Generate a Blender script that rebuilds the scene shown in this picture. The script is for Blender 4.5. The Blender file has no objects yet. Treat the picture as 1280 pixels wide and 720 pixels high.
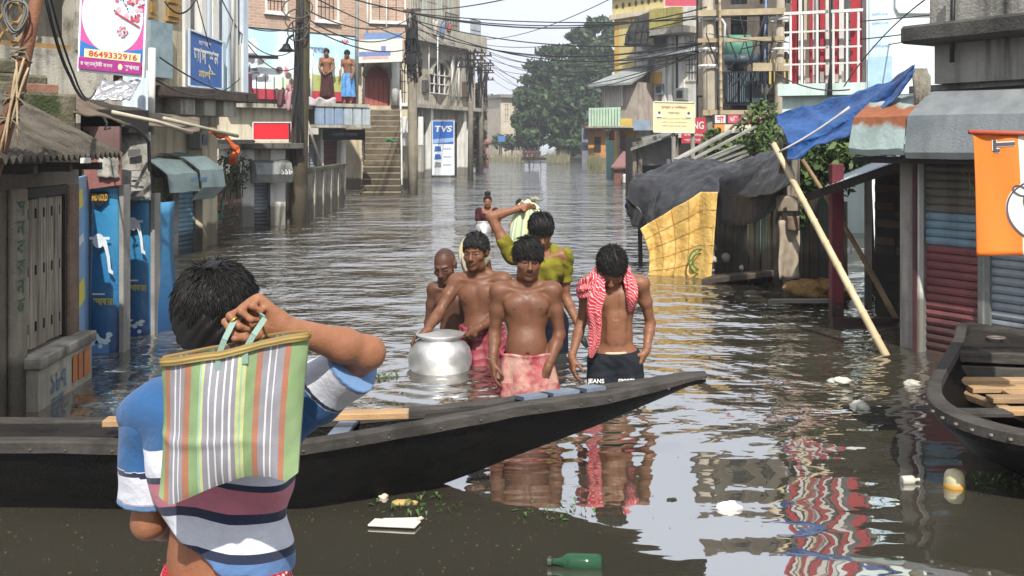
import bpy, math, random
import numpy as np
from mathutils import Vector, Matrix

scene = bpy.context.scene
COL = scene.collection
rnd = random.Random(11)
rng = np.random.default_rng(5)
pi = math.pi
F, HZ, CAMH = 1280.0, 180.0, 1.6        # focal length in photo pixels, horizon row, camera height over the water

# ---------------------------------------------------------------- camera
cd = bpy.data.cameras.new('camera')
cam = bpy.data.objects.new('camera', cd)
COL.objects.link(cam)
cam.location = (0, 0, CAMH)
cam.rotation_euler = (pi / 2, 0, 0)
cd.sensor_width = 36
cd.lens = 36
cd.shift_y = -(360 - HZ) / 1280
cd.clip_start = 0.05
cd.clip_end = 2000
scene.camera = cam

# ---------------------------------------------------------------- world, sun, exposure
SUN_EL, SUN_AZ = math.radians(48), math.radians(173)      # azimuth: 0 = +Y, clockwise
w = bpy.data.worlds.new('World')
scene.world = w
w.use_nodes = True
nt = w.node_tree
bg = nt.nodes['Background']
sky = nt.nodes.new('ShaderNodeTexSky')
sky.sky_type = 'NISHITA'
sky.sun_disc = False
sky.sun_elevation = SUN_EL
sky.sun_rotation = SUN_AZ
sky.dust_density = 4.0
sky.ozone_density = 1.0
tc = nt.nodes.new('ShaderNodeTexCoord')
mp = nt.nodes.new('ShaderNodeMapping')
mp.inputs['Scale'].default_value = (1.6, 1.6, 4.0)
cn = nt.nodes.new('ShaderNodeTexNoise')
cn.inputs['Scale'].default_value = 1.7
cn.inputs['Detail'].default_value = 5
cr = nt.nodes.new('ShaderNodeMapRange')
cr.inputs['From Min'].default_value = 0.3
cr.inputs['From Max'].default_value = 0.75
cr.inputs['To Min'].default_value = 0.82
cr.inputs['To Max'].default_value = 0.98
mx = nt.nodes.new('ShaderNodeMix')
mx.data_type = 'RGBA'
mx.inputs['B'].default_value = (5.9, 6.2, 6.85, 1)       # thin high cloud veil
nt.links.new(tc.outputs['Generated'], mp.inputs['Vector'])
nt.links.new(mp.outputs['Vector'], cn.inputs['Vector'])
nt.links.new(cn.outputs['Fac'], cr.inputs['Value'])
nt.links.new(cr.outputs['Result'], mx.inputs['Factor'])
nt.links.new(sky.outputs['Color'], mx.inputs['A'])
nt.links.new(mx.outputs['Result'], bg.inputs['Color'])
bg.inputs['Strength'].default_value = 0.105

sd = bpy.data.lights.new('sun', 'SUN')
sd.energy = 4.0
sd.angle = math.radians(0.6)
sd.color = (1.0, 0.95, 0.87)
sun = bpy.data.objects.new('sun', sd)
COL.objects.link(sun)
sdir = Vector((math.sin(SUN_AZ) * math.cos(SUN_EL), math.cos(SUN_AZ) * math.cos(SUN_EL), math.sin(SUN_EL)))
sun.location = sdir * 60
sun.rotation_euler = sdir.to_track_quat('Z', 'Y').to_euler()

vs = scene.view_settings
vs.view_transform = 'Standard'
vs.look = 'None'
vs.exposure = 0.85
vs.gamma = 1.0
scene.cycles.max_bounces = 6
scene.cycles.diffuse_bounces = 3
scene.cycles.glossy_bounces = 3
scene.cycles.transmission_bounces = 3
scene.cycles.volume_bounces = 0
scene.cycles.caustics_reflective = False
scene.cycles.caustics_refractive = False
scene.cycles.sample_clamp_indirect = 6
scene.cycles.use_adaptive_sampling = True
scene.cycles.adaptive_threshold = 0.02


# ---------------------------------------------------------------- helpers
def P(px, py, d):
 """photo pixel + real distance -> world point"""
 return np.array([(px - 640) / F * d, d, CAMH - (py - HZ) / F * d])


def X(px, d): return (px - 640) / F * d
def Z(py, d): return CAMH - (py - HZ) / F * d


def hexc(h):
 h = h.lstrip('#')
 o = []
 for i in (0, 2, 4):
  c = int(h[i:i + 2], 16) / 255
  o.append(c / 12.92 if c < 0.04045 else ((c + 0.055) / 1.055) ** 2.4)
 return tuple(o)


def col4(c):
 if isinstance(c, str): c = hexc(c)
 return (c[0], c[1], c[2], 1)


class MB:
 """collects geometry, then links it as one mesh object"""
 def __init__(s):
  s.v, s.f, s.m, s.uv = [], [], [], {}

 def add(s, vs, fs, mi=0, uvs=None):
  o = len(s.v)
  s.v.extend([tuple(map(float, q)) for q in vs])
  s.f.extend([tuple(i + o for i in q) for q in fs])
  s.m.extend([mi] * len(fs))
  if uvs is not None:
   for i, q in enumerate(uvs): s.uv[o + i] = q
  return s

 def box(s, x0, x1, y0, y1, z0, z1, mi=0):
  vs = [(x, y, z) for z in (z0, z1) for y in (y0, y1) for x in (x0, x1)]
  return s.add(vs, [(0, 2, 3, 1), (4, 5, 7, 6), (0, 1, 5, 4), (2, 6, 7, 3), (0, 4, 6, 2), (1, 3, 7, 5)], mi)

 def obox(s, c, ax, ay, az, mi=0):
  """oriented box: centre and three half-axes"""
  c, ax, ay, az = map(np.asarray, (c, ax, ay, az))
  vs = [c + i * ax + j * ay + k * az for k in (-1, 1) for j in (-1, 1) for i in (-1, 1)]
  return s.add(vs, [(0, 2, 3, 1), (4, 5, 7, 6), (0, 1, 5, 4), (2, 6, 7, 3), (0, 4, 6, 2), (1, 3, 7, 5)], mi)

 def bar(s, a, b, wd, ht=None, up=(0, 0, 1), mi=0):
  a, b = np.asarray(a, float), np.asarray(b, float)
  ht = ht or wd
  d = b - a
  L = np.linalg.norm(d)
  d = d / L
  r = np.cross(d, up)
  if np.linalg.norm(r) < 1e-4: r = np.cross(d, (0, 1, 0))
  r /= np.linalg.norm(r)
  u = np.cross(r, d)
  return s.obox((a + b) / 2, d * L / 2, r * wd / 2, u * ht / 2, mi)

 def tube(s, pts, r, n=8, caps=True, mi=0, squash=None):
  pts = [np.asarray(p, float) for p in pts]
  rs = r if hasattr(r, '__len__') else [r] * len(pts)
  vs, fs = [], []
  ref = None
  for i, p in enumerate(pts):
   t = pts[min(i + 1, len(pts) - 1)] - pts[max(i - 1, 0)]
   t = t / (np.linalg.norm(t) + 1e-12)
   if ref is None:
    ref = np.cross(t, (0, 0, 1))
    if np.linalg.norm(ref) < 1e-3: ref = np.cross(t, (0, 1, 0))
   ref = ref - t * ref.dot(t)
   ref = ref / (np.linalg.norm(ref) + 1e-12)
   b = np.cross(t, ref)
   for k in range(n):
    a = 2 * pi * k / n
    vs.append(p + rs[i] * (math.cos(a) * ref + math.sin(a) * b))
  for i in range(len(pts) - 1):
   for k in range(n):
    k2 = (k + 1) % n
    fs.append((i * n + k, i * n + k2, (i + 1) * n + k2, (i + 1) * n + k))
  if caps:
   fs.append(tuple(range(n - 1, -1, -1)))
   fs.append(tuple(range((len(pts) - 1) * n, len(pts) * n)))
  return s.add(vs, fs, mi)

 def lathe(s, prof, c=(0, 0, 0), n=32, mi=0):
  vs, fs = [], []
  for r, z in prof:
   for k in range(n):
    a = 2 * pi * k / n
    vs.append((c[0] + r * math.cos(a), c[1] + r * math.sin(a), c[2] + z))
  for i in range(len(prof) - 1):
   for k in range(n):
    k2 = (k + 1) % n
    fs.append((i * n + k, i * n + k2, (i + 1) * n + k2, (i + 1) * n + k))
  return s.add(vs, fs, mi)

 def grid(s, fn, nu, nv, thick=0.0, mi=0, flip=False):
  """sheet fn(u,v)->point, u,v in 0..1; thick gives it a back face and edges"""
  U = np.linspace(0, 1, nu)
  V = np.linspace(0, 1, nv)
  pts = np.array([[fn(u, v) for u in U] for v in V], float)
  uvs = [(u, v) for v in V for u in U]
  fs = []
  idx = lambda j, i: j * nu + i
  for j in range(nv - 1):
   for i in range(nu - 1):
    q = (idx(j, i), idx(j, i + 1), idx(j + 1, i + 1), idx(j + 1, i))
    fs.append(q[::-1] if flip else q)
  if thick:
   du = np.gradient(pts, axis=1)
   dv = np.gradient(pts, axis=0)
   nrm = np.cross(du, dv)
   nrm /= (np.linalg.norm(nrm, axis=2, keepdims=True) + 1e-12)
   if flip: nrm = -nrm
   back = pts - nrm * thick
   o = nu * nv
   fs2 = [tuple(i + o for i in q[::-1]) for q in fs]
   rim = [idx(0, i) for i in range(nu)] + [idx(j, nu - 1) for j in range(1, nv)] + \
     [idx(nv - 1, i) for i in range(nu - 2, -1, -1)] + [idx(j, 0) for j in range(nv - 2, 0, -1)]
   sd_ = []
   for a, b in zip(rim, rim[1:] + rim[:1]):
    sd_.append((a, a + o, b + o, b) if not flip else (b, b + o, a + o, a))
   s.add(np.concatenate([pts.reshape(-1, 3), back.reshape(-1, 3)]), fs + fs2 + sd_, mi, uvs + uvs)
  else:
   s.add(pts.reshape(-1, 3), fs, mi, uvs)
  return s

 def mesh(s, name, mats, smooth=False, off=(0, 0, 0)):
  me = bpy.data.meshes.new(name)
  v = np.asarray(s.v, float).reshape(-1, 3) - np.asarray(off, float)
  me.from_pydata(v.tolist(), [], s.f)
  for m in (mats if isinstance(mats, (list, tuple)) else [mats]): me.materials.append(m)
  if any(s.m): me.polygons.foreach_set('material_index', s.m)
  if s.uv:
   ul = me.uv_layers.new(name='UVMap')
   li = np.empty(len(me.loops), np.int32)
   me.loops.foreach_get('vertex_index', li)
   arr = np.zeros((len(s.v), 2))
   for k, q in s.uv.items(): arr[k] = q
   ul.data.foreach_set('uv', arr[li].ravel())
  if smooth: me.polygons.foreach_set('use_smooth', [True] * len(me.polygons))
  me.update()
  return me

 def build(s, name, mats, parent=None, smooth=False, bevel=0.0, sharp=None):
  if parent is not None:
   off = wloc(parent)
  else:
   v = np.asarray(s.v)
   off = ((v[:, 0].min() + v[:, 0].max()) / 2, (v[:, 1].min() + v[:, 1].max()) / 2, v[:, 2].min())
  o = bpy.data.objects.new(name, s.mesh(name, mats, smooth, off))
  COL.objects.link(o)
  if parent is not None: o.parent = parent
  else: o.location = off
  if bevel:
   md = o.modifiers.new('bevel', 'BEVEL')
   md.width = bevel
   md.segments = 1
   md.limit_method = 'ANGLE'
  if sharp is not None:
   o.data.polygons.foreach_set('use_smooth', [True] * len(o.data.polygons))
   o.data.set_sharp_from_angle(angle=math.radians(sharp))
  return o


def wloc(o):
 """world location of an unrotated object chain"""
 l = Vector((0, 0, 0))
 while o is not None:
  l = l + o.location
  o = o.parent
 return np.array(l)


def tag(o, label=None, cat=None, group=None, kind=None):
 if label: o['label'] = label
 if cat: o['category'] = cat
 if group: o['group'] = group
 if kind: o['kind'] = kind
 return o


def thing(name, label, cat, loc, group=None):
 o = bpy.data.objects.new(name, None)
 o.empty_display_size = 0.1
 COL.objects.link(o)
 o.location = tuple(float(q) for q in loc)
 return tag(o, label, cat, group)


def copy_tree(o, parent=None):
 c = o.copy()
 COL.objects.link(c)
 if parent is not None: c.parent = parent
 for ch in list(o.children): copy_tree(ch, c)
 return c


class Fr:
 """a vertical facade: u along it, n out of it, z up"""
 def __init__(s, x0, y0, x1, y1, flip=False):
  s.o = np.array([x0, y0, 0.0])
  d = np.array([x1 - x0, y1 - y0, 0.0])
  s.L = float(np.linalg.norm(d))
  s.u = d / s.L
  s.n = np.array([s.u[1], -s.u[0], 0.0])
  if flip: s.n = -s.n
  s.ang = math.atan2(s.u[1], s.u[0])
  s.z = np.array([0, 0, 1.0])

 def pt(s, u, n, z): return s.o + s.u * u + s.n * n + s.z * z

 def box(s, mb, u0, u1, n0, n1, z0, z1, mi=0):
  c = s.pt((u0 + u1) / 2, (n0 + n1) / 2, (z0 + z1) / 2)
  mb.obox(c, s.u * (u1 - u0) / 2, s.n * (n1 - n0) / 2, s.z * (z1 - z0) / 2, mi)
  return mb

 def at(s, px, n=0.0):
  """u where the plane n in front of the facade crosses photo column px"""
  k = (px - 640) / F
  o = s.o + s.n * n
  return (k * o[1] - o[0]) / (s.u[0] - k * s.u[1])

 def zat(s, u, py, n=0.0):
  return Z(py, s.pt(u, n, 0)[1])


def part(name, mats, parent, fn, **kw):
 mb = MB()
 fn(mb)
 return mb.build(name, mats, parent, **kw)


def vnoise(x, y, seed=0):
 """cheap smooth noise, -1..1"""
 s = seed * 12.9
 return (math.sin(x * 1.7 + s) * math.cos(y * 1.3 - s * .7) + math.sin(x * 3.1 - y * 2.3 + s * 1.3) * .5 +
   math.cos(x * 5.3 + y * 4.7 + s * 2.1) * .25) / 1.6


# ---------------------------------------------------------------- text
def text_mesh(txt, size=1.0, depth=0.004, bold=0.0, align='CENTER'):
 cu = bpy.data.curves.new('lettering', 'FONT')
 cu.body = txt
 cu.size = size
 cu.extrude = depth
 cu.offset = bold
 cu.align_x = align
 cu.align_y = 'CENTER'
 cu.resolution_u = 3
 ob = bpy.data.objects.new('lettering', cu)
 COL.objects.link(ob)
 bpy.context.view_layer.update()
 dg = bpy.context.evaluated_depsgraph_get()
 me = bpy.data.meshes.new_from_object(ob.evaluated_get(dg))
 bpy.data.objects.remove(ob)
 bpy.data.curves.remove(cu)
 return me


def lettering(txt, org, ux, uz, width, height, mat, parent, name='lettering', bold=0.0, depth=0.003):
 """text fitted into width x height, centred on org; ux, uz are unit axes of its plane"""
 me = text_mesh(txt, 1.0, 0.0, bold)
 n = len(me.vertices)
 if n == 0:
  return None
 v = np.empty(n * 3)
 me.vertices.foreach_get('co', v)
 v = v.reshape(-1, 3)
 lo, hi = v.min(0), v.max(0)
 c = (lo + hi) / 2
 sz = hi - lo
 sx, sy = width / max(sz[0], 1e-6), height / max(sz[1], 1e-6)
 ux, uz = np.asarray(ux, float), np.asarray(uz, float)
 nn = np.cross(ux, uz)
 w_ = np.asarray(org) + np.outer((v[:, 0] - c[0]) * sx, ux) + np.outer((v[:, 1] - c[1]) * sy, uz)
 fs = [tuple(p.vertices) for p in me.polygons]
 mb = MB()
 mb.add(w_ + nn * depth, fs)
 bpy.data.meshes.remove(me)
 return mb.build(name, mat, parent)


# ---------------------------------------------------------------- materials
class NT:
 def __init__(s, name):
  s.m = bpy.data.materials.new(name)
  s.m.use_nodes = True
  s.t = s.m.node_tree
  s.b = s.t.nodes['Principled BSDF']

 def n(s, typ, **inp):
  nd = s.t.nodes.new('ShaderNode' + typ)
  for k, v in inp.items():
   k2 = k.replace('_', ' ')
   if k2 in nd.inputs: s.set(nd.inputs[k2], v)
   else: setattr(nd, k, v)
  return nd

 def set(s, sock, v):
  if isinstance(v, bpy.types.NodeSocket): s.t.links.new(v, sock)
  elif isinstance(v, (tuple, list)) and len(v) == 3 and sock.type == 'RGBA': sock.default_value = (*v, 1)
  else: sock.default_value = v

 def coord(s, kind='Object', scale=(1, 1, 1), rot=(0, 0, 0)):
  t = s.n('TexCoord')
  m = s.n('Mapping')
  s.t.links.new(t.outputs[kind], m.inputs['Vector'])
  m.inputs['Scale'].default_value = scale
  m.inputs['Rotation'].default_value = rot
  return m.outputs['Vector']

 def noise(s, vec, scale, detail=4, rough=.55):
  nd = s.n('TexNoise', Scale=scale, Detail=detail, Roughness=rough)
  s.t.links.new(vec, nd.inputs['Vector'])
  return nd.outputs['Fac']

 def ramp(s, fac, a, b, ta=0.0, tb=1.0):
  nd = s.n('MapRange', Value=fac)
  nd.inputs['From Min'].default_value = a
  nd.inputs['From Max'].default_value = b
  nd.inputs['To Min'].default_value = ta
  nd.inputs['To Max'].default_value = tb
  return nd.outputs['Result']

 def mix(s, fac, a, b):
  nd = s.n('Mix')
  nd.data_type = 'RGBA'
  s.set(nd.inputs['Factor'], fac)
  s.set(nd.inputs[6], a if not isinstance(a, str) else hexc(a))
  s.set(nd.inputs[7], b if not isinstance(b, str) else hexc(b))
  return nd.outputs[2]

 def math(s, op, a, b=0.0):
  nd = s.n('Math')
  nd.operation = op
  s.set(nd.inputs[0], a)
  s.set(nd.inputs[1], b)
  return nd.outputs[0]

 def bump(s, h, dist, strength=1.0):
  nd = s.n('Bump', Height=h, Distance=dist, Strength=strength)
  s.t.links.new(nd.outputs['Normal'], s.b.inputs['Normal'])
  return nd

 def base(s, c): s.set(s.b.inputs['Base Color'], c if not isinstance(c, str) else hexc(c))
 def p(s, **k):
  for a, v in k.items(): s.set(s.b.inputs[a.replace('_', ' ')], v)
  return s


def wmat(name, c1, c2=None, scale=3.0, rough=.8, bump=.0, bscale=60, streak=None, streak_amt=.5, patch=None,
   patch_amt=.4, patch_scale=1.5, tide=None, tide_z=.12, metal=0.0, spec=.4, world=True, grain=None):
 """weathered surface: two-tone noise, rain streaks, patches of a third colour, a wet tide line over the water"""
 t = NT(name)
 kind = 'Object'
 geo = t.n('NewGeometry')
 vec = geo.outputs['Position'] if world else t.coord(kind)
 c = hexc(c1) if isinstance(c1, str) else c1
 if c2 is not None:
  c = t.mix(t.ramp(t.noise(vec, scale, 6, .65), .35, .68), c, c2)
 if grain:
  m = t.n('Mapping')
  t.t.links.new(vec, m.inputs['Vector'])
  m.inputs['Scale'].default_value = grain[0]
  c = t.mix(t.ramp(t.noise(m.outputs['Vector'], grain[1], 4, .6), .42, .62), c, grain[2])
 if patch is not None:
  c = t.mix(t.ramp(t.noise(vec, patch_scale, 7, .68), 1 - patch_amt - .08, 1 - patch_amt + .06), c, patch)
 if streak is not None:
  m = t.n('Mapping')
  t.t.links.new(vec, m.inputs['Vector'])
  m.inputs['Scale'].default_value = (7, 7, .55)
  f = t.ramp(t.noise(m.outputs['Vector'], 1.0, 4, .6), .48, .75, 0, streak_amt)
  c = t.mix(f, c, streak)
 if tide is not None:
  sp = t.n('SeparateXYZ')
  t.t.links.new(geo.outputs['Position'], sp.inputs[0])
  z = t.math('ADD', sp.outputs['Z'], t.math('MULTIPLY', t.noise(vec, 4, 3), -.22))
  c = t.mix(t.ramp(z, tide_z - .1, tide_z - .1 + .09, .8, 0), c, tide)
 t.base(c)
 t.p(Roughness=rough, Metallic=metal)
 t.b.inputs['Specular IOR Level'].default_value = spec
 if bump:
  t.bump(t.noise(vec, bscale, 5, .6), bump)
 return t.m


def plain(name, c, rough=.6, metal=0.0, var=.25, scale=8, bump=0.0, bscale=80, spec=.4):
 t = NT(name)
 c = hexc(c) if isinstance(c, str) else c
 geo = t.n('NewGeometry')
 vec = geo.outputs['Position']
 dk = tuple(q * (1 - var) for q in c)
 t.base(t.mix(t.ramp(t.noise(vec, scale, 5, .6), .3, .7), c, dk))
 t.p(Roughness=rough, Metallic=metal)
 t.b.inputs['Specular IOR Level'].default_value = spec
 if bump: t.bump(t.noise(vec, bscale, 4), bump)
 return t.m


def uvramp(name, stops, axis='X', rough=.8, bump=0.0, wear=.15, interp='CONSTANT'):
 """bands of colour along a UV axis (woven or printed stripes)"""
 t = NT(name)
 uv = t.n('TexCoord').outputs['UV']
 sp = t.n('SeparateXYZ')
 t.t.links.new(uv, sp.inputs[0])
 r = t.n('ValToRGB')
 r.color_ramp.interpolation = interp
 el = r.color_ramp.elements
 while len(el) < len(stops): el.new(0.5)
 for e, (p_, c) in zip(el, sorted(stops, key=lambda q: q[0])):
  e.position = p_
  e.color = col4(c)
 t.t.links.new(sp.outputs[axis], r.inputs['Fac'])
 vec = t.n('NewGeometry').outputs['Position']
 f = t.ramp(t.noise(vec, 14, 5, .6), .35, .7, 0, wear)
 t.base(t.mix(f, r.outputs['Color'], (.12, .11, .1)))
 t.p(Roughness=rough)
 t.b.inputs['Specular IOR Level'].default_value = .25
 if bump: t.bump(t.noise(vec, 500, 2), bump)
 return t.m
# ---------------------------------------------------------------- flood water: one sheet to the horizon
def make_water():
 t = NT('flood_water')
 pos = t.n('NewGeometry').outputs['Position']
 sp = t.n('SeparateXYZ')
 t.t.links.new(pos, sp.inputs[0])

 def scaled(sx, sy):
  m = t.n('Mapping')
  t.t.links.new(pos, m.inputs['Vector'])
  m.inputs['Scale'].default_value = (sx, sy, 1)
  return m.outputs['Vector']
 mud = t.noise(scaled(1, 1), .6, 4)
 t.base(t.mix(mud, (.037, .034, .024), (.056, .051, .037)))
 t.p(Roughness=.02, IOR=6.0)
 # calm near the boats, ruffled by the waders farther up the street
 far = t.ramp(sp.outputs['Y'], 5.2, 9.0)
 calmn = t.ramp(t.noise(scaled(.5, .8), .55, 2), .35, .65, .35, 1.05)
 rough = t.math('MULTIPLY', far, calmn)
 swell = t.math('MULTIPLY', t.noise(scaled(.4, 1.4), 1.5, 1, .3), .026)
 rip = t.math('MULTIPLY', t.math('MULTIPLY', t.noise(scaled(.7, 1), 2.0, 3, .5), .27), t.math('ADD', rough, .025))
 chop = t.math('MULTIPLY', t.math('MULTIPLY', t.noise(scaled(.6, 1), 7.0, 2, .55), .060), t.math('ADD', rough, .02))
 h = t.math('ADD', t.math('ADD', swell, rip), chop)
 # rings pushed out by the waders
 for (x, y, am) in ((.09, 6.5, .006), (.68, 6.6, .005), (-.48, 7.0, .005), (-.2, 7.1, .004), (-.8, 2.6, .004)):
  dx, dy = t.math('SUBTRACT', sp.outputs['X'], x), t.math('SUBTRACT', sp.outputs['Y'], y)
  r = t.math('SQRT', t.math('ADD', t.math('MULTIPLY', dx, dx), t.math('MULTIPLY', dy, dy)))
  wv = t.math('SINE', t.math('ADD', t.math('MULTIPLY', r, 30.0), t.math('MULTIPLY', swell, 250.0)))
  h = t.math('ADD', h, t.math('MULTIPLY', wv, t.ramp(r, .25, 1.5, am, 0)))
 t.bump(h, 1.0)
 mb = MB()
 mb.box(-120, 120, -30, 420, -.02, 0)
 mb2 = MB()
 mb2.add([(-150, -40, 0), (150, -40, 0), (150, 420, 0), (-150, 420, 0)], [(0, 1, 2, 3)])
 o = mb2.build('water', t.m)
 tag(o, 'murky brown flood water filling the street', None, None, 'structure')


make_water()
# ---------------------------------------------------------------- bodies: blended distance fields turned into one continuous mesh
class Vol:
 def __init__(s, lo, hi, h):
  s.lo, s.h = np.array(lo, float), h
  s.n = np.ceil((np.array(hi, float) - s.lo) / h).astype(int) + 1
  s.D = np.full(s.n, 1.0, np.float32)

 def sub(s, lo, hi):
  a = np.clip(np.floor((np.asarray(lo) - s.lo) / s.h).astype(int), 0, s.n - 1)
  b = np.clip(np.ceil((np.asarray(hi) - s.lo) / s.h).astype(int) + 1, 1, s.n)
  if np.any(b <= a): return None, None
  g = [s.lo[i] + s.h * np.arange(a[i], b[i]) for i in range(3)]
  return tuple(slice(a[i], b[i]) for i in range(3)), (g[0][:, None, None], g[1][None, :, None], g[2][None, None, :])

 def op(s, prim, mode='u', inflate=0.0):
  typ, args, k = prim
  k = max(k, 1e-4)
  m = k + 3 * s.h + inflate
  if typ == 'e':
   c, r, R = args
   ext = np.max(r)
   sl, g = s.sub(c - ext - m, c + ext + m)
  else:
   a, b, ra, rb = args
   e = max(ra, rb) + m
   sl, g = s.sub(np.minimum(a, b) - e, np.maximum(a, b) + e)
  if sl is None: return
  x, y, z = g
  if typ == 'e':
   x, y, z = x - c[0], y - c[1], z - c[2]
   q = [R[0, i] * x + R[1, i] * y + R[2, i] * z for i in range(3)]
   k0 = np.sqrt(sum((q[i] / r[i]) ** 2 for i in range(3)))
   k1 = np.sqrt(sum((q[i] / r[i] ** 2) ** 2 for i in range(3))) + 1e-9
   d = k0 * (k0 - 1) / k1
  else:
   ba = b - a
   L2 = ba.dot(ba) + 1e-12
   t = np.clip(((x - a[0]) * ba[0] + (y - a[1]) * ba[1] + (z - a[2]) * ba[2]) / L2, 0, 1)
   d = np.sqrt((x - a[0] - t * ba[0]) ** 2 + (y - a[1] - t * ba[1]) ** 2 + (z - a[2] - t * ba[2]) ** 2) - (ra + (rb - ra) * t)
  d = (d - inflate).astype(np.float32)
  A = s.D[sl]
  if mode == 'u':
   h = np.maximum(k - np.abs(A - d), 0) / k
   s.D[sl] = np.minimum(A, d) - h * h * k * .25
  elif mode == 's':
   h = np.maximum(k - np.abs(A + d), 0) / k
   s.D[sl] = np.maximum(A, -d) + h * h * k * .25

 def full(s):
  g = [s.lo[i] + s.h * np.arange(s.n[i]) for i in range(3)]
  return g[0][:, None, None], g[1][None, :, None], g[2][None, None, :]

 def surface(s):
  D = s.D
  D[0], D[-1], D[:, 0], D[:, -1], D[:, :, 0], D[:, :, -1] = [1.0] * 6
  n = s.n
  I = D < 0
  c = np.zeros(n - 1, np.int8)
  for dx in (0, 1):
   for dy in (0, 1):
    for dz in (0, 1):
     c += I[dx:n[0] - 1 + dx, dy:n[1] - 1 + dy, dz:n[2] - 1 + dz]
  act = (c > 0) & (c < 8)
  ii = np.argwhere(act)
  ids = np.full(n - 1, -1, np.int64)
  ids[act] = np.arange(len(ii))
  acc = np.zeros((len(ii), 3))
  cnt = np.zeros(len(ii))
  for ax in range(3):
   o1, o2 = [q for q in range(3) if q != ax]
   for e1 in (0, 1):
    for e2 in (0, 1):
     a = ii.copy()
     a[:, o1] += e1
     a[:, o2] += e2
     b = a.copy()
     b[:, ax] += 1
     da = D[a[:, 0], a[:, 1], a[:, 2]]
     db = D[b[:, 0], b[:, 1], b[:, 2]]
     cr = (da < 0) != (db < 0)
     t = da[cr] / (da[cr] - db[cr])
     q = a[cr].astype(float)
     q[:, ax] += t
     acc[cr] += q
     cnt[cr] += 1
  V = s.lo + s.h * acc / cnt[:, None]
  quads = []
  for ax in range(3):
   o1, o2 = (ax + 1) % 3, (ax + 2) % 3
   sl = [slice(None)] * 3
   sl[ax] = slice(0, n[ax] - 1)
   sr = [slice(None)] * 3
   sr[ax] = slice(1, n[ax])
   ch = I[tuple(sl)] != I[tuple(sr)]
   e = np.argwhere(ch)
   ok = (e[:, o1] >= 1) & (e[:, o2] >= 1) & (e[:, o1] < n[o1] - 1) & (e[:, o2] < n[o2] - 1)
   e = e[ok]
   ins = I[e[:, 0], e[:, 1], e[:, 2]]
   q = []
   for (s1, s2) in ((1, 1), (0, 1), (0, 0), (1, 0)):
    f = e.copy()
    f[:, o1] -= s1
    f[:, o2] -= s2
    q.append(ids[f[:, 0], f[:, 1], f[:, 2]])
   q = np.stack(q, 1)
   q[~ins] = q[~ins][:, ::-1]
   quads.append(q)
  return V, np.concatenate(quads)


def nz(v):
 v = np.asarray(v, float)
 return v / (np.linalg.norm(v) + 1e-12)


def Rz(a):
 c, s = math.cos(a), math.sin(a)
 return np.array([[c, -s, 0], [s, c, 0], [0, 0, 1.0]])


def Rx(a):
 c, s = math.cos(a), math.sin(a)
 return np.array([[1.0, 0, 0], [0, c, -s], [0, s, c]])


def Ry(a):
 c, s = math.cos(a), math.sin(a)
 return np.array([[c, 0, s], [0, 1.0, 0], [-s, 0, c]])


def rot3(yaw=0, pitch=0, roll=0):
 return Rz(math.radians(yaw)) @ Ry(math.radians(roll)) @ Rx(math.radians(pitch))


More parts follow.
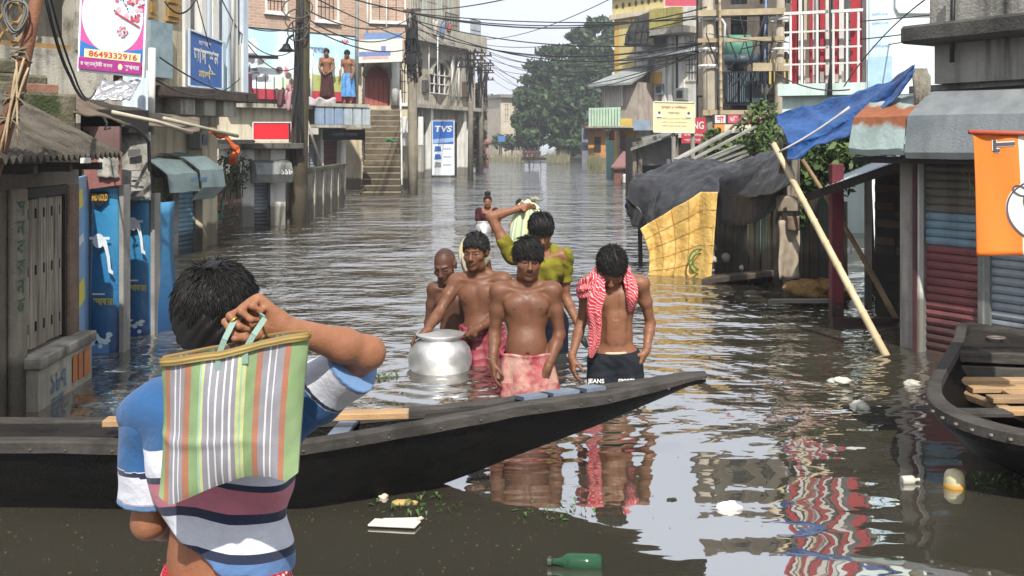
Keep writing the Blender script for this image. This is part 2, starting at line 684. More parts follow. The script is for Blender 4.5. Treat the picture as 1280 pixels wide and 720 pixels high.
class Body:
 """front of the body is -y in its own frame; O = pelvis centre, R = body axes, s = scale"""
 def __init__(b, O, yaw=0, pitch=0, roll=0, s=1.0, slim=1.0, belly=0.0):
  b.O, b.R, b.s = np.asarray(O, float), rot3(yaw, pitch, roll), s
  b.slim, b.belly = slim, belly
  b.torso, b.rest, b.cuts, b.hands = [], [], [], []
  b.I = np.eye(3)

 def tp(b, l): return b.O + b.R @ (b.s * np.asarray(l, float))

 def E(b, l, r, k, R=None, C=None, s=None):
  """ellipsoid prim given in the frame (C, R, s)"""
  C = b.O if C is None else C
  R = b.R if R is None else R
  s = s or b.s
  return ('e', (C + R @ (s * np.asarray(l, float)), s * np.asarray(r, float), R), k * s)

 def Cn(b, p, q, ra, rb, k): return ('c', (np.asarray(p, float), np.asarray(q, float), ra, rb), k)

 def make_torso(b, female=False):
  w, s = b.slim, b.s
  T = b.torso
  T += [b.E((0, .005, .03), (.150 * w, .105, .11), .05),
    b.E((0, .0, .17), (.128 * w, .090 + .02 * b.belly, .13), .06),
    b.E((0, .005, .36), (.142 * w, .102, .17), .06),
    b.E((0, .012, .46), (.150 * w, .085, .085), .05)]
  if b.belly: T.append(b.E((0, -.045, .14), (.105 * w, .062 + .03 * b.belly, .11), .07))
  for sx in (-1, 1):
   T.append(b.E((sx * .072, -.062, .425), (.074, .036, .056), .05))
   T.append(b.E((sx * .080, .06, .42), (.075, .045, .10), .05))          # shoulder blades
   T.append(b.E((sx * .085, .055, -.01), (.075, .065, .08), .04))
   T.append(b.Cn(b.tp((sx * .02, .025, .585)), b.tp((sx * .135, .012, .535)), .040 * s, .034 * s, .04 * s))
  for sx in (-1, 1):
   b.rest.append(b.Cn(b.tp((sx * .015, -.055, .515)), b.tp((sx * .13, -.03, .535)), .010 * s, .008 * s, .035 * s))
  b.cuts.append(b.E((0, -.128 - .02 * b.belly, .115), (.007, .022, .009), .012))
  # shallow furrow down the chest
  b.cuts.append(b.E((0, -.118, .415), (.006, .010, .07), .035))

 def leg(b, sx, to=-.5):
  s = b.s
  h = b.tp((sx * .085, .0, -.01))
  k_ = np.array([h[0] + sx * .01, h[1], to])
  b.rest.append(b.Cn(h, k_, .088 * s, .060 * s, .05 * s))

 def arm(b, sh, el, wr, thick=1.0, delt=True):
  s = b.s * thick
  sh, el, wr = map(np.asarray, (sh, el, wr))
  R = b.rest
  R.append(b.Cn(sh, sh, .060 * s, .060 * s, .05 * s)) if delt else None
  m = sh + (el - sh) * .45
  R.append(b.Cn(sh, m, .050 * s, .046 * s, .03 * s))
  R.append(b.Cn(m, el, .046 * s, .036 * s, .03 * s))
  R.append(b.Cn(el, el, .034 * s, .034 * s, .025 * s))
  f = el + (wr - el) * .3
  R.append(b.Cn(el, f, .036 * s, .040 * s, .02 * s))
  R.append(b.Cn(f, wr, .040 * s, .0255 * s, .02 * s))

 def hand(b, wr, d, th, curl=(20, 25, 15), size=1.0, spread=1.0, thumb_close=.3, palm=None):
  """d = wrist to knuckles, th = towards the thumb; fingers curl towards the palm normal"""
  z = size * b.s
  wr = np.asarray(wr, float)
  d = nz(d)
  th = np.asarray(th, float)
  th = nz(th - d * th.dot(d))
  pn = np.cross(d, th) if palm is None else nz(np.asarray(palm) - d * np.dot(palm, d))
  H = b.hands
  offs = (.030, .010, -.010, -.028)
  lens = ((.043, .026, .021), (.047, .030, .022), (.043, .028, .021), (.034, .021, .018))
  rads = (.0092, .0095, .009, .008)
  plen = (.088, .092, .087, .080)
  H.append(b.Cn(wr - d * .02 * z, wr + d * .012 * z, .026 * z, .024 * z, .015 * z))
  for i in range(4):
   kn = wr + d * plen[i] * z + th * offs[i] * z
   H.append(b.Cn(wr + d * .012 * z + th * offs[i] * .55 * z, kn, .0165 * z, .0125 * z, .014 * z))
   p, a = kn, 0.0
   for j in range(3):
    a += math.radians(curl[j] * (1 + .12 * (i - 1)))
    dd = d * math.cos(a) + pn * math.sin(a) + th * (.5 - i / 3) * .18 * spread * math.cos(a)
    dd = nz(dd)
    q = p + dd * lens[i][j] * z
    H.append(b.Cn(p, q, rads[i] * (1 - .1 * j) * z, rads[i] * (.92 - .12 * j) * z, .0045 * z))
    p = q
  p = wr + d * .022 * z + th * .022 * z + pn * .006 * z
  H.append(b.E((0, 0, 0), (.02, .026, .016), .014, R=np.stack([th, d, pn], 1), C=wr + d * .04 * z + th * .022 * z + pn * .008 * z, s=z))
  dd = nz(d * .62 + th * (.75 - thumb_close) + pn * (.15 + thumb_close))
  for j, (L, r0, r1) in enumerate(((.036, .0135, .0115), (.032, .0115, .0105), (.026, .0105, .0078))):
   q = p + dd * L * z
   H.append(b.Cn(p, q, r0 * z, r1 * z, .006 * z))
   p = q
   dd = nz(dd + d * .22 + pn * thumb_close * .3 - th * .12)

 def head(b, C, R, s=None, neck_from=None, lid=.6, ears=True, face=True, jaw=1.0, old=0.0):
  s = s or b.s
  b.hC, b.hR, b.hs = np.asarray(C, float), R, s
  e = lambda l, r, k: b.E(l, r, k, R=R, C=b.hC, s=s)
  hp = lambda l: b.hC + R @ (s * np.asarray(l, float))
  c = lambda l, m, ra, rb, k: b.Cn(hp(l), hp(m), ra * s, rb * s, k * s)
  H = [e((0, .018, .028), (.074, .094, .086), .03),
    e((0, -.030, -.045), (.057 * jaw, .062, .074), .04),
    e((0, -.074, -.106), (.022, .016, .015), .03),
    c((-.036, -.020, -.095), (.036, -.020, -.095), .026, .026, .03)]
  if face:
   for sx in (-1, 1):
    H += [e((sx * .042, -.058, -.032), (.025, .022, .018), .022),
      c((sx * .014, -.086, .016), (sx * .045, -.070, .014), .009, .008, .014),
      e((sx * .0125, -.103, -.042), (.0085, .009, .007), .005)]
   H += [c((0, -.083, .012), (0, -.106, -.034), .0085, .0115, .012),
     e((0, -.110, -.039), (.0095, .0095, .0085), .006),
     e((0, -.084, -.062), (.024, .014, .014), .015),
     e((0, -.093, -.069), (.022, .0085, .0055), .004),
     e((0, -.091, -.079), (.019, .0085, .0065), .004)]
  if ears:
   for sx in (-1, 1):
    H += [e((sx * .077, .012, -.010), (.009, .021, .031), .010),
      e((sx * .082, .020, .006), (.006, .012, .016), .006)]
  if face:
   for sx in (-1, 1):
    b.cuts.append(e((sx * .032, -.094, -.008), (.017, .016, .010), .012))
   b.cuts.append(e((0, -.103, -.0735), (.022, .009, .0018), .003))
  b.lids = []
  if face:
   for sx in (-1, 1):
    b.lids += [c((sx * .018, -.0815, .0005 - lid * .004), (sx * .046, -.076, -.0005 - lid * .004), .0075, .0065, .004),
       c((sx * .019, -.081, -.0185), (sx * .045, -.076, -.0185), .0060, .0055, .005)]
  b.headp = H
  nf = b.tp((0, .018, .53)) if neck_from is None else np.asarray(neck_from)
  b.rest.append(b.Cn(nf, hp((0, .018, -.075)), .056 * b.s, .050 * b.s, .03 * b.s))

 def build(b, name, parent, mat, h=.005, zmin=-.25, extra_tint=None, clip=None, stubble=0.0, tache=0.0, brows=True, bare=True):
  prims = b.torso + b.rest + b.headp
  lo, hi = np.array([9e9] * 3), np.array([-9e9] * 3)
  for t, a, k in prims + b.hands:
   if t == 'e':
    lo = np.minimum(lo, a[0] - a[1].max())
    hi = np.maximum(hi, a[0] + a[1].max())
   else:
    e = max(a[2], a[3])
    lo = np.minimum(lo, np.minimum(a[0], a[1]) - e)
    hi = np.maximum(hi, np.maximum(a[0], a[1]) + e)
  lo -= .03
  hi += .03
  lo[2] = max(lo[2], zmin)
  V = Vol(lo, hi, h)
  for q in prims + b.hands: V.op(q, 'u')
  for q in b.cuts: V.op(q, 's')
  for q in b.lids: V.op(q, 'u')
  if clip is not None: V.D[:] = np.maximum(V.D, clip(*V.full()).astype(np.float32))
  v, f = V.surface()
  me = bpy.data.meshes.new(name)
  off = wloc(parent)
  me.from_pydata((v - off).tolist(), [], f.tolist())
  me.materials.append(mat)
  me.polygons.foreach_set('use_smooth', [True] * len(f))
  # skin tints: lips, brows, stubble, nipples, navel
  T = np.ones((len(v), 4), np.float32)
  L = ((v - b.hC) @ b.hR) / b.hs

  def spot(c, r, colr, soft=.5, A=L):
   dd = np.sqrt(sum(((A[:, i] - c[i]) / r[i]) ** 2 for i in range(3)))
   a = np.clip((1 - dd) / soft, 0, 1)[:, None]
   T[:, :3] = T[:, :3] * (1 - a) + T[:, :3] * np.array(colr) * a
  if brows:
   for sx in (-1, 1):
    spot((sx * .034, -.083, .016), (.024, .03, .0065), (.26, .22, .20), .6)
    spot((sx * .032, -.08, -.008), (.022, .03, .012), (.80, .76, .73), .8)
  spot((0, -.095, -.074), (.026, .03, .012), (.80, .58, .56), .5)
  if tache: spot((0, -.096, -.060), (.030, .03, .010), (1 - .8 * tache,) * 3, .7)
  if stubble: spot((0, -.06, -.09), (.06, .06, .05), (1 - .5 * stubble,) * 3, .8)
  if bare:
   B = ((v - b.O) @ b.R) / b.s
   for sx in (-1, 1): spot((sx * .088, -.105, .405), (.0125, .05, .0105), (.45, .40, .38), .5, B)
   spot((0, -.115, .115), (.011, .06, .013), (.45, .4, .38), .7, B)
  if extra_tint: extra_tint(v, T)
  at = me.color_attributes.new('tint', 'FLOAT_COLOR', 'POINT')
  at.data.foreach_set('color', T.ravel())
  me.update()
  o = bpy.data.objects.new(name, me)
  COL.objects.link(o)
  o.parent = parent
  return o


def skin_mat(name, c, rough=.5):
 t = NT(name)
 at = t.n('Attribute')
 at.attribute_name = 'tint'
 vec = t.n('NewGeometry').outputs['Position']
 base = t.mix(t.ramp(t.noise(vec, 22, 5, .6), .3, .7), c, tuple(q * f for q, f in zip(hexc(c), (.78, .72, .70))))
 base = t.mix(t.ramp(t.noise(vec, 4.5, 3, .5), .38, .68, 0, .55), base, tuple(q * f for q, f in zip(hexc(c), (.70, .62, .60))))
 nd = t.n('Mix')
 nd.data_type = 'RGBA'
 nd.blend_type = 'MULTIPLY'
 nd.inputs['Factor'].default_value = 1
 t.set(nd.inputs[6], base)
 t.set(nd.inputs[7], at.outputs['Color'])
 t.base(nd.outputs[2])
 t.p(Roughness=t.ramp(t.noise(vec, 60, 3), .3, .7, rough - .1, rough + .12))
 t.b.inputs['Specular IOR Level'].default_value = .28
 t.b.inputs['Subsurface Weight'].default_value = .06
 t.b.inputs['Subsurface Radius'].default_value = (.012, .005, .003)
 t.b.inputs['Subsurface Scale'].default_value = 1.0
 t.b.inputs['Coat Weight'].default_value = .03
 t.b.inputs['Coat Roughness'].default_value = .28
 t.bump(t.math('ADD', t.math('MULTIPLY', t.noise(vec, 190, 3), .0012), t.math('MULTIPLY', t.noise(vec, 14, 3), .006)), 1.0)
 return t.m


HAIR = NT('black_hair').p(Roughness=.55).m
HAIR.node_tree.nodes['Principled BSDF'].inputs['Base Color'].default_value = (.006, .0055, .005, 1)
HAIR.node_tree.nodes['Principled BSDF'].inputs['Specular IOR Level'].default_value = .22


def make_hair(b, parent, grow=.010, front=(-.088, .062), back=(.10, -.075), n=1800, length=.045, lift=.14, fringe=0.0,
    crown=(0, .045, .115), seed=1, h=.005, thick=.0034, side_cut=-.02, curl=0.0, wob_k=1.0):
 """a close cap plus many tapered locks, one mesh"""
 r0 = np.random.default_rng(seed)
 R, C, s = b.hR, b.hC, b.hs
 cen = np.array((0, .018, .028))
 rad = np.array((.074, .094, .086)) + grow
 V = Vol(C - .16 * s, C + .16 * s, h)
 V.op(b.E(cen, rad, .001, R=R, C=C, s=s))
 V.op(b.E((0, .055, -.02), (.058 + grow * .7, .055 + grow * .6, .065), .03, R=R, C=C, s=s))
 x, y, z = V.full()
 x, y, z = (x - C[0]) / s, (y - C[1]) / s, (z - C[2]) / s
 lx, ly, lz = [R[0, i] * x + R[1, i] * y + R[2, i] * z for i in range(3)]
 dy, dz = back[0] - front[0], back[1] - front[1]
 L = math.hypot(dy, dz)
 nrm = (-dz / L, dy / L)
 plane = -((ly - front[0]) * nrm[0] + (lz - front[1]) * nrm[1])
 wob = .006 * np.sin(lx * 90 + ly * 55) * np.cos(lz * 80) + .004 * np.sin(lx * 210 + lz * 160)
 earcut = np.sqrt((ly - .004) ** 2 + (lz + .012) ** 2) - .03
 earcut = np.where(np.abs(lx) > .05, -earcut, -1)
 wob = wob * wob_k
 V.D = np.maximum(V.D + (wob * .7).astype(np.float32), np.maximum(plane + wob, earcut).astype(np.float32) * s)
 v, f = V.surface()
 mb = MB()
 mb.add(v, f.tolist())
 crown = np.array(crown)
 k = 0
 tries = 0
 while k < n and tries < n * 12:
  tries += 1
  q = r0.normal(size=3)
  q /= np.linalg.norm(q)
  p = cen + q * (rad - .004 * wob_k ** 2 + (.0015 if wob_k < 1 else 0))
  if (p[1] - front[0]) * nrm[0] + (p[2] - front[1]) * nrm[1] < .002: continue
  if abs(p[0]) > .05 and math.hypot(p[1] - .004, p[2] + .012) < .03: continue
  if wob_k < 1 and np.linalg.norm(p - crown) < .022: continue
  nr = nz(q / rad)
  fl = p - crown
  fl = fl - nr * fl.dot(nr)
  fl = nz(fl + r0.normal(size=3) * .012 * wob_k)
  if fringe and p[1] < -.0: fl = nz(fl * .6 + np.array((r0.normal() * .25, -1.0, -.6)) * fringe)
  ln = length * r0.uniform(.6, 1.25)
  d0 = nz(nr * lift + fl * (1 - lift) + r0.normal(size=3) * (.07 * wob_k + curl))
  pts = [p]
  cur = p
  for j in range(3):
   cur = cur + d0 * ln / 3
   pts.append(cur)
   d0 = nz(d0 + fl * .25 - nr * (.28 * wob_k - lift * .3) + r0.normal(size=3) * curl * .8)
  pts = [C + R @ (s * a) for a in pts]
  t0 = thick * s * r0.uniform(.7, 1.3)
  mb.tube(pts, [t0, t0, t0 * .8, t0 * .12], 3, caps=False)
  k += 1
 return mb.build('hair', HAIR, parent, smooth=True)


EYE = NT('eye')
def _eye():
 t = EYE
 uv = t.coord('Object')
 d = t.n('VectorMath')
 d.operation = 'LENGTH'
 sp = t.n('SeparateXYZ')
 t.t.links.new(uv, sp.inputs[0])
 r = t.math('SQRT', t.math('ADD', t.math('POWER', sp.outputs['X'], 2.0), t.math('POWER', sp.outputs['Z'], 2.0)))
 t.base(t.mix(t.ramp(r, .0068, .0078), (.010, .006, .004), (.20, .16, .14)))
 t.p(Roughness=.15)
_eye()


def make_eyes(b, parent, down=0.0):
 for sx in (-1, 1):
  l = np.array((sx * .032, -.0735, -.0085))
  mb = MB()
  prof = []
  for i in range(9):
   a = pi * i / 8
   prof.append((max(.0125 * math.sin(a), .0002), -.0125 * math.cos(a)))
  mb.lathe(prof, n=14)
  me = mb.mesh('eye', EYE.m, True)
  o = bpy.data.objects.new('eye', me)
  COL.objects.link(o)
  o.parent = parent
  o.matrix_basis = Matrix.Translation(Vector(b.hC + b.hR @ (b.hs * l) - wloc(parent))) @ Matrix((b.hR * b.hs).tolist()).to_4x4()


def wrap(parent, name, mat, rows, folds=9, fold_amp=.010, seed=0, n=96, uvk=1.0, tuck=None, slope=None):
 """cloth wound round the hips; rows = (centre, rx, ry, yaw) from the waist down"""
 r0 = np.random.default_rng(seed)
 ph = r0.uniform(0, 2 * pi, 6)
 fr = [folds + r0.integers(-3, 4) for _ in range(6)]
 pts, uvs = [], []
 nr = len(rows)
 # resample
 dense = []
 m = 28
 for j in range(m):
  t = j / (m - 1) * (nr - 1)
  i = min(int(t), nr - 2)
  a = t - i
  q0, q1 = rows[i], rows[i + 1]
  dense.append((np.asarray(q0[0]) * (1 - a) + np.asarray(q1[0]) * a, q0[1] * (1 - a) + q1[1] * a, q0[2] * (1 - a) + q1[2] * a, q0[3] * (1 - a) + q1[3] * a))
 lip = (dense[0][0] + np.array((0, 0, -.012)), dense[0][1] - .022, dense[0][2] - .022, dense[0][3])
 dense = [lip] + dense
 for j, (c, rx, ry, yaw) in enumerate(dense):
  t = max(j - 1, 0) / (m - 1)
  for k in range(n + 1):
   th = 2 * pi * k / n
   w_ = 0
   for i in range(6):
    w_ += math.sin(fr[i] * th + ph[i] + (i - 2) * 1.1 * t) / (1.2 + i * .5)
   if fold_amp and j > 0:
    amp = fold_amp * (.25 + 1.0 * t)
   else:
    amp = 0
   roll = .009 * math.exp(-((t - .03) / .03) ** 2) if j > 0 else 0
   r_ = amp * w_ + roll
   x, y = (rx + r_) * math.cos(th), (ry + r_) * math.sin(th)
   if tuck is not None:
    da = (th - tuck[0] + pi) % (2 * pi) - pi
    g = math.exp(-(da / .35) ** 2)
    x += math.cos(th) * tuck[1] * g * (.4 + .6 * t)
    y += math.sin(th) * tuck[1] * g * (.4 + .6 * t)
   dz = (slope(th) * (1 - t) if slope else 0)
   cy, sy = math.cos(yaw), math.sin(yaw)
   pts.append((c[0] + cy * x - sy * y, c[1] + sy * x + cy * y, c[2] + dz + .004 * math.sin(5 * th + ph[0])))
   uvs.append((k / n * uvk, t))
 fs = []
 for j in range(len(dense) - 1):
  for k in range(n):
   a = j * (n + 1) + k
   fs.append((a, a + n + 1, a + n + 2, a + 1))
 mb = MB()
 mb.add(pts, fs, 0, uvs)
 return mb.build(name, mat, parent, smooth=True)


def check_mat(name, base, dark, pale, nu, nv, width=.5, blotch=None, rough=.8, soft=False):
 """woven check: stripes both ways over UV"""
 t = NT(name)
 uv = t.n('TexCoord').outputs['UV']
 sp = t.n('SeparateXYZ')
 t.t.links.new(uv, sp.inputs[0])
 fx = t.math('FRACT', t.math('MULTIPLY', sp.outputs['X'], float(nu)))
 fy = t.math('FRACT', t.math('MULTIPLY', sp.outputs['Y'], float(nv)))
 e = .25 if soft else .03
 mx_ = t.ramp(fx, width - e, width + e)
 my_ = t.ramp(fy, width - e, width + e)
 s_ = t.math('ADD', mx_, my_)
 c = t.mix(t.ramp(s_, 0, 1), dark, base)
 c = t.mix(t.ramp(s_, 1, 2), c, pale)
 vec = t.n('NewGeometry').outputs['Position']
 if blotch: c = t.mix(t.ramp(t.noise(vec, 9, 4, .6), .42, .62, 0, .75), c, blotch)
 t.base(t.mix(t.ramp(t.noise(vec, 25, 4), .35, .7, 0, .35), c, tuple(q * .6 for q in hexc(dark))))
 t.p(Roughness=rough)
 t.b.inputs['Specular IOR Level'].default_value = .2
 t.bump(t.noise(vec, 55, 4), .004)
 return t.m
# ---------------------------------------------------------------- the waders
SK1 = skin_mat('skin_brown', '#6c4935')
SK2 = skin_mat('skin_dark', '#5c3f31')
SK3 = skin_mat('skin_tan', '#835b43')


def cyl_cloth_mat(name, c, c2, rough=.85):
 t = NT(name)
 vec = t.n('NewGeometry').outputs['Position']
 t.base(t.mix(t.ramp(t.noise(vec, 9, 5, .6), .35, .68), c if not isinstance(c, str) else hexc(c), c2))
 t.p(Roughness=rough)
 t.b.inputs['Specular IOR Level'].default_value = .2
 t.bump(t.noise(vec, 45, 4), .006)
 return t.m


def garment(prims, name, mat, parent, inflate, clips, h=.006, wrinkle=.004, wscale=26, cuts=(), attr=None, extra=()):
 lo, hi = np.array([9e9] * 3), np.array([-9e9] * 3)
 for t, a, k in list(prims) + list(extra):
  if t == 'e':
   lo, hi = np.minimum(lo, a[0] - a[1].max()), np.maximum(hi, a[0] + a[1].max())
  else:
   e = max(a[2], a[3])
   lo = np.minimum(lo, np.minimum(a[0], a[1]) - e)
   hi = np.maximum(hi, np.maximum(a[0], a[1]) + e)
 lo -= inflate + .03
 hi += inflate + .03
 V = Vol(lo, hi, h)
 for q in prims: V.op(q, 'u', inflate)
 for q in extra: V.op(q, 'u', 0)
 x, y, z = V.full()
 if wrinkle:
  wv = (np.sin(x * wscale + 1.3 * np.sin(z * wscale * .7)) * np.cos(z * wscale * 1.3 + x * wscale * .6) +
    .6 * np.sin(y * wscale * 1.9 + z * wscale * 1.1 + x * wscale * .8))
  V.D += (wrinkle * wv).astype(np.float32)
 for c in clips: V.D = np.maximum(V.D, c(x, y, z).astype(np.float32))
 v, f = V.surface()
 me = bpy.data.meshes.new(name)
 me.from_pydata((v - wloc(parent)).tolist(), [], f.tolist())
 me.materials.append(mat)
 me.polygons.foreach_set('use_smooth', [True] * len(f))
 if attr:
  at = me.attributes.new('band', 'FLOAT', 'POINT')
  at.data.foreach_set('value', attr(v).astype(np.float32))
 o = bpy.data.objects.new(name, me)
 COL.objects.link(o)
 o.parent = parent
 return o


def half(p, n):
 """keep the side where n.(q-p) < 0"""
 p, n = np.asarray(p, float), nz(n)
 return lambda x, y, z: (x - p[0]) * n[0] + (y - p[1]) * n[1] + (z - p[2]) * n[2]


def front_man():
 d = 6.6
 O = P(658, 461, d)
 t = thing('person', 'bare-chested man with a moustache and a tie-dyed lungi, frontmost of the bathers', 'person', (O[0], O[1], 0), 'men wading in the flood')
 b = Body(O, yaw=3, pitch=-3, s=.965, slim=1.04, belly=.55)
 b.make_torso()
 q = lambda px, py, dd: P(px, py, d + dd)
 sa, sb = b.tp((-.182, .01, .515)), b.tp((.182, .01, .515))
 b.arm(sa, q(618.5, 417, .05), q(616, 452, -.07), 1.06)
 b.arm(sb, q(699, 418, .05), q(684, 461, -.12), 1.06)
 b.hand(q(616, 452, -.07), (.05, -.1, -1), (.25, -1, 0), curl=(18, 28, 18), palm=(1, .2, 0))
 b.hand(q(684, 461, -.12), (-.28, .05, -1), (-.8, -.5, 0.1), curl=(30, 45, 30), palm=(-.3, 1, 0))
 b.leg(-1)
 b.leg(1)
 hd = b.tp((0, -.022, .733)) + np.array((.012, 0, 0))
 b.head(hd, rot3(yaw=8, pitch=7, roll=3), s=1.07, jaw=1.1)
 b.build('body', t, SK1, h=.005, stubble=.35, tache=.95)
 make_eyes(b, t)
 make_hair(b, t, grow=.017, front=(-.096, .050), back=(.105, -.05), n=3400, length=.042, lift=.10, fringe=.7, seed=3, curl=.05, thick=.0030)
 m = check_mat('tie_dye_cloth', '#9c444d', '#86343e', '#b98b80', 3, 2, .5, '#c4a191', soft=True)
 bot = P(662, 492, d)
 wrap(t, 'lungi', m, [((O[0], O[1] - .015, Z(438, d)), .168, .130, 0), ((O[0], O[1] - .005, Z(455, d)), .182, .142, 0),
       ((bot[0], O[1], -.02), .212, .16, 0), ((bot[0], O[1], -.3), .215, .17, 0)], folds=8, fold_amp=.006, seed=4, tuck=(-1.1, .012))
 mb = MB()
 c = q(614.5, 446.5, -.058)
 ring = [c + np.array((math.cos(a) * .031, math.sin(a) * .031, .006 * math.sin(a))) for a in np.linspace(0, 2 * pi, 17)]
 mb.tube(ring, .003, 6, caps=False)
 mb.build('bracelet', plain('steel_bangle', '#b8b4aa', .3, .9), t, smooth=True)
 return b


def pot_man():
 d = 7.55
 O = P(603, 441, d)
 t = thing('person', 'bare-chested man in a red checked lungi resting one hand on the aluminium pot', 'person', (O[0], O[1], 0), 'men wading in the flood')
 b = Body(O, yaw=-12, pitch=-2, roll=-3, s=1.02, slim=.98, belly=.3)
 b.make_torso()
 q = lambda px, py, dd: P(px, py, d + dd)
 sa, sb = b.tp((-.180, .01, .515)), b.tp((.180, .01, .515))
 b.arm(sa, q(549, 391, -.05), q(533, 414, -.24), 1.0)
 b.arm(sb, q(625, 394, .0), q(598, 411, -.24), 1.0)
 b.hand(q(533, 414, -.24), (-.85, -.25, -.42), (.1, -1, .1), curl=(35, 40, 25), palm=(.3, .1, -1))
 b.hand(q(598, 411, -.24), (-.72, .12, -.68), (-.4, -.6, .5), curl=(25, 35, 25), palm=(.2, 1, -.2))
 b.leg(-1)
 b.leg(1)
 hd = b.tp((-.012, -.025, .733))
 b.head(hd, rot3(yaw=-18, pitch=4, roll=-2), s=1.10, jaw=1.06)
 b.build('body', t, SK1, h=.005, stubble=.45, tache=.35)
 make_eyes(b, t)
 make_hair(b, t, grow=.013, front=(-.092, .066), back=(.10, -.06), n=2800, length=.032, lift=.08, fringe=.3, seed=5, thick=.003)
 m = check_mat('red_check_cloth', '#8c3f4a', '#752e3a', '#a56a6c', 9, 7, .5, None, soft=True)
 wrap(t, 'lungi', m, [((O[0] + .0, O[1] - .01, Z(406, d)), .166, .124, -.2), ((O[0], O[1] - .005, Z(424, d)), .184, .14, -.2),
       ((O[0] + .03, O[1], .0), .225, .165, -.2), ((O[0] + .03, O[1], -.2), .22, .17, -.2)], folds=13, fold_amp=.013, seed=8, tuck=(-1.9, .02))
 mb = MB()
 c = q(534.5, 412, -.225)
 ax = nz(q(549, 391, -.05) - q(533, 414, -.24))
 e1 = nz(np.cross(ax, (0, 0, 1)))
 e2 = np.cross(ax, e1)
 mb.tube([c + .029 * (math.cos(a) * e1 + math.sin(a) * e2) for a in np.linspace(0, 2 * pi, 17)], .004, 6, caps=False)
 mb.build('wrist_thread', plain('red_thread', '#8e1f1c', .8), t, smooth=True)


def bald_man():
 d = 8.1
 O = P(569, 440, d)
 t = thing('person', 'shaven-headed man looking down behind the aluminium pot', 'person', (O[0], O[1], 0), 'men wading in the flood')
 b = Body(O, yaw=-10, pitch=6, s=.97, slim=.93, belly=.1)
 b.make_torso()
 q = lambda px, py, dd: P(px, py, d + dd)
 sa, sb = b.tp((-.170, .01, .515)), b.tp((.170, .01, .515))
 b.arm(sa, q(536, 403, .02), q(533, 437, -.16), .92)
 b.arm(sb, q(588, 405, .06), q(577, 437, -.12), .92)
 b.hand(q(533, 437, -.16), (.1, -.3, -1), (.6, -.8, 0), palm=(1, .3, 0))
 b.hand(q(577, 437, -.12), (-.2, -.3, -1), (-.8, -.6, 0), palm=(-.3, 1, 0))
 b.leg(-1)
 b.leg(1)
 hd = P(556, 331, d - .06)
 b.head(hd, rot3(yaw=-20, pitch=20, roll=-4), s=1.09, lid=1.2, neck_from=b.tp((0, .02, .53)), jaw=1.0)

 def scalp(v, T):
  L = ((v - b.hC) @ b.hR) / b.hs
  a = np.clip((L[:, 2] - .035 + (L[:, 1] < .02) * -.02 + .6 * np.maximum(-L[:, 1] - .02, 0) * -1) / .03, 0, 1)
  a = a * np.clip((L[:, 1] + .085) / .02, 0, 1)
  T[:, :3] *= (1 - .42 * a)[:, None]
 b.build('body', t, SK2, h=.005, stubble=.4, tache=.3, extra_tint=scalp)
 make_eyes(b, t, 1)
 m = check_mat('dark_check_cloth', '#5a4038', '#3a2824', '#7a5a50', 6, 5, .5)
 wrap(t, 'lungi', m, [((O[0], O[1], Z(430, d)), .15, .115, 0), ((O[0], O[1], 0), .19, .15, 0), ((O[0], O[1], -.2), .2, .16, 0)], folds=9, fold_amp=.01, seed=2)


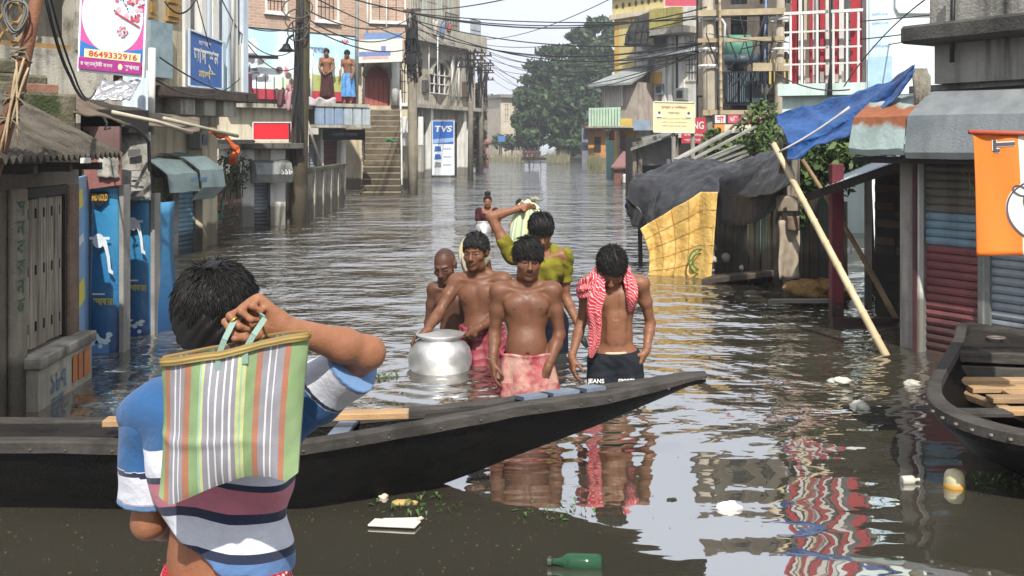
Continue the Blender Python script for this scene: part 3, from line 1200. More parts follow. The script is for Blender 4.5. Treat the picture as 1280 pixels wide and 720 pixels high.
def green_man():
 d = 7.9
 O = P(681, 402, d)
 t = thing('person', 'man in a lifted olive green shirt carrying a striped sack with one arm raised', 'person', (O[0], O[1], 0), 'men wading in the flood')
 b = Body(O, yaw=8, pitch=3, roll=-2, s=.975, slim=.96)
 b.make_torso()
 q = lambda px, py, dd: P(px, py, d + dd)
 sa, sb = b.tp((-.178, .01, .53)), b.tp((.178, .01, .515))
 sa = q(640, 321, .03)
 ea, wa = q(613.5, 271, .05), q(648, 261, .10)
 eb, wb = q(707, 371, .05), q(722, 405, -.05)
 b.arm(sa, ea, wa, .98)
 b.arm(sb, eb, wb, .98)
 b.hand(wa, (1, .1, .12), (.05, -.3, 1), curl=(30, 40, 30), palm=(.1, .6, -.8))
 b.hand(wb, (.25, -.1, -1), (-.2, -1, -.1), curl=(40, 50, 35), palm=(-1, .1, 0))
 b.leg(-1)
 b.leg(1)
 hd = P(676, 288.5, d - .07)
 b.head(hd, rot3(yaw=8, pitch=24, roll=2), s=1.07, lid=1.2, neck_from=b.tp((0, .02, .53)))
 b.build('body', t, SK3, h=.006, stubble=.1, tache=.2)
 make_hair(b, t, grow=.016, front=(-.098, .045), back=(.105, -.06), n=3000, length=.042, lift=.06, fringe=.8, seed=9, thick=.003)
 G = cyl_cloth_mat('olive_cloth', '#7b7524', hexc('#565014'))
 torso = [p for p in b.torso]
 hem = half(q(690, 352, 0), (.35, 0, -1))
 neck = lambda x, y, z: .058 - np.sqrt((x - b.tp((0, 0, .55))[0]) ** 2 + (y - b.tp((0, -.03, .55))[1]) ** 2 + 0 * z)
 neck2 = lambda x, y, z: np.where(z > b.tp((0, 0, .52))[2], neck(x, y, z), -1.0)
 garment(torso, 'shirt', G, t, .011, [hem, neck2, half(q(676, 300, 0), (0, 0, 1))], h=.006, wrinkle=.007, wscale=34)
 for sh, el, f in ((sa, ea, .48), (sb, eb, .62)):
  e = sh + (el - sh) * f
  garment([('c', (sh, sh, .052, .052), .04), ('c', (sh, e, .050, .052), .04)], 'sleeve', G, t, .006, [half(e, e - sh)], h=.006, wrinkle=.006, wscale=40)
 N = cyl_cloth_mat('navy_cloth', '#161b2b', hexc('#0e1220'))
 garment([p for p in b.torso[:2] + b.torso[6:]] , 'trousers', N, t, .014, [half(q(690, 372, 0), (0, 0, 1))], h=.008,
   extra=[('c', (b.tp((s_ * .085, 0, -.01)), np.array((b.tp((s_ * .09, 0, 0))[0], O[1], -.2)), .102, .088), .03) for s_ in (-1, 1)], wrinkle=.004)
 mb = MB()
 c = q(730, 426, -.08)
 mb.tube([c + np.array(v_) for v_ in ((-.02, 0, .03), (.0, -.005, -.005), (.025, -.01, -.05))], [.018, .026, .014], 8)
 tag(mb.build('sandal', plain('black_rubber', '#1a1a1c', .6), None, smooth=True), 'black sandal gripped in the lowered hand of the man in green', 'sandal')
 # striped sack on his shoulder
 st = uvramp('sack_stripes', [(0, '#b9c79a'), (.08, '#8fae86'), (.16, '#d8d8c0'), (.24, '#c9c58c'), (.32, '#7fae90'), (.38, '#dcdcc6'), (.48, '#c9c58c'),
         (.55, '#88ad8d'), (.64, '#d8d8c0'), (.74, '#a9bf8e'), (.82, '#dcdcc6'), (.9, '#8fae86')], 'X', .75)
 mb = MB()
 prof = [(0.0, 317, .02), (.25, 312, .075), (.5, 296, .092), (.75, 274, .085), (.92, 258, .065), (1.0, 250, .03)]
 pts, uvs, n = [], [], 40
 for j in range(25):
  v_ = j / 24
  k = next(i for i in range(5) if prof[i + 1][0] >= v_)
  a = (v_ - prof[k][0]) / (prof[k + 1][0] - prof[k][0])
  py = prof[k][1] * (1 - a) + prof[k + 1][1] * a
  r = prof[k][2] * (1 - a) + prof[k + 1][2] * a
  c = P(651 + 9 * v_, py, d + .17)
  for i in range(n + 1):
   th = 2 * pi * i / n
   w_ = 1 + .06 * math.sin(5 * th + 3 * v_) + .05 * math.sin(9 * th - 5 * v_)
   pts.append(c + np.array((math.cos(th) * r * 1.35 * w_, math.sin(th) * r * .9 * w_, .008 * math.sin(3 * th))))
   uvs.append(((i / n * 3) % 1.0 if i < n else 0.999, v_))
 fs = [(j * (n + 1) + i, j * (n + 1) + i + 1, (j + 1) * (n + 1) + i + 1, (j + 1) * (n + 1) + i) for j in range(24) for i in range(n)]
 mb.add(pts, fs, 0, uvs)
 sk = thing('sack', 'pale green and cream striped sack over the shoulder of the man in green', 'sack', P(648, 317, d + .17))
 mb.build('sack_body', st, sk, smooth=True)
 mb = MB()
 c = P(664, 251, d + .16)
 for i in range(5):
  a = i * 1.3
  mb.tube([c, c + np.array((.02 * math.cos(a) + .02, .02 * math.sin(a), .02)), c + np.array((.04 * math.cos(a) + .05, .03 * math.sin(a), .0))], [.018, .014, .004], 6)
 mb.build('tied_neck', plain('sack_neck', '#8d8a78', .9), sk, smooth=True)


def scarf_man():
 d = 6.7
 O = P(769, 449, d)
 t = thing('person', 'slim shirtless young man with bowed head, one hand in the pocket of his black trousers', 'person', (O[0], O[1], 0), 'men wading in the flood')
 b = Body(O, yaw=-2, pitch=2, s=.965, slim=.93)
 b.make_torso()
 q = lambda px, py, dd: P(px, py, d + dd)
 sa, sb = b.tp((-.178, .01, .515)), b.tp((.178, .01, .515))
 ea, wa, eb, wb = q(727, 402, .06), q(715, 446, -.05), q(813, 404, .07), q(808, 438, -.03)
 b.arm(sa, ea, wa, .9)
 b.arm(sb, eb, wb, .9)
 b.hand(wa, (.02, -.1, -1), (.35, -1, 0), curl=(22, 30, 20), palm=(1, .3, 0))
 b.hand(wb, (-.45, -.1, -1), (-.4, -.9, .1), curl=(8, 10, 8), palm=(-1, .3, 0))
 b.leg(-1)
 b.leg(1)
 hd = P(764.5, 335, d - .10)
 b.head(hd, rot3(yaw=-3, pitch=42, roll=3), s=1.06, lid=1.2, neck_from=b.tp((0, .03, .53)))
 # belly muscles
 for j, z_ in enumerate((.30, .235, .165)):
  for sx in (-1, 1): b.torso.append(b.E((sx * .030, -.088 + .004 * j, z_), (.032, .014, .036), .035))
 b.build('body', t, SK3, h=.005, stubble=.1, tache=.35)
 make_eyes(b, t, 1)
 make_hair(b, t, grow=.018, front=(-.095, .050), back=(.105, -.045), n=3400, length=.026, lift=.22, fringe=.2, seed=14, curl=.14, thick=.0030)
 N = cyl_cloth_mat('black_denim', '#20242b', hexc('#12151a'), .8)
 thighs = [('c', (b.tp((s_ * .085, -.0, -.01)), np.array((b.tp((s_ * .100, 0, 0))[0], O[1], -.25)), .100, .098), .025) for s_ in (-1, 1)]
 pelvis = [b.torso[0]] + [p for p in b.torso if p[0] == 'e' and p[1][1][2] == .08 * b.s]
 o = garment(pelvis, 'trousers', N, t, .014, [half(q(769, 437, 0), (-.04, -.1, 1))], h=.005, extra=thighs, wrinkle=.0035, wscale=45)
 W = plain('waistband_elastic', '#b9a68c', .8)
 garment(pelvis, 'underwear_band', W, t, .006, [half(q(769, 434.5, 0), (-.04, -.1, 1)), half(q(769, 441, 0), (.04, .1, -1))], h=.005, wrinkle=0)
 PW = plain('white_print', '#d9d9d4', .6, var=.1)
 for px, txt in ((745, 'JEANS'), (783, 'SPORTS')):
  c = q(px, 477, -.132)
  o2 = lettering(txt, c, (1, .05 if px > 760 else -.05, 0), (0, .1, 1), .105, .036, PW, t, 'printed_lettering', bold=.02)
 # red and white gamcha round the neck
 tm = NT('gamcha_cloth')
 uv = tm.n('TexCoord').outputs['UV']
 sp = tm.n('SeparateXYZ')
 tm.t.links.new(uv, sp.inputs[0])
 ns = tm.noise(uv, 5.0, 2)
 s_ = tm.math('ADD', tm.math('MULTIPLY', sp.outputs['Y'], 30.0), tm.math('MULTIPLY', ns, 5.0))
 fr = tm.math('FRACT', s_)
 tm.base(tm.mix(tm.ramp(fr, .70, .76), (.50, .03, .05), (.62, .45, .43)))
 tm.p(Roughness=.85)
 tm.b.inputs['Specular IOR Level'].default_value = .2
 tm.bump(tm.noise(tm.n('NewGeometry').outputs['Position'], 60, 4), .004)
 sc = thing('scarf', 'red and white striped cotton scarf hung round the neck of the bowed young man', 'scarf', q(750, 445, -.12))
 sec = lambda px, py, dd: q(px, py, dd)

 def drape(name, path, wd, th, seed, vs=1.0):
  r0 = np.random.default_rng(seed)
  ph = r0.uniform(0, 6, 5)
  cp = [np.asarray(p_) for p_ in path]
  n, m = 36, 70
  pts, uvs = [], []
  for j in range(m):
   t_ = j / (m - 1) * (len(cp) - 1)
   i = min(int(t_), len(cp) - 2)
   a = t_ - i
   p0, p1, p2, p3 = cp[max(i - 1, 0)], cp[i], cp[i + 1], cp[min(i + 2, len(cp) - 1)]
   c = .5 * ((2 * p1) + (p2 - p0) * a + (2 * p0 - 5 * p1 + 4 * p2 - p3) * a ** 2 + (3 * p1 - p0 - 3 * p2 + p3) * a ** 3)
   tg = nz((p2 - p0) * .5 * (1 - a) + (p3 - p1) * .5 * a)
   out = nz(c - (b.tp((0, .0, .40)) * np.array((1, 1, 0)) + np.array((0, 0, c[2]))))
   out = nz(out - tg * out.dot(tg))
   sd_ = np.cross(tg, out)
   v_ = j / (m - 1)
   W_ = np.interp(v_, np.linspace(0, 1, len(wd)), wd)
   H_ = np.interp(v_, np.linspace(0, 1, len(th)), th)
   for k in range(n + 1):
    A = 2 * pi * k / n
    rr = 1 + .20 * math.sin(4 * A + ph[0] + 5 * v_) + .14 * math.sin(7 * A + ph[1] - 9 * v_) + .08 * math.sin(11 * A + 23 * v_)
    pts.append(c + sd_ * math.cos(A) * W_ * rr + out * math.sin(A) * H_ * rr)
    uvs.append((k / n, v_ * vs + .06 * math.cos(A)))
  fs = [(j * (n + 1) + k, j * (n + 1) + k + 1, (j + 1) * (n + 1) + k + 1, (j + 1) * (n + 1) + k) for j in range(m - 1) for k in range(n)]
  mb = MB()
  mb.add(pts, fs, 0, uvs)
  return mb.build(name, tm.m, sc, smooth=True)
 drape('draped_end', [sec(788, 388, -.09), sec(790, 372, -.13), sec(787, 352, -.10), sec(781, 338, -.02), sec(764, 335, .09), sec(748, 339, -.0), sec(742, 349, -.10)],
   [.020, .045, .046, .040, .04, .04, .04], [.010, .022, .026, .030, .03, .03, .03], 1, 1.0)
 drape('draped_bunch', [sec(757, 347, -.12), sec(744, 351, -.12), sec(731, 357, -.07), sec(729, 364, -.06), sec(738, 364, -.12), sec(747, 362, -.145)],
   [.020, .05, .052, .05, .045, .03], [.015, .036, .036, .034, .03, .02], 2, .8)
 drape('hanging_end', [sec(750, 345, -.12), sec(746, 365, -.165), sec(742, 388, -.155), sec(744, 410, -.14), sec(742, 430, -.13), sec(738, 447, -.125)],
   [.030, .055, .058, .050, .036, .010], [.02, .032, .030, .024, .02, .008], 3, .9)


def hidden_man():
 d = 8.7
 O = P(599, 430, d)
 t = thing('person', 'man almost hidden behind the pot carrier, one hand showing beside that head', 'person', (O[0], O[1], 0), 'men wading in the flood')
 b = Body(O, s=.93)
 b.make_torso()
 q = lambda px, py, dd: P(px, py, d + dd)
 b.arm(b.tp((-.17, 0, .515)), q(585, 372, 0), q(586, 345, -.1), .95)
 b.arm(b.tp((.17, 0, .515)), q(617, 360, -.05), q(611.5, 338, -.14), .95)
 b.hand(q(586, 345, -.1), (-.2, -.1, 1), (1, 0, 0), curl=(30, 40, 30))
 b.hand(q(611.5, 338, -.14), (-.05, -.1, 1), (-.3, -1, 0), curl=(35, 40, 30), palm=(-1, .1, .2))
 b.leg(-1)
 b.leg(1)
 b.head(b.tp((0, -.03, .72)), rot3(0, 10, 0), s=.9)
 b.build('body', t, SK2, h=.008)
 make_hair(b, t, n=300)
 st = uvramp('bundle_stripes', [(0, '#b0a678'), (.15, '#bdb8a4'), (.3, '#8f8a68'), (.4, '#7d8a7c'), (.5, '#b5ae92'), (.65, '#8b9186'), (.8, '#aaa074')], 'X', .8)
 mb = MB()

 def f(u, v):
  c = P(592, 319, d - .22)
  th = 2 * pi * u
  r = math.sin(pi * (.06 + .88 * v)) ** .5
  return c + np.array((math.cos(th) * .125 * r * (1 + .09 * math.sin(5 * th) + .06 * math.sin(9 * th + 6 * v)), math.sin(th) * .09 * r * (1 + .1 * math.sin(7 * th)), (v - .5) * .28 + .03 * math.sin(3 * th)))
 mb.grid(f, 61, 15)
 mb.uv = {k: ((q[0] * 4) % 1.0, q[1]) for k, q in mb.uv.items()}
 tag(mb.build('bundle', st, None, smooth=True), 'cream and grey striped bundle held up behind the pot carrier', 'sack')


def pot(name, px, py_w, d, rad, hgt, label, mat, grp):
 c = P(px, py_w, d)
 c[2] = 0
 o = thing(name, label, 'pot', c, grp)
 k = rad / .22
 g = hgt / .27
 prof = [(.0, -.10), (.12, -.09), (.19, -.03), (.218, .04), (.222, .10), (.205, .165), (.165, .215), (.142, .232), (.138, .243), (.150, .254), (.168, .266), (.170, .272), (.164, .274), (.146, .262), (.132, .246), (.13, .235), (.15, .21), (.19, .15), (.2, .08), (.18, -.02), (.0, -.08)]
 mb = MB()
 mb.lathe([(r * k, z * g) for r, z in prof], c, 64)
 mb.build('vessel', mat, o, smooth=True)
 mb = MB()
 mb.lathe([(r * k, z * g) for r, z in ((.001, .285), (.06, .283), (.12, .277), (.155, .274), (.163, .270), (.158, .266), (.10, .266), (.001, .27))], c, 48)
 mb.build('lid', mat, o, smooth=True)
 return o


def small_woman():
 d = 19.2
 O = P(609, 296, d)
 t = thing('person', 'smiling woman in a dark maroon blouse wading far up the street with a metal pot', 'person', (O[0], O[1], 0))
 b = Body(O, yaw=0, s=.93, slim=.9)
 b.make_torso()
 q = lambda px, py, dd: P(px, py, d + dd)
 sa, sb = b.tp((-.165, 0, .51)), b.tp((.165, 0, .51))
 ea, eb, wa, wb = q(597.5, 279, -.05), q(624, 279, 0), q(602, 284, -.2), q(616, 284, -.15)
 b.arm(sa, ea, wa, .9)
 b.arm(sb, eb, wb, .9)
 b.hand(wa, (.3, -.6, -.5), (0, 0, 1))
 b.hand(wb, (-.5, -.6, -.3), (0, 0, 1))
 b.head(P(609.5, 251.5, d - .03), rot3(3, 2, 0), s=.93)
 b.build('body', t, SK3, h=.009)
 make_hair(b, t, grow=.012, front=(-.085, .07), n=300, length=.03, lift=.05)
 mb = MB()
 c = P(609.5, 241.5, d + .03)
 mb.lathe([(.001, -.07), (.055, -.04), (.06, 0), (.05, .03), (.001, .045)], c, 14)
 mb.build('hair_bun', HAIR, t, smooth=True)
 Mn = cyl_cloth_mat('maroon_cloth', '#3c1a1f', hexc('#281015'))
 neck = lambda x, y, z: np.where(y < O[1], .075 - np.sqrt((x - O[0]) ** 2 + (z - b.tp((0, 0, .55))[2]) ** 2), -1)
 garment(b.torso, 'blouse', Mn, t, .014, [half(q(609, 266, 0), (0, 0, 1)), neck], h=.01, wrinkle=.003)
 for sh, el in ((sa, ea), (sb, eb)):
  e = sh + (el - sh) * .8
  garment([('c', (sh, sh, .06, .06), .03), ('c', (sh, e, .055, .05), .03)], 'sleeve', Mn, t, .012, [half(e, e - sh)], h=.01, wrinkle=.003)


def child_behind():
 d = 20.0
 O = P(648, 312, d)
 t = thing('person', 'distant person in dark clothes half hidden by the raised arm in green', 'person', (O[0], O[1], 0))
 b = Body(O, s=.9)
 b.make_torso()
 b.arm(b.tp((-.165, 0, .51)), b.tp((-.2, 0, .25)), b.tp((-.18, -.1, .05)), .9)
 b.arm(b.tp((.165, 0, .51)), b.tp((.2, 0, .25)), b.tp((.18, -.1, .05)), .9)
 b.hand(b.tp((-.18, -.1, .05)), (0, 0, -1), (1, -1, 0))
 b.hand(b.tp((.18, -.1, .05)), (0, 0, -1), (-1, -1, 0))
 b.head(P(649.5, 256, d - .03), rot3(-20, 5, 0), s=.93)
 b.build('body', t, SK3, h=.01)
 make_hair(b, t, n=250, length=.035)
 Mn = cyl_cloth_mat('dark_violet_cloth', '#2a1c2a', hexc('#1a1220'))
 garment(b.torso, 'top', Mn, t, .016, [half(P(648, 266, d), (0, 0, 1))], h=.012, wrinkle=.003)


front_man()
pot_man()
bald_man()
green_man()
scarf_man()
hidden_man()
ALU = NT('aluminium')
_v = ALU.n('NewGeometry').outputs['Position']
ALU.base(ALU.mix(ALU.ramp(ALU.noise(_v, 7, 5), .3, .7), (.72, .72, .69), (.52, .52, .50)))
ALU.p(Metallic=1.0, Roughness=ALU.ramp(ALU.noise(_v, 12, 4), .3, .7, .44, .58))
ALU.bump(ALU.noise(_v, 26, 2), .002)
pot('cooking_pot', 550, 468, 7.28, .226, .25, 'large round aluminium pot floating beside the pot carrier', ALU.m, None)
small_woman()
child_behind()
pot('cooking_pot', 604, 290, 18.6, .145, .19, 'small metal pot floating in front of the distant woman', ALU.m, None)
# ---------------------------------------------------------------- the man in the foreground, seen from behind
def near_man():
 d = 2.42
 S = F / d
 O = P(283, 784, d)
 t = thing('person', 'man seen from behind in a blue, white and pink striped polo shirt carrying a bag over the shoulder', 'person', (O[0], O[1], 0))
 t['label'] = 'man seen from behind in striped polo shirt, shouldering a striped bag, nearest the camera'
 b = Body(O, yaw=180, roll=1, pitch=3, s=1.0, slim=1.06, belly=.3)
 b.make_torso()
 q = lambda px, py, dd: P(px, py, d + dd)
 sr, er, wr = q(386, 497, .02), q(460, 441, -.05), q(352, 409, -.18)
 sl, el, wl = q(187, 516, .02), q(186, 652, .04), q(247, 655, .26)
 b.arm(sr, er, wr, .95)
 b.arm(sl, el, wl, .98)
 b.hand(wr, (-.62, -.25, .45), (-.75, .05, -.5), curl=(62, 88, 45), palm=(.1, -.8, -.5), size=1.0, thumb_close=.6)
 b.hand(wl, (.8, .5, 0), (.1, 0, 1), curl=(40, 50, 30), palm=(0, -1, 0))
 b.leg(-1, 0)
 b.leg(1, 0)
 b.head(q(273, 397, .0), rot3(yaw=174, pitch=4, roll=-1), s=1.06, neck_from=b.tp((0, .0, .52)), face=True)
 b.build('body', t, SK3N, h=.0042, zmin=-.05, brows=False, bare=False)
 make_hair(b, t, grow=.014, front=(-.09, .06), back=(.115, -.072), n=9000, length=.026, lift=.05, seed=21, h=.004, thick=.0018, curl=.05, wob_k=.6)
 # polo shirt
 sm = NT('polo_cloth')
 at = sm.n('Attribute')
 at.attribute_name = 'band'
 BL, WH, NV, PK, LB = hexc('#29527f'), hexc('#c9ccd6'), hexc('#252b40'), hexc('#b5707e'), hexc('#54749f')
 r = sm.n('ValToRGB')
 r.color_ramp.interpolation = 'CONSTANT'
 st = [(0, BL), (.22, WH), (.37, NV), (.41, PK), (.552, NV), (.612, WH), (.775, NV), (.832, LB), (.955, hexc('#5f80a8'))]
 while len(r.color_ramp.elements) < len(st): r.color_ramp.elements.new(.5)
 for e, (p_, c) in zip(r.color_ramp.elements, st): e.position, e.color = p_, (*c, 1)
 sm.t.links.new(at.outputs['Fac'], r.inputs['Fac'])
 vec = sm.n('NewGeometry').outputs['Position']
 sm.base(sm.mix(sm.ramp(sm.noise(vec, 18, 5, .6), .35, .7, 0, .35), r.outputs['Color'], sm.mix(.35, r.outputs['Color'], (.02, .03, .06))))
 sm.p(Roughness=.85)
 sm.b.inputs['Specular IOR Level'].default_value = .15
 sm.b.inputs['Sheen Weight'].default_value = .15
 sm.bump(sm.math('ADD', sm.math('MULTIPLY', sm.noise(vec, 700, 2), .0015), sm.math('MULTIPLY', sm.noise(vec, 16, 3), .012)), 1.0)
 hx = [X(p_, d) for p_ in (120, 190, 235, 290, 330, 372, 400)]
 hz = [Z(p_, d) for p_ in (610, 622, 655, 694, 708, 718, 722)]
 clip_hem = lambda x, y, z: np.interp(x, hx, hz) - z + .006 * np.sin(x * 60) * np.ones_like(z)
 tx, tv = [X(p_, d) for p_ in (150, 200, 240, 262, 300, 369)], [0, 5, 14, 13, 3, -6]

 def band(v):
  py = HZ + (CAMH - v[:, 2]) * F / d
  s_ = py + np.interp(v[:, 0], tx, tv)
  return np.clip((s_ - 510) / 213, 0, .999)
 nk = b.tp((0, .0, .56))
 neck = lambda x, y, z: np.where(z > nk[2] - .02, .062 - np.sqrt((x - nk[0]) ** 2 + (y - nk[1]) ** 2), -1.0)
 torso = b.torso + [b.Cn(sl, sl, .056, .056, .05), b.Cn(sr, sr, .056, .056, .05)]
 garment(torso, 'shirt', sm.m, t, .014, [clip_hem, neck, half(nk + np.array((0, 0, .05)), (0, -.1, 1))], h=.0045, wrinkle=.0045, wscale=24, attr=band)
 # sleeves: blue, white, pale blue cuff
 slv = []
 for sh, elb, f, b0 in ((sl, el, .80, .62), (sr, er, .78, .42)):
  ax = elb - sh
  e = sh + ax * f
  L = np.linalg.norm(ax) * f

  def aband(v, sh=sh, ax=nz(ax), L=L, b0=b0):
   u = (v - sh).dot(ax) / L
   return np.where(u > .93, .97, np.where(u > b0, .30, np.where(u > b0 - .07, .39, .05)))
  s2 = sh + ax * .14
  garment([('c', (s2, s2, .050, .050), .04), ('c', (s2, e, .053, .060), .04)], 'sleeve', sm.m, t, .013, [half(e, ax)], h=.0042, wrinkle=.0065, wscale=21, attr=aband)
 # collar
 mb = MB()

 def colf(u, v):
  a = 2 * pi * u
  r_ = .066 + .016 * v - .002 * math.sin(4 * a)
  return nk + np.array((r_ * 1.08 * math.cos(a), r_ * math.sin(a), .045 - .05 * v + .012 * math.sin(a)))
 mb.grid(colf, 40, 5, .004)
 mb.build('collar', cyl_cloth_mat('collar_cloth', '#2f5f9f', hexc('#22498a')), t, smooth=True)
 lm = check_mat('gingham_cloth', '#b03440', '#8e1c2a', '#d8c6c2', 46, 36, .5)
 wrap(t, 'lungi', lm, [((O[0], O[1], Z(706, d)), .142, .108, 0), ((O[0], O[1], Z(760, d)), .165, .125, 0), ((O[0], O[1], .25), .20, .16, 0), ((O[0], O[1], -.1), .215, .18, 0)],
   folds=8, fold_amp=.009, seed=31, n=120)
 mb = MB()
 c = b.hands[0][1][0]
 kn = [h_ for h_ in b.hands if h_[0] == 'c']
 p0, p1 = kn[7][1][0], kn[7][1][1]
 ax = nz(p1 - p0)
 e1 = nz(np.cross(ax, (0, 0, 1)))
 e2 = np.cross(ax, e1)
 cc = p0 + (p1 - p0) * .45
 mb.tube([cc + .0105 * (math.cos(a) * e1 + math.sin(a) * e2) for a in np.linspace(0, 2 * pi, 13)], .0028, 6, caps=False)
 mb.build('ring', plain('gold', '#c79a4a', .3, 1.0), t, smooth=True)
 b.wr = wr
 return b


def near_bag(b):
 d = 2.17
 t = thing('shopping_bag', 'green, orange and lavender striped woven bag hanging on the back of the nearest man', 'bag', P(290, 620, d))
 G, Og, LV, W, TY, YG = '#7c9468', '#9f6a52', '#87878f', '#d2d0d2', '#8fb09a', '#b7bd84'
 st = [(148, G), (159, Og), (170, LV), (181, W), (185, LV), (194, W), (197, LV), (205, Og), (222, G), (243, TY), (248, YG), (254, LV), (267, W), (271, LV), (283, W), (287, LV),
   (299, W), (303, LV), (314, W), (318, LV), (327, YG), (335, TY), (339, YG), (346, G), (366, Og), (379, LV), (391, W), (395, LV), (405, W), (408, LV), (424, Og), (437, G)]
 st = [((a - 148) / 322, c) for a, c in st]
 m = uvramp('bag_weave', st, 'X', .75, wear=.34, bump=.0012)
 nt_ = m.node_tree
 topx = [0, .12, .3, .42, .55, .7, .85, 1.0]
 topy = [449, 446, 440, 437, 431, 424, 419, 416]
 botx = [0, .08, .2, .35, .5, .65, .8, .92, 1.0]
 boty = [620, 631, 622, 610, 600, 594, 594, 600, 590]

 def face(u, v, side):
  xl = 202 - 3 * v
  xr = 387 - 14 * v - 3 * math.sin(pi * v)
  px = xl + (xr - xl) * u
  y0, y1 = np.interp(u, topx, topy), np.interp(u, botx, boty)
  py = y0 + (y1 - y0) * v
  bulge = .055 * (math.sin(pi * min(max(u, 0), 1)) ** .6) * (math.sin(pi * (.12 + .86 * v)) ** .7)
  wr_ = .005 * math.sin(9.5 * u + 2 * v) * (1 - .5 * v) - .008 * v * math.exp(-((u - .34 - .16 * v) / .04) ** 2) + .007 * v * math.exp(-((u - .66 + .10 * v) / .05) ** 2) - .007 * math.exp(-((v - .55 - .25 * u) / .035) ** 2) * (1 - u) + .003 * vnoise(u * 7, v * 6, 9)
  p = P(px, py, d)
  p[1] += side * (bulge + .004) + (wr_ if side < 0 else 0) + .02 * math.sin(pi * v)
  return p
 mb = MB()
 mb.grid(lambda u, v: face(u, v, -1), 50, 40)
 mb.grid(lambda u, v: face(u, v, 1), 30, 24, flip=True)
 # sides and bottom
 for uu, fl in ((0, False), (1, True)):
  mb.grid(lambda a, v, uu=uu: face(uu, v, -1) * (1 - a) + face(uu, v, 1) * a, 4, 24, flip=not fl)
 mb.grid(lambda u, a: face(u, 1, -1) * (1 - a) + face(u, 1, 1) * a, 30, 4)
 mb.build('bag_body', m, t, smooth=True)
 rim = uvramp('bag_rim', [(0, '#7a6236'), (.3, '#a08a4e'), (.55, '#6b5730'), (.8, '#b5a76a')], 'Y', .6)
 for side in (-1, 1):
  mb = MB()

  def rf(u, v, side=side):
   p = face(u, .045 * v, side)
   p[1] += side * .004
   p[2] += .004 * (1 - v)
   return p
  mb.grid(rf, 50, 4, .004, flip=side > 0)
  mb.build('rim', rim, t, smooth=True)
 hm = plain('handle_webbing', '#7d978b', .7, bump=.002, bscale=300)
 hand = P(309, 401, 2.42 - .245)
 for (u0, px1, py1) in ((.42, 292, 402), (.60, 331, 398)):
  for side in (-1,):
   a = face(u0, .02, side) + np.array((0, -.004, 0))
   c = P(px1, py1, 2.16)
   mid = (a + c) / 2 + np.array((0, -.012, 0))
   mb = MB()
   pts = [a + np.array((0, 0, -.03)), a, mid, c, c * .6 + hand * .4 + np.array((0, .02, .006))]
   for i in range(len(pts) - 1):
    mb.bar(pts[i], pts[i + 1], .012, .004, up=(0, 1, .2))
   mb.build('handle', hm, t)


SK3N = skin_mat('skin_tan_near', '#8f6348')
nb = near_man()
near_bag(nb)

# ---------------------------------------------------------------- wooden boats
TAR = wmat('tarred_wood', '#070707', '#0c0b0a', 6, .42, .006, 70, patch='#0b0b0a', patch_amt=.4, spec=.07, grain=((1, 9, 9), 3.0, (.006, .0055, .005)))
RAILW = wmat('worn_grey_wood', '#2a2826', '#423e39', 7, .7, .003, 90, spec=.2, patch='#24221f', patch_amt=.4, grain=((1, 12, 12), 4.0, (.055, .05, .045)))
DECKW = wmat('dark_deck_wood', '#1d1b18', '#2c2925', 5, .6, .005, 80, spec=.15, patch='#171613', patch_amt=.4)
BLUEW = wmat('grey_blue_slat', '#6f7a88', '#596271', 6, .5, .003, 60)
RAW = wmat('raw_timber', '#b08d62', '#8d6d48', 5, .75, .004, 120, grain=((3, 30, 30), 2.0, (.28, .19, .11)))
RAWD = wmat('old_plank', '#9a7c58', '#6e563c', 5, .8, .004, 120, grain=((2, 22, 22), 2.0, (.22, .15, .09)), patch='#4c3d2c', patch_amt=.38)


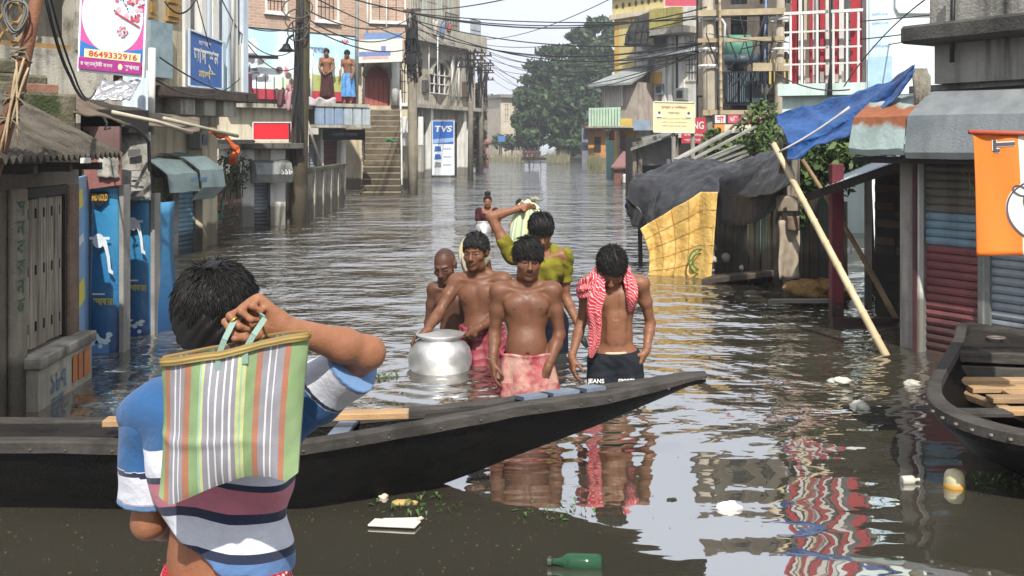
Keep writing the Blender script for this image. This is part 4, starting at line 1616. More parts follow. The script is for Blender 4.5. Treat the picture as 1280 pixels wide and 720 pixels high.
def main_boat():
 t = thing('wooden_boat', 'long black wooden boat with a raised pointed prow lying across the street', 'boat', (-1.5, 4.75, 0))
 np_ = [(-700, 556, .36), (-400, 553, .34), (0, 550, .33), (200, 553, .33), (380, 552, .33), (480, 537, .345), (535, 527, .36), (640, 507, .40), (750, 492, .44), (830, 477, .465), (880, 467, .48)]
 near = np.array([[X(px, (CAMH - z) * F / (py - HZ)), (CAMH - z) * F / (py - HZ), z] for px, py, z in np_])
 fp = [(-600, 525, .30), (-300, 523, .28), (0, 522, .27), (200, 522, .27), (380, 520, .27), (510, 510, .30), (610, 500, .34), (700, 487, .385), (800, 474, .435), (850, 467, .465), (878, 464.5, .48)]
 far = np.array([[X(px, (CAMH - z) * F / (py - HZ)), (CAMH - z) * F / (py - HZ), z] for px, py, z in fp])
 kx = [-4.4, -3.9, -3.0, -.95, -.4, -.155, .23, .62, .955]
 kz = [.2, .02, -.12, -.11, 0., .075, .203, .335, .445]
 xs = np.concatenate([np.linspace(-4.3, -.6, 26), np.linspace(-.5, .95, 24)])
 gn = lambda x: np.array([x, np.interp(x, near[:, 0], near[:, 1]), np.interp(x, near[:, 0], near[:, 2])])
 gf = lambda x: np.array([x, np.interp(x, far[:, 0], far[:, 1]), np.interp(x, far[:, 0], far[:, 2])])
 keel = lambda x: np.interp(x, kx, kz)
 # hull: outside skin, four strakes a side
 mb = MB()
 rows = []
 for x in xs:
  a, c, k = gn(x), gf(x), keel(x)
  if x > .9: c[1] = max(c[1], a[1] + .05)
  w_ = c[1] - a[1]
  ins = min(.16, w_ * .30)
  k = min(k, a[2] - .05)
  r = []
  for s_ in np.linspace(0, 1, 5):
   y = a[1] + .015 + ins * s_ ** 1.4
   r.append((x, y, a[2] - .035 + (k - a[2] + .035) * s_))
  for s_ in np.linspace(1, 0, 5):
   y = c[1] - .015 - ins * s_ ** 1.4
   r.append((x, max(y, r[4][1] + .004), c[2] - .035 + (k - c[2] + .035) * s_))
  rows.append(r)
 vs = [p for r in rows for p in r]
 n = 10
 fs = [(i * n + j, i * n + j + 1, (i + 1) * n + j + 1, (i + 1) * n + j) for i in range(len(rows) - 1) for j in range(n - 1)]
 fs += [tuple(range(n)), tuple((len(rows) - 1) * n + j for j in range(n - 1, -1, -1))]
 mb.add(vs, [f[::-1] for f in fs])
 # inner skin
 vs2 = []
 for x, r in zip(xs, rows):
  for j, p in enumerate(r):
   sgn = 1 if j < 5 else -1
   vs2.append((p[0], p[1] + sgn * .028, p[2] + (.03 if j in (4, 5) else .01)))
 fi = [(i * n + j, i * n + j + 1, (i + 1) * n + j + 1, (i + 1) * n + j) for i in range(len(rows) - 1) for j in range(n - 1) if xs[i + 1] < .75]
 mb.add(vs2, fi)
 mb.build('hull', TAR, t, sharp=40)
 # rails
 for g, sg in ((gn, 1), (gf, -1)):
  mb = MB()
  vs, fs = [], []
  for x in xs:
   p = g(x)
   w_ = gf(x)[1] - gn(x)[1]
   wd = min(.055, max(w_ * .42, .008))
   y0, y1 = (p[1] - .012, p[1] + wd) if sg > 0 else (p[1] - wd, p[1] + .012)
   h_ = (.052 if sg > 0 else .045) * min(1, .3 + w_ * 2.2)
   wob = .002 * math.sin(x * 9) + .001 * math.sin(x * 23 + 1)
   vs += [(x, y0, p[2] - h_ + wob), (x, y0, p[2] - .008 + wob), (x, y0 + .012, p[2] + wob), (x, y1, p[2] + wob), (x, y1, p[2] - h_ + wob)]
  m_ = 5
  for i in range(len(xs) - 1):
   for j in range(m_):
    j2 = (j + 1) % m_
    fs.append((i * m_ + j, (i + 1) * m_ + j, (i + 1) * m_ + j2, i * m_ + j2))
  fs += [(0, 1, 2, 3, 4), tuple((len(xs) - 1) * m_ + j for j in (4, 3, 2, 1, 0))]
  mb.add(vs, [f if sg < 3 else f[::-1] for f in fs])
  mb.build('rail', RAILW, t)
 # decks
 for x0, x1, dz in ((-.42, .93, -.03), (-4.2, -1.78, -.022)):
  mb = MB()

  def df(u, v, x0=x0, x1=x1, dz=dz):
   x = x0 + (x1 - x0) * u
   a, c = gn(x), gf(x)
   p = a * (1 - v) + c * v
   if v < .5: p[1] += .012
   else: p[1] -= .005
   p[2] += dz
   return p
  mb.grid(df, 24, 5, .02)
  mb.build('deck', DECKW, t)
 for px0, px1 in ((655, 684), (691, 724), (733, 757)):
  mb = MB()
  x0, x1 = X(px0, 4.86), X(px1, 4.86)
  pa, pb = gn(x0) + (0, .075, 0), gn(x1) + (0, .07, 0)
  qa, qb = gf(x0) + (0, -.055, 0), gf(x1) + (0, -.05, 0)
  sh_ = np.array((-.045, 0, 0))
  up = np.array((0, 0, .012))
  v8 = [pa, pb, qb + sh_, qa + sh_]
  mb.add([p - up * .5 for p in v8] + [p + up for p in v8], [(3, 2, 1, 0), (4, 5, 6, 7), (0, 1, 5, 4), (1, 2, 6, 5), (2, 3, 7, 6), (3, 0, 4, 7)])
  mb.build('slat', BLUEW, t)
 for x0 in (-.78, -1.35, -2.6, -3.3):
  a, c = gn(x0), gf(x0)
  mb = MB()
  mb.bar(a + (0, .03, -.03), c + (0, -.03, -.02), .085, .022)
  mb.build('thwart', BLUEW, t, bevel=.003)
 nails = MB()
 for i in range(17):
  x = -2.5 + i * .2 + rnd.uniform(-.05, .05)
  p = gn(x)
  nails.lathe([(.0, -.004), (.007, -.003), (.007, .003), (.0, .004)], (x, p[1] - .014, p[2] - .035), 6)
 tag(nails.build('rail_nails', plain('rusty_nail', '#5a4a40', .7), t), kind='stuff')
 lettering('12.13', (X(44, 4.75), 4.76, .275), (1, .02, .0), (.35, .9, 0), .17, .09, plain('faded_black_mark', '#0b0b0b', .7), t, 'painted_mark', depth=.005)
 # plank
 pk = MB()
 a = np.array([X(131, 4.66), 4.66, .335])
 c = np.array([X(511, 4.74), 4.74, .352])
 pk.bar(a, c, .085, .032)
 tag(pk.build('plank', RAW, None, bevel=.004), 'pale sawn plank lying lengthwise inside the long black boat', 'plank')


def side_boat():
 t = thing('wooden_boat', 'broad black boat with loose floor boards moored by the roller shutters', 'boat', (3.0, 5.2, 0))
 top = [(2.76, 6.28, .50), (2.60, 6.0, .465), (2.38, 5.62, .44), (2.16, 5.25, .415), (2.03, 4.98, .40), (1.985, 4.78, .385), (2.02, 4.62, .37), (2.12, 4.50, .355), (2.27, 4.40, .345), (2.6, 4.22, .335),
   (3.1, 3.98, .33), (3.7, 3.78, .33), (4.2, 3.85, .33), (4.45, 4.3, .34), (4.4, 4.9, .35), (4.15, 5.5, .37), (3.7, 6.0, .40), (3.25, 6.25, .44), (2.98, 6.33, .475)]
 top = np.array(top)
 # resample closed loop
 m = len(top)
 dn = []
 for i in range(m):
  p0, p1, p2, p3 = top[i - 1], top[i], top[(i + 1) % m], top[(i + 2) % m]
  for a in np.linspace(0, 1, 5)[:-1]:
   dn.append(.5 * ((2 * p1) + (p2 - p0) * a + (2 * p0 - 5 * p1 + 4 * p2 - p3) * a ** 2 + (3 * p1 - p0 - 3 * p2 + p3) * a ** 3))
 dn = np.array(dn)
 cen = np.array((3.4, 5.5, 0))
 N = len(dn)

 def ring(f, z=None, dz=0):
  r = cen + (dn - cen) * np.array((f, f, 1))
  r[:, 2] = dn[:, 2] + dz if z is None else z
  return r
 outer = [ring(1.0, dz=-.01), ring(.985, dz=-.09), ring(.84, z=.12), ring(.66, z=.0), ring(.52, z=-.10), ring(.3, z=-.14)]
 # the stem stays further out
 mb = MB()
 vs = np.concatenate(outer)
 fs = [(j * N + i, (j + 1) * N + i, (j + 1) * N + (i + 1) % N, j * N + (i + 1) % N) for j in range(len(outer) - 1) for i in range(N)]
 fs.append(tuple((len(outer) - 1) * N + i for i in range(N)))
 mb.add(vs, [f[::-1] for f in fs])
 inner = [ring(.955, dz=-.02), ring(.93, dz=-.10), ring(.84, z=.19), ring(.74, z=.10), ring(.4, z=.06)]
 vs = np.concatenate(inner)
 fs = [(j * N + i, (j + 1) * N + i, (j + 1) * N + (i + 1) % N, j * N + (i + 1) % N) for j in range(len(inner) - 1) for i in range(N)]
 fs.append(tuple((len(inner) - 1) * N + i for i in range(N)))
 mb.add(vs, fs)
 mb.build('hull', TAR, t, sharp=40)
 mb = MB()
 rr = [ring(1.012, dz=-.05), ring(1.014, dz=-.004), ring(1.006, dz=.004), ring(.950, dz=.0), ring(.948, dz=-.04)]
 vs = np.concatenate(rr)
 k = len(rr)
 fs = [(j * N + i, j * N + (i + 1) % N, ((j + 1) % k) * N + (i + 1) % N, ((j + 1) % k) * N + i) for j in range(k) for i in range(N)]
 mb.add(vs, fs)
 mb.build('rail', RAILW, t, sharp=35)
 # foredeck and its cross beam
 mb = MB()
 fd = [(2.78, 6.20, .475), (2.62, 5.96, .44), (2.52, 5.80, .42), (3.85, 5.66, .375), (3.65, 5.94, .38), (3.22, 6.18, .42), (2.98, 6.25, .45)]
 nfd = len(fd)
 mb.add([(x, y, z) for x, y, z in fd] + [(x, y, z - .03) for x, y, z in fd], [tuple(range(nfd))[::-1], tuple(range(nfd, 2 * nfd))] + [(i, (i + 1) % nfd, nfd + (i + 1) % nfd, nfd + i) for i in range(nfd)])
 mb.build('foredeck', DECKW, t)
 mb = MB()
 mb.bar((2.50, 5.78, .405), (4.0, 5.64, .36), .05, .06)
 mb.bar((2.48, 5.74, .31), (4.05, 5.60, .27), .035, .10)
 mb.build('cross_beam', RAILW, t, bevel=.004)
 mb = MB()
 mb.tube([(2.86 + .05 * math.cos(a), 6.05 + .035 * math.sin(a), .455) for a in np.linspace(0, 2 * pi, 15)], .008, 6, caps=False)
 mb.build('mooring_ring', plain('rusty_iron', '#6a6058', .6, .5), t, smooth=True)
 mb = MB()
 mb.bar((2.06, 4.92, .31), (2.40, 4.95, .30), .10, .022)
 mb.build('corner_thwart', RAILW, t, bevel=.003)
 # raw timber floor boards
 r0 = random.Random(4)
 bds = [(5.62, 2.38, 4.0, .300, .085, .0), (5.50, 2.46, 4.0, .285, .09, .02), (5.39, 2.62, 4.0, .280, .11, -.03), (5.27, 2.44, 4.0, .288, .09, .01), (5.15, 2.60, 4.0, .28, .08, -.02), (5.03, 2.40, 4.0, .288, .085, .03),
   (4.92, 2.52, 3.9, .282, .08, -.01), (4.80, 2.46, 3.8, .285, .08, .0), (4.68, 2.7, 3.8, .28, .08, .0)]
 for y, x0, x1, z, wd, sk in bds:
  mb = MB()
  mb.bar((x0 + r0.uniform(-.02, .02), y, z), (x1, y + sk - .03, z), wd, .028)
  mb.build('floor_board', RAW if r0.random() < .6 else RAWD, t, bevel=.003)
 for (x0, y0), (x1, y1) in (((2.42, 5.6), (2.62, 4.70)), ((2.85, 5.6), (2.95, 4.6)), ((3.4, 5.6), (3.4, 4.6))):
  mb = MB()
  mb.bar((x0, y0, .25), (x1, y1, .25), .055, .035)
  mb.build('bearer', RAWD, t, bevel=.003)
 mb = MB()
 for i in range(0, N, 2):
  p = ring(1.018, dz=-.028)[i]
  if p[0] < 3.2: mb.lathe([(0, -.006), (.009, -.004), (.009, .004), (0, .006)], p, 6)
 tag(mb.build('rail_nails', plain('bright_nail', '#8a8378', .5, .6), t), kind='stuff')


main_boat()
side_boat()

# ---------------------------------------------------------------- floating litter
def blob(c, r, seed, sq=(1, 1, .5), n=12):
 r0 = np.random.default_rng(seed)
 ph = r0.uniform(0, 6, 6)
 mb = MB()

 def f(u, v):
  a, b_ = 2 * pi * u, pi * (v - .5)
  k = 1 + .2 * math.sin(2 * a + ph[0]) + .15 * math.sin(3 * a + 3 * b_ + ph[1]) + .11 * math.sin(5 * b_ + 4 * a + ph[2]) + .08 * math.sin(9 * a - 6 * b_ + ph[3])
  return np.asarray(c) + r * k * np.array((math.cos(a) * math.cos(b_) * sq[0], math.sin(a) * math.cos(b_) * sq[1], math.sin(b_) * sq[2]))
 mb.grid(f, n * 2 + 1, n)
 return mb


def on_water(px, py):
 d = CAMH * F / (py - HZ)
 return np.array([X(px, d), d, 0.0])


WHITEP = plain('dirty_white_plastic', '#b5b3a6', .45, var=.3)
tag(blob(on_water(477, 621), .022, 1, (1.3, 1, .8)).build('litter', plain('pale_shell', '#c9b6a2', .6), None, smooth=True), 'small pale shell floating beside the black boat', 'litter')
tag(blob(on_water(506, 628), .03, 2, (1.6, 1, .35)).build('litter', plain('orange_peel', '#a8905a', .7), None, smooth=True), 'yellowish peel floating just in front of the black boat', 'litter')
for k, (px, py, r, lab) in enumerate(((525, 648, .012, 'tiny white scrap floating beside the white board'), (840, 625, .016, 'small dark clump floating on the bright water below the prow'), (1050, 477, .05, 'flat white foam piece floating up by the bamboo pole'),
          (1140, 480, .05, 'white foam piece floating in front of the red and blue shutter'), (905, 345, .05, 'white litter floating beside the yellow tarpaulin'), (1076, 510, .045, 'white plastic tub floating in mid street'))):
 tag(blob(on_water(px, py), r, 10 + k, (1.3, 1, .5 if k != 5 else .8)).build('litter', WHITEP if k != 1 else plain('dark_clump', '#2a2a22', .9), None, smooth=True), lab, 'litter')
tag(blob(on_water(911, 635), .047, 30, (1, .9, .5)).build('litter', plain('white_bag_plastic', '#d8d6d0', .4, var=.1), None, smooth=True), 'rounded white plastic bag floating right of the reflections', 'litter')
# foam board
mb = MB()
c = on_water(493, 658)
mb.obox(c + (0, 0, .012), np.array((.10, -.012, 0)), np.array((.01, .035, 0)), np.array((0, 0, .006)))
mb.obox(c + (.02, .03, .014), np.array((.075, -.006, .004)), np.array((.0, .008, 0)), np.array((0, 0, .01)))
tag(mb.build('foam_board', plain('white_foam', '#c7c3b8', .8), None, bevel=.004), 'flat white foam tray floating in front of the black boat', 'litter')


def bottle(c, ax, L, r, mat, label, capmat=None):
 ax = nz(ax)
 t = thing('bottle', label, 'bottle', c)
 pts = [c + ax * L * s_ for s_ in (0, .02, .3, .6, .68, .76, .84, .97)]
 mb = MB()
 mb.tube(pts, [r * .8, r, r, r, r * .9, r * .5, r * .36, r * .36], 18)
 mb.build('bottle_body', mat, t, smooth=True)
 mb = MB()
 mb.tube([c + ax * L * .95, c + ax * L * 1.03], r * .42, 12)
 mb.build('cap', capmat or WHITEP, t)


GREENG = NT('green_glass').p(Roughness=.08, IOR=1.5, Transmission_Weight=.55)
GREENG.base((.015, .10, .035))
c = on_water(752, 708)
bottle(c + (0, 0, .012), (-1, .04, .02), .20, .034, GREENG.m, 'dark green glass bottle floating on its side at the bottom of the picture', plain('dark_cap', '#2a3a2c', .5))
bottle(on_water(1127, 604) + (0, 0, .012), (1, .1, .02), .085, .022, WHITEP, 'small white plastic bottle floating left of the yellow jar')
PALE = NT('yellowed_plastic').p(Roughness=.35, Transmission_Weight=.15)
PALE.base(PALE.mix(PALE.noise(PALE.n('NewGeometry').outputs['Position'], 20, 4), hexc('#b9ad7c'), hexc('#c8c2a4')))
c = on_water(1193, 608)
jt = thing('jar', 'yellowed plastic jar bobbing upright in front of the moored boat', 'jar', c)
mb = MB()
mb.lathe([(.0, -.08), (.04, -.08), (.046, -.05), (.046, .03), (.044, .055), (.034, .072), (.015, .080), (.0, .081)], c, 28)
mb.build('jar_body', PALE.m, jt, smooth=True)
mb = MB()
mb.lathe([(.047, -.02), (.049, -.018), (.049, .016), (.047, .018)], c, 28)
mb.build('label_band', plain('ochre_label', '#b58a3c', .6), jt, smooth=True)


def weeds(px, py, r, n, seed, lab):
 r0 = random.Random(seed)
 c = on_water(px, py)
 mb = MB()
 for i in range(n):
  a, q_ = r0.uniform(0, 2 * pi), r * math.sqrt(r0.random())
  p = c + (q_ * math.cos(a) * 1.6, q_ * math.sin(a), .004)
  b_, s_ = r0.uniform(0, 2 * pi), r0.uniform(.008, .022)
  dx, dy = math.cos(b_) * s_, math.sin(b_) * s_
  h_ = r0.uniform(.002, .03)
  mb.add([p + (-dx, -dy, 0), p + (dy * .4, -dx * .4, h_), p + (dx, dy, h_ * .5), p + (-dy * .4, dx * .4, h_)], [(0, 1, 2, 3)])
 tag(mb.build('floating_weed', WEED, None), lab, 'water weed', kind='stuff')


WEED = plain('weed_green', '#3d5a1e', .6, var=.4, scale=40)
weeds(470, 472, .10, 90, 1, 'clump of green weed floating left of the aluminium pot')
weeds(520, 634, .13, 34, 2, 'scattered green weed along the waterline of the black boat')
weeds(1240, 604, .14, 70, 3, 'strand of green weed floating right of the yellow jar')
weeds(690, 640, .12, 30, 5, 'sparse weed floating over the reflections of the bathers')
r0 = random.Random(77)
mb = MB()
for i in range(330):
 px, py = r0.uniform(380, 1270), r0.triangular(300, 719, 660)
 if i < 170: px, py = r0.uniform(0, 700), r0.uniform(636, 718)
 p = on_water(px, py)
 s_ = r0.uniform(.0015, .005)
 a = r0.uniform(0, 6)
 mb.add([p + (s_ * math.cos(a + k * 1.57) * (1.6 if k % 2 else .7), s_ * math.sin(a + k * 1.57), .003) for k in range(4)], [(0, 1, 2, 3)])
tag(mb.build('floating_scum', plain('scum', '#6d6a4c', .8, var=.5, scale=20), None), 'tiny specks of scum scattered over the brown water', 'scum', kind='stuff')
# ---------------------------------------------------------------- building kit
CONC = wmat('stained_concrete', '#aaa69a', '#8d897d', 1.6, .9, .01, 50, streak='#2c2a25', streak_amt=.75, patch='#4e4b43', patch_amt=.35, tide='#3a3326', tide_z=.25)
BEIGE = wmat('beige_plaster', '#bdb197', '#a4987f', 1.4, .9, .008, 60, streak='#3e382c', streak_amt=.6, patch='#6d6351', patch_amt=.3, tide='#40382a', tide_z=.3)
CREAM = wmat('cream_plaster', '#cfc6af', '#b9af97', 1.0, .9, .008, 60, streak='#4c463a', streak_amt=.5, patch='#857b66', patch_amt=.3, tide='#4a4232', tide_z=.3)
WHITEW = wmat('whitewash', '#d8d7d1', '#c2c1ba', 1.5, .85, .006, 70, streak='#55534c', streak_amt=.45, patch='#85837b', patch_amt=.25, tide='#4a4436', tide_z=.35)
PALEBL = wmat('pale_blue_paint', '#c6d1da', '#adbbc5', 1.3, .8, .004, 60, streak='#5a6068', streak_amt=.4)
MOSSY = wmat('mossy_masonry', '#6e6754', '#504c3e', 3.0, .95, .02, 40, patch='#343d20', patch_amt=.48, patch_scale=2.5, streak='#1d1c17', streak_amt=.6)
DARKW = wmat('dark_timber', '#2b251f', '#1c1814', 4, .85, .006, 90, grain=((9, 9, .8), 3.0, (.018, .015, .012)))
GREYWD = wmat('weathered_grey_timber', '#857c6e', '#62594d', 3, .85, .006, 90, grain=((22, 22, 1.2), 2.0, (.055, .047, .038)), tide='#2b261e', tide_z=.5)
TIN = wmat('galvanised_tin', '#a0aaac', '#869194', 2.5, .5, .003, 60, streak='#4a4f50', streak_amt=.5, patch='#5e6668', patch_amt=.3, metal=.35)
TIND = wmat('dull_tin', '#7a807d', '#5b605e', 3, .6, .004, 60, streak='#33352f', streak_amt=.6, patch='#57483a', patch_amt=.36, metal=.2)
ASB = wmat('old_corrugated_sheet', '#5e574d', '#474138', 3.5, .95, .012, 60, streak='#25221c', streak_amt=.4, patch='#36342a', patch_amt=.42, patch_scale=4)
BRICKM = wmat('brick_clay', '#96705e', '#785648', 6, .9, .01, 90, patch='#4b3c30', patch_amt=.3, patch_scale=3)
BRICKO = wmat('mossy_brick', '#7d6452', '#5f4a3b', 5, .95, .012, 80, patch='#38402a', patch_amt=.42, patch_scale=2.2, tide='#2f2a20', tide_z=.4)
SLATG = wmat('slat_grey_paint', '#858d94', '#6f777e', 3, .55, .002, 80, streak='#3a3c3d', streak_amt=.5, patch='#574f46', patch_amt=.25, metal=.1, tide='#3a342a', tide_z=.25)
SLATB = wmat('slat_blue_paint', '#7397ac', '#5f8094', 3, .5, .002, 80, streak='#33404a', streak_amt=.5, patch='#566066', patch_amt=.25, metal=.1, tide='#2f3432', tide_z=.25)
SLATGR = wmat('slat_green_paint', '#b0bea0', '#919f85', 3, .6, .002, 80, streak='#4a4f40', streak_amt=.5)
SLATM = wmat('slat_maroon_paint', '#5e3438', '#4a2a2e', 3, .6, .002, 80, streak='#2e2022', streak_amt=.5, tide='#2d2320', tide_z=.2)
GLASSD = NT('dark_window').p(Roughness=.08).m
GLASSD.node_tree.nodes['Principled BSDF'].inputs['Base Color'].default_value = (.012, .014, .016, 1)
DARK = plain('dark_interior', '#1a1917', .9)  # near-black colour standing in for shade in openings, gaps and under hoods
BLACKM = plain('black_metal', '#1b1c1e', .55, .3)
WHITEM = plain('white_paint', '#c9c9c4', .5, var=.15)
CABLE = plain('black_cable', '#161616', .6)
ROPE = plain('jute_rope', '#6d6250', .95, bump=.004)
BAMBOO = wmat('bamboo_cane', '#a8977a', '#8a795d', 4, .6, .003, 60, patch='#5e4e34', patch_amt=.28, patch_scale=6)


def slat_mesh(name, L, pitch, mats):
 """one roller shutter lath, local x along, z up, bulging to -y"""
 mb = MB()
 prof = [(0, 0), (-.012, pitch * .18), (-.019, pitch * .5), (-.012, pitch * .82), (0, pitch * .97)]
 n = len(prof)
 vs = [(x, y, z) for x in (0, L) for y, z in prof]
 mb.add(vs, [(j, n + j, n + j + 1, j + 1) for j in range(n - 1)] + [(0, n - 1, 2 * n - 1, n)])
 return mb.mesh(name, mats)


def shutter(fr, u0, u1, z0, z1, n, parent, mats, pitch=.075, label=None):
 """roller shutter: rails and bottom bar, with every lath an object; mats(z) picks the paint"""
 mb = MB()
 fr.box(mb, u0 - .04, u0, n - .05, n + .04, z0, z1)
 fr.box(mb, u1, u1 + .04, n - .05, n + .04, z0, z1)
 fr.box(mb, u0, u1, n - .03, n - .02, z0, z1)
 s = mb.build('roller_shutter', BLACKM if parent is None else TIND, parent)
 if label: s['label'] = label
 off = wloc(s)
 k = int((z1 - z0) / pitch)
 cache = {}
 for i in range(k):
  z = z0 + i * pitch
  m = mats(z) if callable(mats) else mats
  if m.name not in cache: cache[m.name] = slat_mesh('slat', u1 - u0, pitch, m)
  o = bpy.data.objects.new('slat', cache[m.name])
  COL.objects.link(o)
  o.parent = s
  p = fr.pt(u0, n, z)
  o.location = p - off
  a = fr.ang
  # bulge must face along n
  if np.dot(fr.n, np.array((math.sin(a), -math.cos(a), 0))) < 0:
   p = fr.pt(u1, n, z)
   o.location = p - off
   a += pi
  o.rotation_euler = (0, 0, a)
 return s


def awning(fr, u0, u1, prof, parent, mat, name='awning', ribs=0, thick=.012):
 """folded sheet metal hood: prof = (n, z) points from the wall outward and down"""
 mb = MB()
 nu = max(2, ribs * 4 + 1)
 L = len(prof)

 def f(u, v):
  t = v * (L - 1)
  i = min(int(t), L - 2)
  a = t - i
  n = prof[i][0] * (1 - a) + prof[i + 1][0] * a
  z = prof[i][1] * (1 - a) + prof[i + 1][1] * a
  return fr.pt(u0 + (u1 - u0) * u, n, z + .006 * math.sin(u * 40) * (ribs > 0) + .01 * vnoise(u * 4, v * 3, u0))
 mb.grid(f, max(nu, 8), (L - 1) * 4 + 1, thick)
 return mb.build(name, mat, parent, sharp=25)


def corrugated(fr, u0, u1, n0, z0, n1, z1, pitch, amp, parent, mat, name='roof_sheet', uv_skew=0.0, thick=.006):
 mb = MB()
 nu = int((u1 - u0) / pitch * 6) + 1

 def f(u, v):
  uu = u0 + (u1 - u0) * u
  return fr.pt(uu + uv_skew * v, n0 + (n1 - n0) * v, z0 + (z1 - z0) * v + amp * math.sin(2 * pi * uu / pitch) + .012 * vnoise(uu * 2, v * 2, 3))
 mb.grid(f, nu, 7, thick)
 return mb.build(name, mat, parent, smooth=True)


def window(fr, u0, u1, z0, z1, n, parent, frame_mat, bars=3, glass=None, sill=True, d=.06, bmat=None):
 mb = MB()
 w = .06
 fr.box(mb, u0 - w, u1 + w, n - d, n + .03, z1, z1 + w)
 fr.box(mb, u0 - w, u1 + w, n - d, n + .03, z0 - w, z0)
 fr.box(mb, u0 - w, u0, n - d, n + .03, z0, z1)
 fr.box(mb, u1, u1 + w, n - d, n + .03, z0, z1)
 o = mb.build('window', frame_mat, parent)
 mb = MB()
 fr.box(mb, u0, u1, n - d, n - d + .01, z0, z1)
 mb.build('pane', glass or GLASSD, o)
 if bars:
  mb = MB()
  for i in range(1, bars + 1):
   u = u0 + (u1 - u0) * i / (bars + 1)
   fr.box(mb, u - .012, u + .012, n - .02, n + .005, z0, z1)
  for z in (z0 + (z1 - z0) * .33, z0 + (z1 - z0) * .66): fr.box(mb, u0, u1, n - .024, n + .008, z - .012, z + .012)
  mb.build('grille', bmat or BLACKM, o)
 if sill:
  mb = MB()
  fr.box(mb, u0 - .1, u1 + .1, n - .01, n + .10, z0 - .12, z0 - w - .002)
  mb.build('sill', frame_mat, o)
 return o


def decal(parent, org, ux, uz, pts, mat, depth=.004, name='printed_shape'):
 org, ux, uz = (np.asarray(q, float) for q in (org, ux, uz))
 nn = np.cross(ux, uz)
 mb = MB()
 mb.add([org + ux * a + uz * b + nn * depth for a, b in pts], [tuple(range(len(pts)))])
 return mb.build(name, mat, parent)


def ell_pts(cx, cz, rx, rz, n=24, a0=0, a1=2 * pi):
 return [(cx + rx * math.cos(a0 + (a1 - a0) * i / n), cz + rz * math.sin(a0 + (a1 - a0) * i / n)) for i in range(n)]


def rect_pts(x0, x1, z0, z1): return [(x0, z0), (x1, z0), (x1, z1), (x0, z1)]


def signboard(name, label, corners, mat, frame=None, thick=.03, group=None, legs=False):
 """flat board from its four corner points (BL, BR, TR, TL); returns thing, origin (centre), ux, uz, width, height"""
 bl, br, tr, tl = (np.asarray(c, float) for c in corners)
 ux = nz((br - bl) + (tr - tl))
 uz = nz((tl - bl) + (tr - br))
 nn = nz(np.cross(ux, uz))
 cen = (bl + br + tr + tl) / 4
 t = thing(name, label, 'sign', (cen[0], cen[1], min(bl[2], br[2])), group)
 mb = MB()
 f = [bl, br, tr, tl]
 mb.add(f + [p - nn * thick for p in f], [(0, 1, 2, 3), (7, 6, 5, 4), (0, 4, 5, 1), (1, 5, 6, 2), (2, 6, 7, 3), (3, 7, 4, 0)])
 mb.build('panel', mat, t)
 if frame:
  mb = MB()
  for a, b in ((bl, br), (br, tr), (tr, tl), (tl, bl)): mb.bar(a + nn * .004, b + nn * .004, .025, .03, up=nn)
  mb.build('frame', frame, t)
 w_ = np.linalg.norm(br - bl + tr - tl) / 2
 h_ = np.linalg.norm(tl - bl + tr - br) / 2
 return t, cen, ux, uz, w_, h_


def px_sign(name, label, px0, px1, y0, y1, d0, d1, mat, skew=0.0, **kw):
 """board whose top and bottom rows y0,y1 hold at the left end; skew lifts the right end (pixels)"""
 return signboard(name, label, (P(px0, y1, d0), P(px1, y1 - skew, d1), P(px1, y0 - skew, d1), P(px0, y0, d0)), mat, **kw)


def leaf_mass(mb, c, r, n, size, seed, flat=1.0, shell=.55):
 """many small leaf faces through an ellipsoid"""
 g = np.random.default_rng(seed)
 q = g.normal(size=(n, 3))
 q /= np.linalg.norm(q, axis=1, keepdims=True)
 q *= (shell + (1 - shell) * g.random((n, 1))) * (1 + .18 * np.sin(q[:, :1] * 5 + seed) * np.cos(q[:, 2:] * 4 + seed))
 p = np.asarray(c) + q * np.asarray(r)
 a = g.normal(size=(n, 3)); a /= np.linalg.norm(a, axis=1, keepdims=True)
 b = g.normal(size=(n, 3)); b -= a * np.sum(a * b, 1, keepdims=True); b /= np.linalg.norm(b, axis=1, keepdims=True)
 s = size * (.6 + .8 * g.random((n, 1)))
 V = np.stack([p - a * s, p + b * s * .45 * flat, p + a * s, p - b * s * .45 * flat], 1).reshape(-1, 3)
 o = len(mb.v)
 mb.v.extend(map(tuple, V.tolist()))
 mb.f.extend([(o + 4 * i, o + 4 * i + 1, o + 4 * i + 2, o + 4 * i + 3) for i in range(n)])
 mb.m.extend([0] * n)


def leaf_mat(name, c1, c2, c3, scale=1.2):
 t = NT(name)
 vec = t.n('NewGeometry').outputs['Position']
 c = t.mix(t.ramp(t.noise(vec, scale, 4, .6), .35, .65), c1 if not isinstance(c1, str) else hexc(c1), c2)
 g = t.n('NewGeometry')
 c = t.mix(t.ramp(g.outputs['Random Per Island'], .5, 1.0, 0, .7), c, c3)
 t.base(c)
 t.p(Roughness=.6)
 t.b.inputs['Specular IOR Level'].default_value = .3
 return t.m


def tube_thing(name, label, cat, pts, r, mat, n=10, group=None, smooth=True):
 mb = MB()
 mb.tube(pts, r, n)
 return tag(mb.build(name, mat, None, smooth=smooth), label, cat, group)


def sag(a, b, s, n=14):
 a, b = np.asarray(a, float), np.asarray(b, float)
 return [a + (b - a) * t - np.array((0, 0, s * 4 * t * (1 - t))) for t in np.linspace(0, 1, n)]
